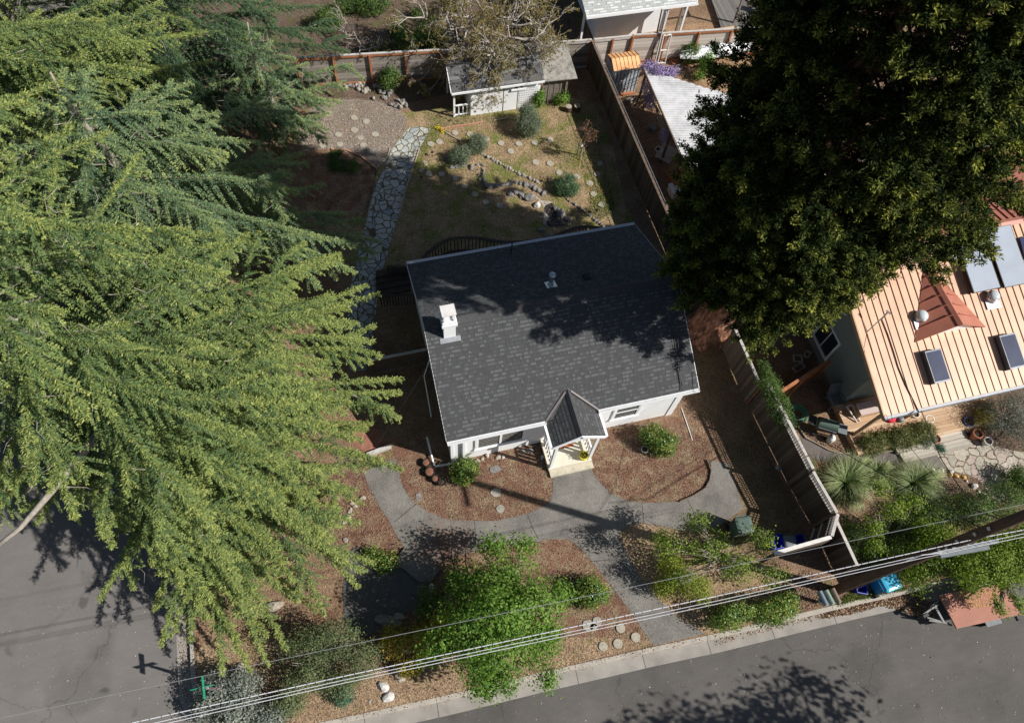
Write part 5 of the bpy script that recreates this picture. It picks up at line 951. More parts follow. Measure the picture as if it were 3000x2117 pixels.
boardfence('back_fence', 'short pale fence panel behind the rust roofed metal shed', (13.15, 29.1), (15.15, 29.02), 1.7, 'fence_light', post_every=1.0, side=-1)
sfp = [(13.02, 28.95), (13.08, 23.9), (13.15, 19.0), (13.25, 14.0)]
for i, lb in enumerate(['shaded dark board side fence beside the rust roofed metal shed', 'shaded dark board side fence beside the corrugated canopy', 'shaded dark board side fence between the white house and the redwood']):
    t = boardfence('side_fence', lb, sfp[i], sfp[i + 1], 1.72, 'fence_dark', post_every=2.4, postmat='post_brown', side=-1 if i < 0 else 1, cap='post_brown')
    b = MB(); a = Vector((*sfp[i], 0)); c = Vector((*sfp[i + 1], 0)); k = int((c - a).length / .3)
    for j in range(k + 1): q = a.lerp(c, j / k); b.tube([q + Vector((0, 0, 1.74)), q + Vector((0, 0, 2.0))], .008, 4)
    b.tube([a + Vector((0, 0, 2.0)), c + Vector((0, 0, 2.0))], .012, 4); b.build('wire_mesh', 'cable_grey', t)
boardfence('side_fence', 'brown board side fence with orange posts just below the redwood trunk', (13.95, 11.9), (14.0, 9.25), 1.75, 'fence_dark', nrails=1, post_every=1.9, side=1, postmat='post_orange')
boardfence('lattice_fence', 'side fence with lattice top between vine and lower panel', (14.08, 9.1), (14.33, 5.5), 2.25, 'fence_dark', nrails=0, post_every=1.8, lattice=.38, side=1, postmat='post_brown')
boardfence('lattice_fence', 'lower side fence panel with lattice top nearest the gate corner', (14.36, 5.42), (14.56, 3.8), 2.12, 'fence_dark', nrails=0, post_every=1.6, lattice=.38, side=1, postmat='post_brown')
boardfence('lattice_gate', 'short lattice topped gate panel at the fence corner by the bins', (14.56, 3.74), (14.0, 3.06), 2.15, 'fence_dark', nrails=1, post_every=.9, lattice=.38, side=-1, postmat='post_brown')
b = MB(); b.beam((13.98, 3.04, 2.12), (11.75, 2.98, 2.12), .13, .05); t = thing('bin_screen', 'white topped narrow timber screen enclosing the recycling bins', 'screen', (12.9, 3.0, 0)); b.build('top_rail', 'rail_white', t)
MB().box(11.78, 13.9, 2.94, 2.98, 1.55, 2.08).build('boards', 'fence_dark', t); MB().box(11.8, 11.9, 2.93, 3.03, 0, 2.09).build('post', 'post_brown', t); MB().box(13.86, 13.95, 2.98, 3.06, 0, 2.09).build('post', 'post_brown', t)
boardfence('street_fence', 'dark board fence running from the gate corner towards the utility pole', (14.62, 3.55), (14.66, 1.95), 1.75, 'fence_dark', nrails=1, post_every=1.6, side=1, postmat='post_brown')
boardfence('orange_fence', 'rust orange stained fence in front of the sage green wall', (14.35, 8.75), (17.3, 9.75), 1.55, 'fence_orange', post_every=1.5, side=-1, postmat='post_orange', cap='post_orange')
# low dark slatted gate left of the house
t = thing('yard_gate', 'dark slatted low gate between the house corner and the cedar', 'gate', tuple(P(1170, 1075)))
g0, g1 = P(1080, 1056, 1.2), P(1252, 1022, 1.2)
b = MB(); b.beam(g0, g1, .10, .05); b.build('top_rail', 'rail_grey', t); b = MB()
for i in range(9): z = .14 + .115 * i; b.beam((g0.x, g0.y, z), (g1.x, g1.y, z), .02, .08)
b.build('slats', 'post_brown', t); b = MB()
for q in (g0, g1): b.beam((q.x, q.y, 0), (q.x, q.y, 1.18), .09, .09)
b.build('post', 'post_brown', t)
# deck with curved baluster railing behind the house
t = thing('rear_balustrade', 'dark wooden deck with curved slatted railing behind the house', 'deck', (5.5, 17.8, 0))
rail = QL('y', [(120,1330),(200,1225),(330,1130),(450,1072),(620,1055),(780,1062),(900,1085),(1060,1108),(1250,1105),(1450,1085),(1600,1050),(1750,985),(1880,942),(2000,932),(2120,945),(2230,975)], 1.0)
b = MB()
for i in range(len(rail) - 1): b.beam(rail[i], rail[i + 1], .14, .04)
b.build('handrail', 'deck_dark', t); b = MB()
for p, d in along(rail, .16, .05): b.beam((p.x, p.y, .12), (p.x, p.y, .99), .035, .035)
b.build('balusters', 'deck_dark', t); b = MB()
dp = [(p.x, p.y) for p in rail] + [(11.0, 16.92), (1.9, 16.92)]
b.prism(dp, .02, .14); b.build('deck_floor', 'deck_dark', t)
t = thing('deck_stairs', 'dark wooden steps with slatted rail left of the back of the house', 'steps', tuple(P(1170, 850)))
b = MB()
for j, (x0, y0, x1, y1) in enumerate([(330,180,600,190), (240,570,670,550)]):
    a, c = Q('k', x0, y0, .9), Q('k', x1, y1, .9); b.beam(a, c, .1, .04)
    for i in range(12): q = a.lerp(c, i / 11); b.beam((q.x, q.y, .05), (q.x, q.y, .88), .03, .05)
b.build_each('stair_rail', 'deck_dark', t); b = MB()
for i in range(4):
    q = Q('k', 420, 300 + 70 * i); b.box(q.x - .75, q.x + .75, q.y - .16, q.y + .16, .02 + .1 * (3 - i) * .8, .12 + .1 * (3 - i) * .8)
b.build('treads', 'deck_dark', t)
# ================================================================== METAL SHED, CANOPY, BOAT AND CLUTTER (upper right yard)
t = thing('metal_shed', 'little metal shed with rusty orange seamed roof and blue grey front', 'shed', (14.2, 27.3, 0))
mx0, mx1, my0, my1 = 13.50, 14.98, 26.88, 28.0; me_, mr = 1.62, 1.90
MB().box(mx0 + .04, mx1 - .04, my0 + .03, my1 - .03, 0, me_ - .02).build('wall', 'pale_steel', t)
b = MB(); ym = 27.42; b.slab([(mx0, my0, me_), (mx1, my0, me_), (mx1, ym, mr), (mx0, ym, mr)], .02); b.slab([(mx0, ym, mr), (mx1, ym, mr), (mx1, my1, me_ + .06), (mx0, my1, me_ + .06)], .02); b.build('roof', 'rust_roof', t)
b = MB()
for i in range(8):
    x = mx0 + .02 + i * (mx1 - mx0 - .04) / 7; b.beam((x, my0, me_ + .01), (x, ym, mr + .01), .012, .022); b.beam((x, ym, mr + .01), (x, my1, me_ + .07), .012, .022)
b.build('roof_seams', 'seam_shade_brown', t)
b = MB()
for i in range(8): x = mx0 + .1 + i * (mx1 - mx0 - .2) / 7; b.box(x - .012, x + .012, my0 + .012, my0 + .028, .1, me_ - .05)
b.build('wall_seams', 'steel_grey', t); MB().box(mx0 + .05, mx1 - .1, my0 - .12, my0 + .02, 0, .1).build('sill', 'post_orange', t)
b = MB(); b.box(mx0, mx1, my0 - .02, my0 - .002, me_ - .06, me_ + .01); b.build('eave_trim', 'galvanised', t)
t = thing('corrugated_canopy', 'white corrugated canopy roof under the left side of the redwood', 'canopy', (16.5, 22, 0))
A = Q('d', 975, 935, 2.35); A2 = P(2050, 580, 2.2); Bp = Q('d', 1830, 1210, 2.35); E2 = A2 + Vector((4.6, .3, 0)); B2 = Bp + Vector((3.0, -1.8, 0))
def canopy(t):
    u = (Q('g', 1000, 230, 2.3) - Q('g', 480, 222, 2.3)); u.z = 0; u.normalize(); vv = Vector((-u.y, u.x, 0))
    poly = [A, Bp, B2, E2, A2]
    def inside(lo, hi, s):  # clip lines of constant v with the outline
        xs = []
        for i in range(len(poly)):
            p, q = poly[i], poly[(i + 1) % len(poly)]; a_, c_ = p.dot(vv), q.dot(vv)
            if (a_ - s) * (c_ - s) < 0: xs.append((p + (q - p) * ((s - a_) / (c_ - a_))).dot(u))
        return (min(xs), max(xs)) if len(xs) >= 2 else None
    vs_ = sorted(p.dot(vv) for p in poly); s = vs_[0] + .02; rows = []
    while s < vs_[-1] - .01:
        e = inside(0, 0, s)
        if e: rows.append((s, e))
        s += .036
    b = MB()
    for i in range(len(rows) - 1):
        (s0, e0), (s1, e1) = rows[i], rows[i + 1]; z0 = 2.3 + .02 * math.cos(i * math.pi / 2 * 1.0); z1 = 2.3 + .02 * math.cos((i + 1) * math.pi / 2 * 1.0)
        b.quad(*(Vector((u.x * x + vv.x * s_, u.y * x + vv.y * s_, z)) for x, s_, z in ((e0[0], s0, z0), (e0[1], s0, z0), (e1[1], s1, z1), (e1[0], s1, z1))))
    b.build('roof_sheets', 'corrugated', t)
canopy(t)
b = MB(); b.beam(A - Vector((.03, 0, .02)), A2 - Vector((.03, 0, .02)), .05, .10); b.build('edge_beam', 'post_brown', t)
for q in (A.lerp(A2, .03), A.lerp(A2, .5), A.lerp(A2, .97)): MB().beam((q.x + .1, q.y, 0), (q.x + .1, q.y, 2.2), .09, .09).build('post', 'post_brown', t)
# upturned boat
t = thing('boat', 'white upturned boat resting on stands against the pale fence', 'boat', tuple(Q('d', 1900, 760)))
b0, b1 = Q('d', 1480, 800, .55), Q('d', 2500, 640, .55); d = (b1 - b0).normalized(); nn = Vector((-d.y, d.x, 0)); L = (b1 - b0).length; b = MB(); rings = 18; k = 11; vs = []
for i in range(rings):
    u = i / (rings - 1); w_ = .42 * math.sin(math.pi * min(1, u * 1.0 + .02)) ** .55 + .01; h_ = .40 * (math.sin(math.pi * (u * .96 + .02)) ** .45)
    for j in range(k): a = math.pi * j / (k - 1); vs.append(b0 + d * (L * u) + nn * (w_ * math.cos(a)) + Vector((0, 0, h_ * math.sin(a) ** .8)))
b.add(vs, [(i * k + j, (i + 1) * k + j, (i + 1) * k + j + 1, i * k + j + 1) for i in range(rings - 1) for j in range(k - 1)]); b.build('hull', 'boat_white', t, smooth=True)
b = MB(); b.tube([b0 + Vector((0, 0, .36)), b0.lerp(b1, .25) + Vector((0, 0, .41)), b0.lerp(b1, .75) + Vector((0, 0, .41)), b1 + Vector((0, 0, .36))], .02, 6); b.build('keel', 'cable_grey', t)
for u in (.3, .75):
    q = b0.lerp(b1, u); b = MB()
    for s_ in (-.35, .35): b.beam((q.x + nn.x * s_, q.y + nn.y * s_, 0), (q.x + nn.x * s_, q.y + nn.y * s_, .56), .05, .05)
    b.beam(q - nn * .4, q + nn * .4, .05, .05); b.build('stand', 'rail_white', t)
def simple(name, label, cat, mb, mat, loc, group=None, smooth=False): return tag(mb.build(name, mat, loc=loc, smooth=smooth), label, cat, group)
q = Q('d', 1130, 900); b = MB(); b.beam(q, q + Vector((0, .25, 3.0)), .12, .04); simple('leaning_plank', 'tall white plank standing upright beside the metal shed', 'plank', b, 'rail_white', q)
q = Q('d', 1075, 880); b = MB(); b.beam(q, q + Vector((.02, .35, 3.0)), .09, .04); simple('leaning_plank', 'tall dark plank standing left of the white one by the metal shed', 'plank', b, 'post_brown', q)
q = Q('d', 1170, 910); b = MB(); w_, h_ = .42, 1.7
for a_, c_ in (((0, 0, 0), (0, .2, h_)), ((w_, 0, 0), (w_, .2, h_)), ((0, 0, .1), (w_, 0, .1)), ((0, .1, h_ * .5), (w_, .1, h_ * .5)), ((0, .2, h_), (w_, .2, h_))): b.beam(q + Vector(a_), q + Vector(c_), .07, .04)
simple('old_window_frame', 'white glassless window frame leaning beside the tall planks', 'frame', b, 'rail_white', q)
q = Q('d', 990, 800); b = MB(); b.tube([q, q + Vector((0, .1, .9)), q + Vector((1.0, .1, .9)), q + Vector((1.0, 0, 0))], .015, 6); simple('garden_arch', 'thin metal hoop frame in front of the pale fence', 'frame', b, 'cable_grey', q)
def pot_mesh(b, r_, h_, n=20, rim=.02): b.lathe((0, 0, 0), [(r_ * .62, 0), (r_ * .95, h_ * .82), (r_ + rim * .5, h_ * .83), (r_ + rim * .5, h_), (r_ - rim, h_), (r_ - rim * 1.4, h_ * .80)], n)
def pot(name, label, zo, x, y, r_, h_, mat, soil='pot_soil', group=None, cat='flower pot', tilt=None, plants=None):
    q = Q(zo, x, y, h_ * 0.9); t = thing(name, label, cat, (q.x, q.y, 0), group); b = MB(); pot_mesh(b, r_, h_); b.v = [(v[0] + q.x, v[1] + q.y, v[2] + .014) for v in b.v]; b.build('body', mat, t, smooth=False)
    b = MB().lathe((q.x, q.y, h_ * .78), [(r_ * .9, 0), (r_ * .88, .02), (r_ * .2, .045), (.01, .05)], 16); b.build('soil', soil, t); 
    if plants:
        rr = np.random.default_rng(int(x + y)); V, T = cloud(rr, [((q.x, q.y, h_ + plants[1] * .6), (plants[0], plants[0], plants[1]))], (.06, .035), 300, .06); npmesh('plant', V, T, plants[2], t)
    if tilt: t.rotation_euler = tilt
    return t
for i, (lb, x, y, r_) in enumerate([('black plastic pot of reddish soil, topmost of the cluster by the white pipe', 468, 195, .16), ('black plastic pot of reddish soil, largest and second from the top by the white pipe', 487, 245, .19), ('small black pot of reddish soil, third in the cluster by the round bush', 517, 283, .14), ('black pot with dark soil, lowest of the cluster by the round bush', 552, 300, .15)]):
    pot('plant_pot', lb, 'f', x, y, r_, .24, 'pot_black', 'pot_soil' if i < 3 else 'dark_soil')
pot('plant_pot', 'small grey pot at the left edge of the bush under the right window', 'f', 1660, 124, .14, .2, 'pot_grey', 'dark_soil')
pot('yellow_pot', 'bright yellow pot with green plant on the porch', 'f', 1327, 158, .17, .50, 'pot_yellow', 'dark_soil', plants=(.17, .12, 'rust_yellow_leaf'))
for i, (lb, zo, x, y, r_, h_, mt_, so_) in enumerate([('white pot of dry stalks close under the metal roof gutter', 'p', 433, 395, .17, .4, 'pot_white', 'dark_soil'), ('pale pot packed with round pebbles on the deck edge', 'p', 612, 458, .17, .3, 'pot_white', 'pot_soil'), ('broken terracotta pot on its side above the grey plant', 'p', 490, 575, .13, .25, 'terracotta', 'terracotta'), ('large terracotta pot next to the grey santolina', 'p', 690, 705, .19, .32, 'terracotta', 'dark_soil'), ('big tall terracotta pot on the flagstone patio', 'p', 1212, 640, .2, .45, 'terracotta', 'dark_soil'), ('pale grey pot right of the big terracotta pot', 'p', 1343, 735, .17, .32, 'pot_white', 'dark_soil'), ('blue glazed pot of weeds up against the gold shrub', 'p', 1100, 490, .22, .35, 'pot_blue', 'dark_soil'), ('terracotta bowl, left one in front of the upturned boat', 'd', 1405, 865, .16, .16, 'terracotta', 'pot_soil'), ('terracotta bowl, right one in front of the upturned boat', 'd', 1550, 915, .17, .16, 'terracotta', 'pot_soil'), ('dull green barrel pot between the terracotta bowls', 'd', 1478, 945, .18, .35, 'bin_grey', 'pot_soil'), ('round white tub beside the slatted pallet at the canopy edge', 'g', 458, 800, .17, .2, 'pot_white', 'dark_soil')]):
    pot('plant_pot', lb, zo, x, y, r_, h_, mt_, so_)
q = Q('g', 570, 860, .35); b = MB(); aa = math.atan2((Q('g', 640, 660) - Q('g', 420, 960)).y, (Q('g', 640, 660) - Q('g', 420, 960)).x)
for i in range(12): b.obox((q.x + math.cos(aa + 1.57) * (i - 5.5) * .068, q.y + math.sin(aa + 1.57) * (i - 5.5) * .068, .38), 1.05, .045, .02, aa)
for s_ in (-.4, .4): b.obox((q.x + math.cos(aa) * s_, q.y + math.sin(aa) * s_, .35), .04, .8, .035, aa)
simple('slatted_pallet', 'pale slatted wooden pallet beside the canopy edge', 'pallet', b, 'rail_grey', (q.x, q.y, .33))
q = Q('g', 370, 465, .3); b = MB(); b.obox((q.x, q.y, .3), .30, .28, .03, .5); b.obox((q.x, q.y, .15), .30, .28, .28, .5); simple('white_stool', 'small faded white stool in the shade beside the canopy', 'stool', b, 'bin_grey', (q.x, q.y, 0))
q = Q('g', 760, 1210, .5); b = MB(); b.obox((q.x, q.y, .5), .9, .8, .05, .1); b.obox((q.x, q.y, .25), .8, .7, .45, .1); simple('timber_crate', 'orange brown slatted timber crate under the redwood edge', 'crate', b, 'post_orange', (q.x, q.y, 0))
q = Q('g', 690, 1370, .45); b = MB(); b.obox((q.x, q.y, .45), .4, .62, .04, .1); b.obox((q.x, q.y, .2), .34, .55, .42, .1); simple('white_box', 'white box just below the orange crate at the redwood edge', 'box', b, 'white_paint', (q.x, q.y, 0))
q = Q('d', 790, 1395, .2); b = MB(); b.obox((q.x, q.y, .12), .3, .2, .22, .6); b.obox((q.x, q.y, .231), .08, .12, .004, .6, 1); b.obox((q.x - .08, q.y - .05, .2325), .08, .1, .004, .6, 1)
o = b.build('concrete_block', ['stone_pale', 'dark_void'], loc=(q.x, q.y, 0)); tag(o, 'concrete block with two holes lying below the metal shed', 'block')
q = Q('g', 335, 90, .3); b = MB(); b.tube([(q.x + .28 * math.cos(a), q.y + .1 * math.sin(a), .3 + .28 * math.sin(a + .3)) for a in np.linspace(0, 2 * math.pi, 25)], .018, 6, cap=False); b.tube([(q.x, q.y, .3), (q.x + .2, q.y + .05, .45)], .01, 5); simple('wheel_hoop', 'thin black wheel leaning at the canopy edge', 'wheel', b, 'tyre', (q.x, q.y, 0))
# far deck furniture
for i, (lb, x, y) in enumerate([('dark square garden chair on the far deck, left one', 1615, 85), ('dark square garden chair on the far deck, right of the teal table', 1750, 105)]):
    q = Q('tr', x, y, .45); t = thing('garden_chair', lb, 'chair', (q.x, q.y, .25)); MB().obox((q.x, q.y, .68), .45, .45, .04, .5 + i).build('seat', 'grill_black', t); MB().obox((q.x - .1, q.y + .22, .95), .45, .04, .5, .5 + i).build('backrest', 'grill_black', t); b = MB()
    for sx in (-1, 1):
        for sy in (-1, 1): b.beam((q.x + .18 * sx, q.y + .18 * sy, .25), (q.x + .18 * sx, q.y + .18 * sy, .67), .03, .03)
    b.build('legs', 'grill_black', t)
q = Q('tr', 1715, 138, .5); t = thing('side_table', 'round teal table on the far deck by the redwood', 'table', (q.x, q.y, .25)); MB().lathe((q.x, q.y, .75), [(.26, 0), (.27, .02), (.25, .04)], 20).build('tabletop', 'table_teal', t); MB().tube([(q.x, q.y, .25), (q.x, q.y, .75)], .03, 8).build('leg', 'grill_black', t)
# ================================================================== UTILITY POLE AND OVERHEAD LINES
px_, py_ = 14.36, 1.41
t = thing('utility_pole', 'tall brown wooden utility pole leaning out of the right edge of the photo', 'utility pole', (px_, py_, 0))
MB().tube([(px_, py_, -.1), (px_, py_, 4), (px_, py_, 9), (px_, py_, 13.5)], [.185, .165, .145, .125], 18).build('pole', 'pole_wood', t, smooth=True)
b = MB(); b.beam((px_, py_ - 1.1, 12.6), (px_, py_ + 1.1, 12.6), .11, .13); b.build('crossarm', 'pole_wood', t)
b = MB()
for z in (7.6, 8.1, 8.9, 9.5): b.tube([(px_ - .25, py_ + .02, z), (px_ + .25, py_ + .02, z)], .018, 6); b.lathe((px_ - .2, py_, z - .05), [(.03, 0), (.05, .03), (.03, .1)], 8)
b.build('bolt_hardware', 'galvanised', t)
MB().tube([(px_ - .13, py_ - .12, .1), (px_ - .12, py_ - .11, 7.6)], .018, 6).build('conduit', 'post_brown', t)
def wire(name, label, pts, r_, mat, group=None, sag=0.0, n=14, extra=None, cat='cable'):
    pts = [Vector(p) for p in pts]; out = []
    for i in range(len(pts) - 1):
        for k in range(n): u = k / n; q = pts[i].lerp(pts[i + 1], u); q = q - Vector((0, 0, sag * 4 * u * (1 - u))); out.append(q)
    out.append(pts[-1]); b = MB().tube(out, r_, 6); b.mi = [0] * len(b.f); mats = [mat]
    if extra: extra(b, out); mats = [mat, 'wire_black']
    return tag(b.build(name, mats, loc=tuple(out[0]), smooth=False), label, cat, group)
zw = 8.3
def ticks(b, out):
    m0 = len(b.f); acc = 0
    for i in range(len(out) - 1):
        d = out[i + 1] - out[i]; L = d.length; t_ = .2 - acc
        while t_ < L: p = out[i] + d * (t_ / L); b.tube([p - d.normalized() * .008, p + d.normalized() * .008], .017, 6, mi=1); t_ += .27
        acc = (L - t_ + .27) % .27
def wp(x, y, z=zw): return P(x, y, z)
wire('lashed_cable', 'white lashed cable with dark ties, upper of the thick overhead lines', [wp(300, 2139, 8.1), wp(392, 2115, 8.1), wp(1000, 1981, 8.0), wp(2100, 1745, 8.2), wp(2870, 1575, 8.55), wp(3100, 1533, 8.6)], .012, 'cable_white', extra=ticks)
wire('overhead_cable', 'bright white overhead cable, upper of the close pair', [wp(380, 2133, 7.7), wp(1000, 1992, 7.6), wp(2100, 1759, 7.7), wp(2700, 1626, 7.9), wp(3100, 1541, 8.0)], .0085, 'cable_white')
wire('overhead_cable', 'bright white overhead cable, lower of the close pair', [wp(420, 2133, 7.65), wp(1000, 2001, 7.5), wp(2100, 1768, 7.6), wp(2700, 1634, 7.8), wp(3100, 1551, 7.9)], .0085, 'cable_white')
wire('thin_wire', 'single thin wire above the thick cables, crossing the whole frame', [wp(-60, 2115, 9.4), wp(617, 1974, 9.3), wp(1000, 1893, 9.3), wp(2100, 1667, 9.3), wp(3100, 1455, 9.4)], .0065, 'cable_grey', n=6)
b = MB(); q0 = wp(2750, 1618, 7.75); q1 = wp(2920, 1585, 7.8); b.tube([q0, q1], .06, 8); b.beam(q0 + Vector((0, -.1, -.05)), q1 + Vector((-.3, -.1, -.05)), .1, .14)
for i in range(9): q = q0.lerp(q1, i / 8) + Vector((0, .03, .03)); b.obox(q, .07, .11, .07, i * .7)
simple('splice_enclosure', 'grey cable splice enclosure with clamps hanging under the thick cables', 'splice box', b, 'bin_grey', tuple(q0))
wire('guard_loop', 'slack looped cable end between the thick cables', [wp(2640, 1648, 7.7), wp(2700, 1625, 8.0), wp(2760, 1618, 7.9)], .012, 'cable_white')
wire('service_drop', 'black service cable from the pole to the orange roofed house', [wp(2930, 1520, 8.4), P(2861, 1495, 7.2), P(2790, 1395, 6.0), P(2758, 1345, 5.3), Vector(cable[-1]) + Vector((0, 0, .15))], .018, 'wire_black')
wire('service_drop', 'black drop wire from the pole to the white house corner', [wp(2900, 1560, 8.4), P(2690, 1448, 7.0), P(2430, 1302, 5.2), P(2218, 1170, 4.1), (10.95, 9.9, 3.0)], .012, 'wire_black')
wire('service_drop', 'thin dark wire from the pole passing left of the grey santolina', [wp(2910, 1550, 8.2), Q('p', 720, 1230, 6.3), Q('p', 360, 800, 5.0), Q('p', 160, 500, 3.9), Vector(a0)], .008, 'wire_black')
wire('service_drop', 'thinnest dark wire from the pole over the tussock grass', [wp(2890, 1560, 8.0), Q('p', 530, 1350, 6.2), Q('p', 250, 920, 4.8), (17.6, 6.7, 2.9)], .007, 'wire_black')
wire('drop_wire', 'thin wire from the left eave of the white house across the cedar', [(1.5, 12.2, 3.6), P(1100, 1311, 5.2), P(1051, 1395, 5.6), P(745, 1995, 8.0), P(700, 2085, 8.3)], .0045, 'wire_black')
# mailboxes
t = thing('mailbox_stand', 'wooden stand that carries the three mailboxes near the pole', 'stand', tuple(Q('br', 800, 1190)))
mq = [Q('br', 795, 1150, 1.12), Q('br', 842, 1142, 1.12), Q('br', 890, 1130, 1.12)]; ax = Vector((Q('br', 770, 1100, 1.1) - Q('br', 820, 1200, 1.1))); ax.z = 0; ax.normalize(); an = math.atan2(ax.y, ax.x)
c = mq[1]; b = MB(); b.obox((c.x, c.y, .98), .16, .75, .05, an); b.build('shelf', 'rail_grey', t); MB().box(c.x - .05, c.x + .05, c.y - .05, c.y + .05, 0, .955).build('post', 'post_brown', t)
for q, mt_, lb in zip(mq, ('mail_blue', 'mail_green', 'mail_brown'), ('blue grey domed mailbox, left of the three', 'pale green domed mailbox, middle of the three', 'brown domed mailbox, right of the three by the pole')):
    t = thing('mailbox', lb, 'mailbox', (q.x, q.y, 1.01)); b = MB(); L_, w_ = .50, .085; nn = Vector((-ax.y, ax.x, 0)); prof = [(-w_, 0), (w_, 0), (w_, .10)] + [(w_ * math.cos(a), .10 + w_ * math.sin(a)) for a in np.linspace(.3, math.pi - .3, 7)] + [(-w_, .10)]
    k = len(prof); vs = [Vector((q.x, q.y, 1.012)) + ax * s_ + nn * x + Vector((0, 0, z)) for s_ in (-L_ / 2, L_ / 2) for x, z in prof]; b.add(vs, [tuple(range(k)), tuple(range(k, 2 * k))[::-1]] + [(i, i + k, (i + 1) % k + k, (i + 1) % k) for i in range(k)]); b.build('body', mt_, t)
    e = Vector((q.x, q.y, 1.09)) - ax * (L_ / 2 + .008); MB().obox(e, .012, w_ * 2.15, .2, an).build('door', mt_, t); MB().obox(e - ax * .012 + Vector((0, 0, .06)), .02, .03, .02, an).build('handle', 'galvanised', t)
# ================================================================== BINS
def wheelie(label, px, py, h_, w_, d_, rz, body, lid, group=None, name='wheeled_bin'):
    q = P(px, py, h_); t = thing(name, label, 'bin', (q.x, q.y, 0)); M_ = Matrix.Rotation(rz, 3, 'Z')
    def pt(x, y, z): v = M_ @ Vector((x, y, 0)); return (q.x + v.x, q.y + v.y, z)
    b = MB(); lv = [(.02, .78), (h_ * .5, .90), (h_ * .93, 1.0)]; vs = []
    for z, s_ in lv: vs += [pt(-w_ / 2 * s_, -d_ / 2 * s_, z), pt(w_ / 2 * s_, -d_ / 2 * s_, z), pt(w_ / 2 * s_, d_ / 2 * s_, z), pt(-w_ / 2 * s_, d_ / 2 * s_, z)]
    fs = [(0, 3, 2, 1), (8, 9, 10, 11)] + [(i * 4 + j, i * 4 + (j + 1) % 4, (i + 1) * 4 + (j + 1) % 4, (i + 1) * 4 + j) for i in range(2) for j in range(4)]; b.add(vs, fs); b.build('body', body, t)
    b = MB(); e = .025; rg = []
    for z, s_ in ((h_ * .93 + .002, 1.06), (h_ * .96, 1.07), (h_, .96), (h_ + .02, .70)): rg += [pt(x * s_, y * s_, z) for x, y in ((-w_ / 2 + .06, -d_ / 2), (w_ / 2 - .06, -d_ / 2), (w_ / 2, -d_ / 2 + .06), (w_ / 2, d_ / 2 - .06), (w_ / 2 - .06, d_ / 2), (-w_ / 2 + .06, d_ / 2), (-w_ / 2, d_ / 2 - .06), (-w_ / 2, -d_ / 2 + .06))]
    b.add(rg, [tuple(range(8))[::-1], tuple(range(24, 32))] + [(i * 8 + j, i * 8 + (j + 1) % 8, (i + 1) * 8 + (j + 1) % 8, (i + 1) * 8 + j) for i in range(3) for j in range(8)]); lo = b.build('lid', lid, t)
    b = MB(); b.tube([pt(-w_ * .35, d_ / 2 + .07, h_ * .92), pt(w_ * .35, d_ / 2 + .07, h_ * .92)], .018, 8); b.build('handle', body, t)
    for s_ in (-1, 1):
        b = MB(); a_, c_ = Vector(pt(s_ * (w_ / 2 + .0), d_ / 2 - .05, .12)), Vector(pt(s_ * (w_ / 2 + .05), d_ / 2 - .05, .12)); b.tube([a_, c_], .12, 14); b.build('wheel', 'tyre', t)
    return t
wheelie('dark green wheeled bin on the walk end beside the sparse shrub', 2181, 1536, 1.05, .62, .60, R(-5), 'bin_green', 'bin_green')
wheelie('tall light blue wheeled recycling bin behind the utility pole', 2610, 1701, 1.05, .62, .66, R(95), 'bin_cyan', 'bin_lid_cyan')
def tub(label, pts, h_, mat, inside=None, name='recycling_tub'):
    c = sum(pts, Vector()) / 4; t = thing(name, label, 'tub', (c.x, c.y, 0)); b = MB(); vs = []
    for z, s_ in ((.01, .82), (h_, 1.0), (h_ + .01, 1.06), (h_ + .015, .93), (.04, .76)): vs += [(c.x + (p.x - c.x) * s_, c.y + (p.y - c.y) * s_, z) for p in pts]
    b.add(vs, [(i * 4 + j, i * 4 + (j + 1) % 4, (i + 1) * 4 + (j + 1) % 4, (i + 1) * 4 + j) for i in range(4) for j in range(4)] + [(16, 17, 18, 19)]); b.build('body', mat, t)
    b = MB(); s_ = 1.08; e = [Vector((c.x + (p.x - c.x) * s_, c.y + (p.y - c.y) * s_, h_ + .012)) for p in pts]; b.tube(e + [e[0]], .014, 6, cap=False); b.build('rim', inside or mat, t); return t
plain('tub_rim', (.20,.25,.60), .5, .05)
zz = lambda x, y, z: P(2350 + x / 7.653, 1650 + y / 7.653, z)
tub('open royal blue recycling tub at the foot of the utility pole', [zz(1235, 560, .36), zz(1440, 490, .36), zz(1460, 680, .36), zz(1245, 640, .36)], .36, 'bin_blue', 'tub_rim')
tub('royal blue tub behind the leaves left of the bin screen', [Q('br', 435, 680, .45), Q('br', 480, 672, .45), Q('br', 505, 770, .45), Q('br', 425, 790, .45)], .45, 'bin_blue')
wheelie('grey lidded bin between two blue tubs inside the screen', 2316, 1584, .62, .42, .40, R(-15), 'bin_grey', 'bin_grey')
tub('royal blue tub right of the grey lidded bin', [Q('br', 590, 685, .4), Q('br', 640, 675, .4), Q('br', 655, 725, .4), Q('br', 610, 745, .4)], .4, 'bin_blue')
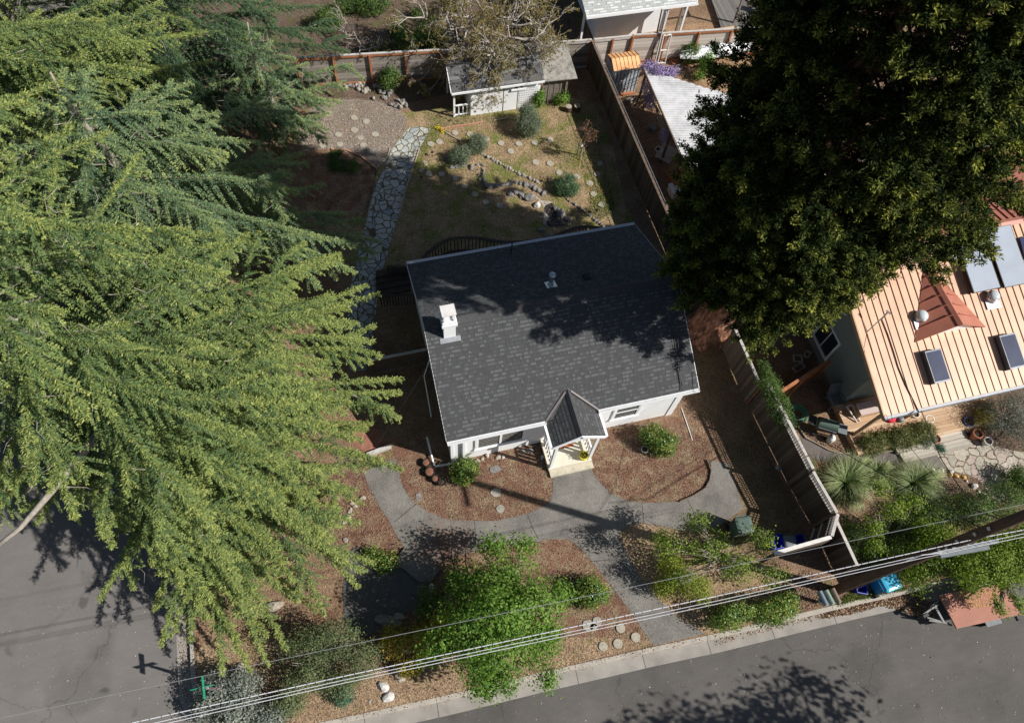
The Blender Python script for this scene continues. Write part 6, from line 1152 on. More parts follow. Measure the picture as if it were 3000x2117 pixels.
# ================================================================== TRAILER
t = thing('utility_trailer', 'flat rust red topped utility trailer parked at the kerb', 'trailer', (19.1, .3, -.14))
tc = [Q('t', 243, 893, .66), Q('t', 480, 1345, .66), Q('t', 1355, 1150, .66)]; tc.append(tc[0] + tc[2] - tc[1])
MB().slab(tc, .05).build('deck_sheet', 'trailer_rust', t); b = MB()
ctr = sum(tc, Vector()) / 4; ins = [ctr + (p - ctr) * .93 - Vector((0, 0, .12)) for p in tc]
for i in range(4): b.beam(ins[i], ins[(i + 1) % 4], .06, .10)
b.build('chassis', 'steel_grey', t)
hx = Q('t', 60, 1165, .42); l0 = tc[0].lerp(tc[1], .12) - Vector((0, 0, .18)); l1 = tc[0].lerp(tc[1], .88) - Vector((0, 0, .18)); b = MB(); b.beam(l0, hx + Vector((.0, .08, 0)), .06, .07); b.beam(l1, hx - Vector((.0, .08, 0)), .06, .07)
c0 = l0.lerp(hx, .35); c1 = l1.lerp(hx, .35); b.beam(c0, c1, .06, .07); b.beam(Q('t', 180, 1040, .5), Q('t', 300, 1255, .5), .07, .04); b.beam(Q('t', 225, 1015, .52), Q('t', 20, 1155, .45), .06, .05); b.beam(Q('t', 100, 1235, .45), Q('t', 375, 1275, .48), .05, .05); b.build('drawbar', 'steel_grey', t)
b = MB(); b.tube([hx + Vector((-.02, 0, .08)), hx + Vector((-.1, 0, -.54))], .035, 8); b.obox(hx + Vector((-.05, 0, .05)), .22, .1, .09, .2); b.build('hitch', 'grill_black', t)
for s_, yy in ((-1, tc[1].y + .02), (1, tc[0].y - .02)):
    wx = (tc[0].x + tc[2].x) / 2 + .25; b = MB(); b.tube([(wx, yy - .09 + s_ * .1, .16), (wx, yy + .09 + s_ * .1, .16)], .29, 22); wo = b.build('wheel', 'tyre', t); MB().tube([(wx, yy - .095 + s_ * .1, .16), (wx, yy + .095 + s_ * .1, .16)], .16, 16).build('rim', 'pot_white', wo)
    MB().obox((wx, yy + s_ * .12, .52), .62, .26, .03, 0).build('mudguard', 'bin_grey', t)
for x, y in ((1300, 1205),): q = Q('t', x, y, .45); MB().obox(q, .08, .16, .14, 0).build('tail_light', 'grill_black', t)
# ================================================================== STREET SIGN
sq = P(600, 2013, 2.55); t = thing('street_sign', 'green four way street name blades above a stop sign seen from above', 'street sign', (sq.x, sq.y, 0))
MB().tube([(sq.x, sq.y, 0), (sq.x, sq.y, 2.66)], .03, 8).build('post', 'galvanised', t)
def blade(a, c, z, mat='sign_green'):
    b = MB(); b.beam((a[0], a[1], z), (c[0], c[1], z), .012, .17); return b.build('name_blade', mat, t)
zs_ = lambda x, y, z: P(520 + x / 8.1, 1900 + y / 8.1, z)
bl1 = blade(zs_(595, 650, 2.6), zs_(650, 1185, 2.6), 2.62); bl2 = blade(zs_(315, 980, 2.4), zs_(860, 850, 2.4), 2.42)
b = MB()   # white capitals along the blades, seen edge on (unreadable in the photo, so plain strokes)
MB().obox((sq.x, sq.y, 2.30), .06, .06, .05).build('bracket', 'rail_grey', t)
a_, c_ = zs_(680, 935, 2.2), zs_(1000, 1010, 2.2); mid = (Vector((sq.x, sq.y, 0)) + Vector((sq.x, sq.y, 0))) / 2; dd = (Vector((c_.x, c_.y, 0)) - Vector((a_.x, a_.y, 0))).normalized(); b = MB(); R8 = .32
nrm = Vector((-dd.y, dd.x, 0)); cc = Vector((sq.x, sq.y, 1.95)) + nrm * .045 + dd * .02
vs = [cc + dd * (R8 * math.cos(a)) + Vector((0, 0, R8 * math.sin(a))) + nrm * o_ for o_ in (-.006, .006) for a in [math.pi / 8 + math.pi / 4 * i for i in range(8)]]
b.add(vs, [tuple(range(8)), tuple(range(8, 16))[::-1]] + [(i, i + 8, (i + 1) % 8 + 8, (i + 1) % 8) for i in range(8)]); b.build('stop_plate', 'stop_back', t)
# ================================================================== PIPES, HOSE, GRILL ETC.
b = MB(); b.tube([Q('f', 468, 55, .45), Q('f', 487, 130, .25), Q('f', 505, 205, .08), Q('f', 520, 216, .07), Q('f', 615, 198, .07)], .04, 8); simple('drain_pipe', 'white plastic drain pipe bent round the front left house corner', 'pipe', b, 'pvc_white', tuple(Q('f', 505, 210)), smooth=True)
b = MB(); b.tube([Q('h', 1815, 1205, .03), Q('h', 1845, 1290, .03), Q('h', 1880, 1395, .03)], .018, 6); simple('thin_pipe', 'thin white pipe lying on the mulch right of the house', 'pipe', b, 'pvc_white', tuple(Q('h', 1845, 1290)))
q = Q('n', 610, 1010, .1); r_ = np.random.default_rng(4); b = MB()
pts = []
for i in range(220): a = i * .33; rr = .30 + .10 * math.sin(i * .21) + r_.normal(0, .006); pts.append((q.x + rr * math.cos(a) * 1.0, q.y + rr * 1.05 * math.sin(a), .04 + i * .0007))
b.tube(pts, .012, 5); simple('garden_hose', 'coiled green garden hose beside the fence vine', 'hose', b, 'hose_green', (q.x, q.y, 0))
q = Q('n', 890, 1110, .8); t = thing('barbecue_grill', 'black gas barbecue with dark lid beside the hose', 'barbecue', (q.x, q.y, 0)); ga = -.55
def gp(x, y, z): v = Matrix.Rotation(ga, 3, 'Z') @ Vector((x, y, 0)); return Vector((q.x + v.x, q.y + v.y, z))
b = MB(); k = 9; prof = [(.21 * math.cos(a), .24 * math.sin(a)) for a in np.linspace(0, math.pi, k)]; vs = [gp(x_, y_, .80 + z_) for x_ in (-.38, .38) for y_, z_ in prof]; b.add(vs, [tuple(range(k)), tuple(range(k, 2 * k))[::-1]] + [(i, i + k, i + 1 + k, i + 1) for i in range(k - 1)] + [(0, k - 1, 2 * k - 1, k)]); b.build('lid', 'bin_green', t)
MB().obox(gp(0, 0, .66), .78, .44, .26, ga).build('firebox', 'grill_black', t); MB().obox(gp(.62, 0, .78), .36, .42, .03, ga).build('side_shelf', 'bin_grey', t); MB().obox(gp(-.6, 0, .78), .32, .42, .03, ga).build('side_shelf', 'grill_black', t)
b = MB(); b.tube([gp(-.36, -.28, .86), gp(.36, -.28, .86)], .015, 6); b.build('handle', 'galvanised', t); b = MB()
for x_ in (-.35, .35):
    for y_ in (-.18, .18): b.beam(gp(x_, y_, .02), gp(x_, y_, .55), .04, .04)
b.beam(gp(-.35, -.18, .2), gp(.35, -.18, .2), .04, .03); b.build('legs', 'grill_black', t)
for x_ in (.30, -.3): MB().tube([gp(x_, -.25, .1), gp(x_, -.31, .1)], .10, 14).build('wheel', 'tyre', t)
q = Q('n', 935, 1235, .35); simple('gas_cylinder', 'white propane cylinder just below the barbecue', 'gas cylinder', MB().lathe((q.x, q.y, .01), [(.10, 0), (.15, .05), (.155, .3), (.12, .38), (.06, .41), (.06, .44)], 20), 'propane', (q.x, q.y, 0), smooth=True)
q = Q('n', 1270, 960, .62); t = thing('outdoor_counter', 'pale pinkish outdoor counter cabinet under the roof corner', 'cabinet', (q.x, q.y, .3)); MB().obox((q.x, q.y, .74), .95, .52, .04, .0).build('counter_top', 'bench_pink', t); MB().obox((q.x, q.y, .51), .9, .48, .42, .0).build('body', 'fascia_tan', t)
q = Q('n', 1090, 1010, .35); b = MB(); b.beam(Q('n', 1070, 940, .7), Q('n', 1170, 1090, .34), .05, .05); b.beam(Q('n', 1125, 925, .7), Q('n', 1200, 1080, .34), .04, .04); b.beam(Q('n', 1070, 940, .7), Q('n', 1125, 925, .7), .05, .05); simple('wooden_frame', 'small open wooden frame left of the outdoor counter', 'frame', b, 'rail_grey', tuple(q))
q = Q('n', 960, 860, .4); t = thing('deck_chair', 'grey slatted adirondack chair in shade below the orange fence', 'chair', (q.x, q.y, 0)); b = MB()
for i in range(5): b.obox((q.x - .22 + .11 * i, q.y + .3, .62), .09, .03, .75, 0, tilt=('X', R(-20)))
b.build('backrest', 'bin_grey', t); b = MB()
for i in range(5): b.obox((q.x, q.y + .15 - .1 * i, .36 - .012 * i), .55, .08, .025)
b.build('seat', 'bin_grey', t)
for s_ in (-.3, .3): b = MB(); b.beam((q.x + s_, q.y + .28, .55), (q.x + s_, q.y - .38, .55), .09, .025); b.beam((q.x + s_, q.y - .33, 0), (q.x + s_, q.y - .33, .54), .05, .05); b.beam((q.x + s_, q.y + .3, 0), (q.x + s_, q.y + .1, .35), .05, .05); b.build('arm', 'bin_grey', t)
q = Q('n', 1500, 1055, .45); b = MB(); b.lathe((q.x, q.y, .31), [(.12, 0), (.16, .06), (.14, .15), (.05, .2)], 12, sx=1.3); simple('red_cushion', 'crumpled bright red cloth on the deck edge at the roof corner', 'cloth', b, 'red_cloth', (q.x, q.y, .31))
q = Q('n', 1590, 1055, .45); b = MB(); b.lathe((q.x, q.y, .31), [(.13, 0), (.15, .08), (.1, .17), (.03, .2)], 11, sx=1.1); simple('dark_bundle', 'dark cloth bundle right of the red cloth on the deck edge', 'cloth', b, 'bin_grey', (q.x, q.y, .31))
for i, (lb, x, y, sx, sy) in enumerate([('dark wood framed planter box leaning in the shaded neighbour yard', 620, 565, .5, .25), ('white wire rack lying in the shaded neighbour yard', 610, 480, .3, .35), ('white handled garden tool frame against the sage wall', 700, 440, .2, .3)]):
    q = Q('n', x, y, .2); b = MB(); an_ = .3 + i
    for s_ in (-1, 1): b.obox((q.x + math.cos(an_ + 1.57) * sy / 2 * s_, q.y + math.sin(an_ + 1.57) * sy / 2 * s_, .15), sx, .03, .1, an_); b.obox((q.x + math.cos(an_) * sx / 2 * s_, q.y + math.sin(an_) * sx / 2 * s_, .15), .03, sy, .1, an_)
    simple(['planter_frame', 'wire_rack', 'tool_frame'][i], lb, 'frame', b, 'rail_grey', (q.x, q.y, 0))
b = MB(); pts = QL('n', [(600,1110),(680,1240),(780,1290),(900,1355),(980,1382),(1090,1388),(1300,1388),(1450,1370),(1600,1358)], .05)
for i in range(len(pts) - 1): b.beam(pts[i], pts[i + 1], .025, .09)
simple('bed_edging', 'curved pale strip edging between grey path and rosemary hedge', 'edging', b, 'stone_cream', tuple(pts[4]))
# bare edging and rim strips along paths
b = MB(); pts = QL('tm', [(180,1117),(300,1125),(400,1167),(470,1220),(515,1255)], .04)
for p, d in along(pts, .20, .1): b.obox((p.x, p.y, .045), .185, .08, .08, math.atan2(d.y, d.x))
simple('brick_edging', 'curved row of bricks below the gravel patch', 'edging', b, 'edging_brick', tuple(pts[2]))
b = MB(); pts = QL('tm', [(1000,965),(1100,945),(1180,935),(1330,910)], .04)
for p, d in along(pts, .20, .05): b.obox((p.x, p.y, .04), .185, .08, .07, math.atan2(d.y, d.x))
simple('brick_edging', 'short straight row of bricks in front of the white shed', 'edging', b, 'edging_brick', tuple(pts[1]))
for i, (lb, pl) in enumerate([('pale thin edging strip right of the flagstone path', [(838,1115),(800,1225),(775,1290),(780,1300),(760,1340),(735,1420),(700,1560)]), ('pale stone edging strip left of the flagstone path top', [(620,1105),(600,1170),(560,1215),(525,1245)]), ('dark wood edging along the left side of the flagstone path', [(520,1260),(515,1320),(490,1420),(450,1560),(430,1620)]), ('worn yellow timber edging strip near the yellow flowers', [(1000,965),(1050,1000),(1150,1055)]), ('pale timber strip lying in front of the white shed wall', [(1395,903),(1440,895),(1510,882)])]):
    pts = QL('tm', pl, .03); b = MB()
    for j in range(len(pts) - 1): b.beam(pts[j], pts[j + 1], .04, .07)
    simple('path_edging', lb, 'edging', b, ['stone_cream', 'stone_cream', 'post_brown', 'stone_cream', 'stone_pale'][i], tuple(pts[0]))
b = MB(); pts = QL('f', [(2000,180),(2012,215),(2022,240),(2015,290),(1990,335),(1930,373),(1850,408)], .06)
for j in range(len(pts) - 1): b.beam(pts[j], pts[j + 1], .025, .10)
simple('bed_edging', 'thin dark edging strip round the right front mulch bed', 'edging', b, 'post_brown', tuple(pts[3]))
b = MB(); b.beam(Q('f', 140, 155, .1), Q('f', 272, 105, .1), .16, .16); simple('timber_sleeper', 'grey timber sleeper edging the brick paving by the walk', 'sleeper', b, 'rail_grey', tuple(Q('f', 200, 130)))
# ================================================================== STONES
def rockmesh(name, seed, mat, sub=2):
    import bmesh
    r = np.random.default_rng(seed); bm = bmesh.new(); bmesh.ops.create_icosphere(bm, subdivisions=sub, radius=1.0); A_ = r.normal(0, 1, (5, 3)); ph = r.uniform(0, 6, 5)
    for v in bm.verts:
        n = np.array(v.co); s_ = 1 + sum(.11 * math.sin(2.2 * (A_[i] @ n) + ph[i]) for i in range(5)); c_ = r.normal(0, .025); v.co = v.co * (s_ + c_); v.co.z = max(v.co.z, -.55)
    me = bpy.data.meshes.new(name); bm.to_mesh(me); bm.free(); me.materials.append(MATS[mat]); return me
RM = {m_: [rockmesh('rock', 100 + i + 10 * j, m_) for i in range(4)] for j, m_ in enumerate(['stone_grey', 'stone_pale', 'stone_white', 'stone_gold', 'stone_cream'])}
rs = random.Random(8)
def rock(name, label, x, y, sx, sy, sz, mat, group=None, rz=None, cat='stone', z=0):
    o = bpy.data.objects.new(name, rs.choice(RM[mat])); COL.objects.link(o); o.location = (x, y, z + sz * .35); o.scale = (sx, sy, sz); o.rotation_euler = (rs.uniform(-.15, .15), rs.uniform(-.15, .15), rz if rz is not None else rs.uniform(0, 6.3)); ORI[o.name] = o.location.copy()
    return tag(o, label, cat, group)
def rockrow(pts, step, size, mat, label, group, name='edging_stone', jit=.02):
    for k_, (p, d) in enumerate(along(pts, step, .05)):
        s_ = size * rs.uniform(.75, 1.3); rock(name, label, p.x + rs.uniform(-jit, jit), p.y + rs.uniform(-jit, jit), s_ * rs.uniform(.8, 1.2), s_ * rs.uniform(.8, 1.1), s_ * rs.uniform(.8, 1.1), mat, group).__setitem__('label', ORDN[min(k_, 32)] + ' ' + label)
rockrow(QL('y', [(800,125),(880,160),(960,205),(1040,240),(1110,285),(1180,320),(1240,350),(1320,385),(1400,425),(1460,460)]), .145, .085, 'stone_pale', 'stone from the top in the long straight row edging the upper lawn', 'row of small stones across the back lawn')
rockrow(QL('y', [(1755,625),(1800,655),(1860,695),(1920,740),(1975,780),(2040,830),(2100,885),(2160,925),(2200,950)]), .16, .08, 'stone_grey', 'stone from the top in the lower row running down to the house', 'lower row of small stones by the pond')
rockrow(QL('y', [(815,240),(820,290),(825,340),(828,400),(840,450),(870,490)]), .17, .09, 'stone_grey', 'grey stone down the short row curving to the dark boulder', 'short curved row of stones')
rockrow(QL('y', [(765,235),(770,290),(775,360),(790,410)]), .3, .07, 'stone_grey', 'loose stone down, left of the short curved row', 'loose stones beside the curved row')
for i, (x, y, sx, sy) in enumerate([(900,485,.17,.13),(975,485,.14,.11),(1045,470,.13,.1),(1095,460,.1,.09),(1140,450,.1,.09),(1195,445,.08,.09),(1240,455,.09,.08),(1305,465,.13,.12),(1355,480,.12,.11),(1400,510,.16,.11),(1450,535,.15,.11),(1500,565,.14,.12),(1130,575,.16,.12),(1190,560,.12,.16),(1250,590,.2,.13),(1345,610,.22,.18),(1640,745,.13,.15),(1695,790,.22,.15),(1765,845,.09,.08),(1785,870,.08,.08),(1480,980,.13,.1),(1540,1040,.14,.1),(530,265,.13,.09),(600,255,.12,.08),(690,275,.16,.1),(470,275,.11,.08),(420,165,.09,.09),(395,185,.05,.05)]):
    q = Q('y', x, y); rock('pond_rock', 'dark grey rock lining the dry stream and pond', q.x, q.y, sx * 1.25, sy * 1.25, min(sx, sy), 'stone_grey', 'rocks lining the dry stream and pond')['label'] = ORDN[i] + (' dark grey rock along the dry stream, from its left end' if i < 16 else ' dark grey rock, pond side')
q = Q('y', 1425, 700); rock('white_rock', 'pale speckled rock at the left rim of the pond', q.x, q.y, .17, .17, .13, 'stone_white')
for i, (x, y) in enumerate([(165,210),(180,235),(130,310),(145,290)]): q = Q('y', x, y); rock('flat_stone', ['topmost','second','lowest','third'][i] + ' pinkish flat stone lying right of the flagstone path', q.x, q.y, .12, .09, .03, 'stone_cream', 'flat stones right of the flagstone path')
tag(sheet('pond', smooth_poly(QL('y', [(1520,700),(1600,670),(1625,740),(1680,800),(1740,830),(1800,870),(1790,900),(1720,930),(1600,945),(1540,920),(1535,870),(1560,820),(1510,760)]), 2), .012, 'pond_black'), kind='structure')
sheet('pond_rim', smooth_poly(QL('y', [(1500,700),(1400,600),(1420,595),(1480,640),(1560,650),(1600,660),(1520,700),(1510,760),(1560,820),(1535,870),(1540,925),(1500,900),(1500,840)]), 2), .0105, 'concrete')
lp = QL('tm', [(280,640),(330,620),(400,640),(470,650),(540,640),(580,680),(540,720),(600,700),(660,740),(450,675),(350,660),(510,690),(300,660),(430,645),(500,660),(560,660),(620,720),(690,780),(720,800),(660,770)])
for i in range(46):
    p = lp[rs.randrange(len(lp))]; rock('rockery_stone', 'rounded grey stone in the pile below the back fence', p.x + rs.uniform(-.35, .35), p.y + rs.uniform(-.22, .22), rs.uniform(.08, .17), rs.uniform(.07, .14), rs.uniform(.07, .13), 'stone_grey' if i % 2 else 'stone_pale', 'rounded stones piled below the back fence', z=.03)
for zo, x, y, sx, sy, sz, mt_, lb in [('f',228,1418,.22,.15,.1,'stone_white','pale boulder on the kerb strip, upper of two'), ('f',255,1478,.22,.16,.1,'stone_white','pale boulder on the kerb strip, lower of two'), ('f',322,1372,.22,.12,.08,'stone_cream','flat tan rock by the overhead cables on the kerb strip'), ('f',155,1502,.07,.06,.04,'stone_pale','small stone near the end of the kerb strip'),
    ('f',797,158,.07,.10,.12,'stone_white','white upright rock against the front wall'), ('f',772,178,.07,.08,.08,'stone_cream','small tan rock in front of the white upright rock'), ('f',745,188,.1,.08,.1,'stone_cream','pinkish rock right behind the round bush'), ('f',858,168,.13,.09,.08,'stone_cream','larger tan rock of the two under the left window'), ('f',885,165,.08,.06,.07,'stone_white','smaller pale rock of the two under the left window'), ('f',1030,130,.16,.12,.1,'stone_grey','grey rock in the porch shade, larger'), ('f',990,135,.13,.1,.08,'stone_grey','grey rock in the porch shade, smaller'), ('f',1100,170,.07,.09,.12,'stone_white','white rock at the left foot of the porch'),
    ('f',492,895,.1,.22,.1,'stone_white','bright white rock below the stepped end of the walk'), ('f',260,1060,.22,.45,.2,'stone_grey','large dark boulder below the asphalt pad'), ('f',312,1040,.2,.15,.1,'stone_pale','flat pale rock beside the large dark boulder'), 
    ('b',1545,905,.35,.2,.12,'stone_cream','big flat tan rock half hidden by the lower cedar boughs'), ('b',1352,1245,.14,.14,.1,'stone_pale','pale rock between the cedar and the silvery shrub'), ('b',1938,538,.1,.08,.07,'stone_pale','small pale rock near the shadowed pad'), ('f',22,618,.1,.08,.07,'stone_pale','tan rock at the upper edge of the asphalt pad'), ('f',430,385,.14,.22,.02,'stone_grey','thin flat stone in the left mulch bed near the walk'),
    ('n',420,1520,.12,.12,.1,'stone_pale','lone pale rock in the shade left of the lattice fence')]:
    q = Q(zo, x, y); rock('boulder' if max(sx, sy) > .18 else 'garden_rock', lb, q.x, q.y, sx, sy, sz, mt_)
for k_, (x, y) in enumerate([(578,1090),(648,1095),(760,1100),(870,1115),(715,1118),(320,1085)]): q = Q('p', x, y); rock('border_rock', ['first from left','second','third','fourth','left half hidden','right half hidden'][k_] + ' whitish rock in the row along the neighbour path', q.x, q.y, .11, .09, .09, 'stone_white', 'whitish rocks along the neighbour path')
for k_, (x, y) in enumerate([(870,1155),(940,1165),(1035,1190)]): q = Q('p', x, y); rock('gold_rock', ['left','middle','right'][k_] + ' golden yellow rock at the patio corner', q.x, q.y, .085, .08, .08, 'stone_gold', 'golden rocks at the patio corner')
for k_, (x, y, s_) in enumerate([(1165,1300,.15),(1225,1360,.08),(1290,1430,.16),(1330,1450,.1),(1410,1495,.09),(1070,1235,.07)]): q = Q('p', x, y); rock('border_rock', ['largest topmost','small second','large middle','fourth','lowest','tiny uppermost'][k_] + ' white quartz rock along the lower patio edge', q.x, q.y, s_, s_ * .8, s_ * .7, 'stone_white', 'white quartz rocks along the lower patio edge')
for k_, (x, y) in enumerate([(75,435),(50,460),(40,490),(20,520),(60,420),(120,390)]): q = Q('f', x, y); rock('border_rock', ['third','fourth','fifth','lowest','second','topmost'][k_] + ' small tan rock in the curved row at the cedar edge', q.x, q.y, .11, .08, .07, 'stone_cream', 'small tan rocks at the cedar edge')
# ---- round stepping stones
sb = MB().lathe((0, 0, 0), [(.158, 0), (.165, .02), (.158, .035), (.12, .038), (.118, .034), (.05, .036), (.01, .036)], 20).build('stepping_stone', 'stepping'); sme = sb.data; bpy.data.objects.remove(sb)
def steps(zo, pts, label, group, s=1.0, z=.01):
    for k_, (x, y) in enumerate(pts):
        q = Q(zo, x, y, .03); o = bpy.data.objects.new('stepping_stone', sme); COL.objects.link(o); k = s * rs.uniform(.94, 1.06); o.location = (q.x, q.y, z); o.scale = (k, k, 1); o.rotation_euler = (0, 0, rs.uniform(0, 6)); ORI[o.name] = o.location.copy(); tag(o, ORDN[k_] + ' ' + label, 'stepping stone', group)
steps('tm', [(155,850),(350,880),(440,908),(132,978),(232,1005),(352,970),(508,1003),(398,1030),(115,1085),(243,1078),(420,1085),(475,1132)], 'round stepping stone from the top of the gravel patch', 'stepping stones in the gravel patch')
steps('tm', [(922,1075),(987,1060),(1105,992),(1217,1003),(1338,1040),(1448,1070),(1580,1073),(1700,1065),(1818,1042),(1522,1130)], 'round stepping stone from the left in the upper row past the lavender bushes', 'upper row of stepping stones in the back lawn')
steps('tm', [(910,1298),(1005,1300),(1110,1330),(1172,1392),(1253,1450),(1335,1510),(1438,1535)], 'round stepping stone from the left in the middle row above the shade', 'middle row of stepping stones in the back lawn')
steps('tm', [(1708,1212),(1815,1222),(1885,1290),(2010,1320),(2188,1222),(2168,1300),(2112,1368),(2140,1450),(2200,1530)], 'round stepping stone counted clockwise round the thin staked tree', 'stepping stones round the thin staked tree')
steps('f', [(1432,1200),(1513,1185),(1528,1100),(1610,1150)], 'round stepping stone from the left in the front verge near the kerb', 'stepping stones in the front verge', 1.0, .02)
for i, (x, y, sx, sy, mt_, lb) in enumerate([(846,360,.21,.17,'stone_pale','pale scalloped slab under the pole shadow in the left mulch bed'), (870,450,.16,.16,'stone_pale','pale round slab just above the curved walk'), (842,233,.22,.15,'stone_grey','dull brown slab in the left mulch bed below the window'), (1350,1085,.2,.2,'stone_pale','broken grey paving slab in the front verge, left piece'), (1400,1065,.17,.17,'stone_pale','broken grey paving slab in the front verge, right piece'), (1380,1095,.14,.12,'stone_pale','square broken slab piece between the other two')]):
    q = Q('f', x, y); n_ = 14; b = MB(); b.prism([(q.x + sx * (1 + .07 * math.sin(5 * a + i)) * math.cos(a), q.y + sy * (1 + .07 * math.cos(4 * a + i)) * math.sin(a)) for a in np.linspace(0, 2 * math.pi, n_, endpoint=False)], .013, .045); simple('paving_slab', lb, 'slab', b, mt_, (q.x, q.y, 0))
for x, y, lb in [(1955,795,'sawn log stump standing by the shed shrub, left one'), (2020,790,'sawn log stump standing by the shed shrub, right one')]:
    q = Q('tm', x, y, .3); t = thing('log_stump', lb, 'stump', (q.x, q.y, 0)); MB().lathe((q.x, q.y, 0), [(.17, 0), (.165, .3)], 16).build('bark', 'bark_brown', t); MB().lathe((q.x, q.y, .298), [(.155, 0), (.15, .006)], 16).build('cut_face', 'stone_cream', t)
for i, (zo, x, y, lb) in enumerate([('tm',935,1135,'small black path light beside the upper flagstone path'), ('tm',853,1320,'small black path light at the right edge of the flagstone path'), ('tm',487,1250,'small black path light at the tip of the brown bed'), ('y',1552,393,'small dark path light above the long stone row'), ('y',2098,745,'small dark path light near the house end of the stone row')]):
    q = Q(zo, x, y, .3); t = thing('path_light', lb, 'garden light', (q.x, q.y, 0)); MB().tube([(q.x, q.y, 0), (q.x, q.y, .25)], .012, 6).build('stake', 'lamp_black', t); MB().lathe((q.x, q.y, .24), [(.04, 0), (.075, .03), (.06, .07), (.01, .09)], 12).build('lamp_head', 'lamp_black', t)
for i, (x, y) in enumerate([(2048, 1170), (2015, 1160)]): q = Q('tm', x, y); simple('tree_stake', ['taller wooden stake right of the thin young tree', 'shorter wooden stake left of the thin young tree'][i], 'stake', MB().beam(q, q + Vector((0, 0, 1.1 - .3 * i)), .03, .03), 'rail_grey', tuple(q))
simple('sprinkler_timer', 'white box on the stake of the thin young tree', 'box', MB().obox(Q('tm', 2055, 1085, .95), .08, .06, .16), 'white_paint', tuple(Q('tm', 2055, 1085, .95)))
# cut limb ends on the cedar
for x, y, z, lb in [(150,1360,7.5,'large sawn limb end of the big cedar by the left edge'), (210,1355,7.2,'orange sawn stub on the big cedar near the bare limb')]: pass
# ================================================================== LOOSE STUFF
def scatter(name, zo, poly, n, size, mat, seed, z=.02, w=.6, clip=None, up=.25):
    r = np.random.default_rng(seed); pts = QL(zo, poly); A_ = np.array([(p.x, p.y) for p in pts]); A_ = A_.mean(0) + (A_ - A_.mean(0)) * (1.045 if name in ('mulch_chips', 'gravel_stones') else 1.0); lo, hi = A_.min(0), A_.max(0); P_ = r.uniform(lo, hi, (n * 3, 2)); ins = np.zeros(len(P_), bool); j = len(A_) - 1
    for i in range(len(A_)):
        c = ((A_[i, 1] > P_[:, 1]) != (A_[j, 1] > P_[:, 1])) & (P_[:, 0] < (A_[j, 0] - A_[i, 0]) * (P_[:, 1] - A_[i, 1]) / (A_[j, 1] - A_[i, 1] + 1e-12) + A_[i, 0]); ins ^= c; j = i
    P_ = P_[ins][:n]; n = len(P_); C = np.concatenate([P_, np.full((n, 1), z) + r.uniform(0, .02, (n, 1))], 1); D = r.normal(size=(n, 3)); D[:, 2] *= up; D = unit(D); S_ = r.normal(size=(n, 3)); S_[:, 2] *= up; S_ = unit(np.cross(np.cross(D, S_), D))
    L = size * r.uniform(.5, 1.5, n); return tag(npmesh(name, diamonds(C, D, S_, L, L * w), r.random(n), mat), kind='stuff')
scatter('mulch_chips', 'f', [(300,175),(330,300),(412,420),(580,505),(850,510),(1098,438),(1156,350),(1120,100),(590,210)], 6500, .035, 'chip', 1)
scatter('mulch_chips', 'f', [(1378,245),(1472,360),(1640,410),(1850,406),(1986,333),(2022,240),(2000,80),(1700,-20),(1420,60)], 6500, .035, 'chip', 2)
scatter('mulch_chips', 'f', [(-250,300),(120,252),(200,420),(300,590),(345,660),(300,740),(0,650),(-200,600)], 5000, .035, 'chip', 3)
scatter('mulch_chips', 'f', [(1000,642),(1240,617),(1400,772),(1600,1037),(1700,1195),(1170,1320),(0,1585),(-600,1650),(-700,1200),(100,1100),(520,850)], 15000, .035, 'chip', 4)
scatter('gravel_stones', 'tm', [(0,860),(100,770),(300,742),(520,760),(660,810),(740,890),(730,965),(612,1150),(520,1250),(400,1160),(180,1112),(0,1125)], 14000, .032, 'pebble', 5, w=.8)
scatter('fallen_leaves', 'br', [(780,1290),(900,1215),(1100,1165),(1300,1110),(1500,1085),(1620,1200),(1640,1330),(1530,1290),(1400,1250),(1250,1200),(1000,1265),(800,1300)], 3800, .075, 'dry_litter', 6, z=-.10, w=.55, up=.6)
scatter('fallen_leaves', 'br', [(0,1440),(600,1290),(1500,1090),(1500,1110),(640,1330),(0,1500)], 500, .06, 'dry_litter', 7, z=-.12, w=.5)
scatter('fallen_leaves', 'br', [(540,1120),(640,930),(780,1000),(880,1180),(620,1260)], 1500, .045, 'chip', 8)
scatter('lawn_litter', 'tm', [(800,1000),(1000,900),(1500,850),(2150,830),(2300,1300),(2300,1900),(1500,2000),(500,2100),(750,1300)], 15000, .045, 'dry_litter', 9)
scatter('fallen_leaves', 'n', [(560,1120),(700,1150),(1000,1300),(1100,1380),(800,1300)], 900, .05, 'chip', 10)
scatter('fallen_leaves', 'b', [(985,900),(1040,900),(1060,1250),(1100,1500),(1060,1530),(1010,1400)], 420, .05, 'dry_litter', 20, z=-.11, w=.55)
scatter('fallen_leaves', 'f', [(0,1590),(1170,1330),(1700,1200),(2055,1135),(2055,1175),(1700,1240),(1170,1370),(0,1640)], 420, .045, 'dry_litter', 21, z=.03, w=.5)
scatter('bark_litter', 'g', [(-60,0),(380,20),(480,500),(600,1000),(700,1500),(500,1600),(200,900),(0,400)], 6000, .05, 'dry_litter', 11)
scatter('side_yard_litter', 'r', [(-30,700),(250,560),(480,1100),(700,1600),(250,1480),(150,1480),(0,1100)], 4500, .035, 'chip', 12)
scatter('road_grit', 'u', [(1250,2110),(2100,1905),(2700,1780),(2980,1900),(2990,2110)], 420, .035, 'pebble', 22, z=-.14, w=.8)
scatter('road_grit', 'u', [(0,1650),(300,1700),(515,1850),(520,2100),(0,2110)], 260, .03, 'pebble', 23, z=-.146, w=.8)
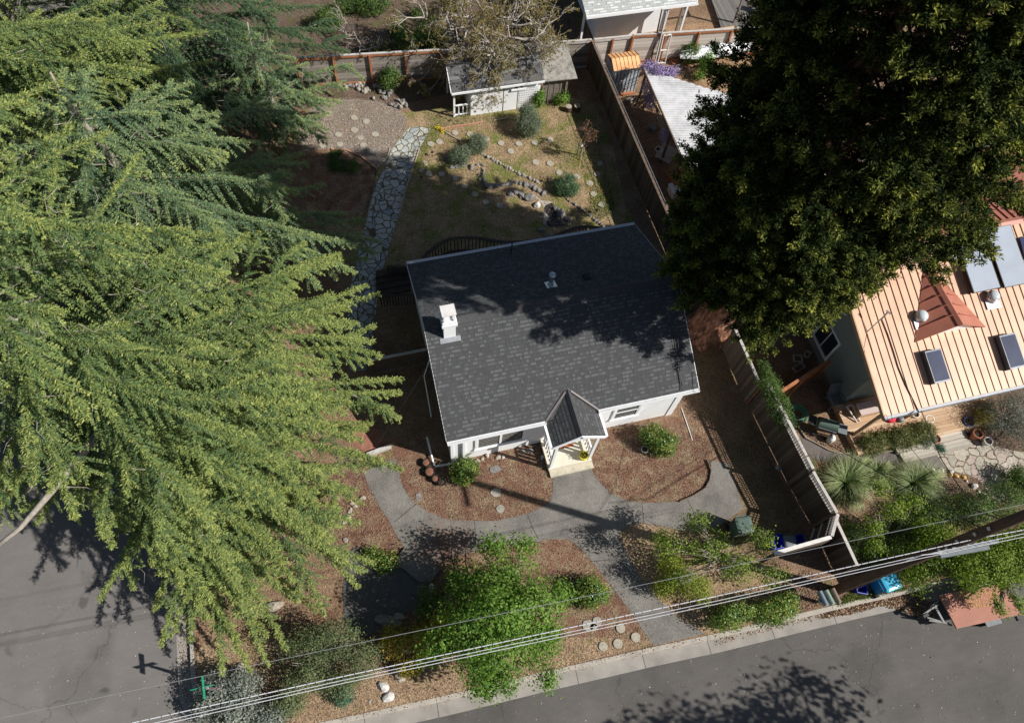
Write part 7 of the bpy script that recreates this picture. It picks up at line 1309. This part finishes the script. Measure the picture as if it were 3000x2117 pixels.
scatter('trailer_petals', 't', [(330,920),(560,830),(860,900),(800,1090),(500,1100)], 170, .04, 'yellow_petal', 13, z=.662, w=.7)
scatter('grass_tufts', 'tm', [(1880,1000),(2180,1000),(2300,1560),(2150,1600),(2050,1250),(1750,1150)], 7000, .055, 'grass_blade', 14, z=.02, w=.3, up=1.5)
scatter('grass_tufts', 'tm', [(860,840),(1200,860),(1600,840),(1560,900),(1000,960),(900,1150),(840,1100),(900,950)], 3500, .05, 'grass_blade', 15, z=.02, w=.3, up=1.5)
scatter('grass_tufts', 'br', [(900,1170),(1040,1090),(1300,1060),(1450,1085),(1250,1120),(1000,1180),(900,1210)], 3500, .08, 'grass_blade', 16, z=.02, w=.25, up=1.5)
scatter('grass_tufts', 'y', [(2000,600),(2290,560),(2290,780),(2100,880),(2000,760)], 2500, .06, 'grass_blade', 17, z=.02, w=.3, up=1.5)
scatter('grass_tufts', 'y', [(100,60),(700,280),(900,560),(850,650),(500,480),(100,330)], 2600, .045, 'grass_blade', 19, z=.02, w=.3, up=1.5)
scatter('yellow_flowers', 'tm', [(1900,1000),(2150,1050),(2250,1500),(2100,1550)], 260, .035, 'yellow_petal', 18, z=.06, w=.9)
# tussock grasses
def tussock(label, px, py, r0, L, n, seed, name='tussock_grass'):
    r = np.random.default_rng(seed); q = P(px, py); a = r.uniform(0, 2 * np.pi, n); a = a + .5 * np.sin(a * 3 + seed) + .35 * np.sin(a - 1.2 * seed); el = r.uniform(.5, 1.5, n) - .15 * np.sin(a * 2 + seed); dirv = np.stack([np.cos(a), np.sin(a), np.zeros(n)], 1); b0 = np.array([q.x, q.y, .02]) + dirv * (r.random(n) * r0)[:, None]; LL = L * r.uniform(.5, 1.2, n) * (1 + .18 * np.sin(a + seed)); V = []; T = []
    prev = b0; w0 = .011
    sd_ = np.stack([-np.sin(a), np.cos(a), np.zeros(n)], 1)
    for k in range(4):
        e2 = el - k * .48; nx = prev + (dirv * np.cos(e2)[:, None] + UP * np.sin(e2)[:, None]) * (LL / 4)[:, None]; nx[:, 2] = np.maximum(nx[:, 2], .03); w1 = w0 * (1 - k * .2); w2 = w0 * (1 - (k + 1) * .23)
        V.append(np.stack([prev - sd_ * w1, nx - sd_ * w2, nx + sd_ * w2, prev + sd_ * w1], 1)); T.append(np.clip(.25 + .17 * k + r.normal(0, .13, n), 0, 1)); prev = nx
    return tag(npmesh(name, np.concatenate(V), np.concatenate(T), 'tussock_blade', loc=(q.x, q.y, 0)), label, 'grass clump')
tussock('big pale green tussock grass, left one beside the lattice fence', 2465, 1420, .22, 1.25, 2600, 1)
tussock('big pale green tussock grass, right one below the grey path', 2665, 1420, .2, 1.2, 2300, 2)
tussock('pale green tussock grass between the two big ones', 2560, 1385, .14, .8, 900, 3)
tussock('small sparse tussock grass next to the bare brown bed', 2745, 1465, .1, .6, 500, 4)
r_ = random.Random(3)
for i, (x, y) in enumerate([(985, 965), (1010, 985)]):
    q = Q('tm', x, y); rr = np.random.default_rng(i); n = 60; C = np.array([q.x, q.y, .1]) + rr.normal(0, .07, (n, 3)) * [1, 1, .5]; D = randdirs(rr, n, .5); tag(npmesh('yellow_flower_clump', diamonds(C, D, unit(np.cross(D, randdirs(rr, n))), np.full(n, .06), np.full(n, .05)), rr.random(n), 'yellow_petal', loc=(q.x, q.y, 0)), ['yellow flowers at the top of the flagstone path, left clump', 'yellow flowers at the top of the flagstone path, right clump'][i], 'flowers')
print('objects', len(bpy.data.objects))
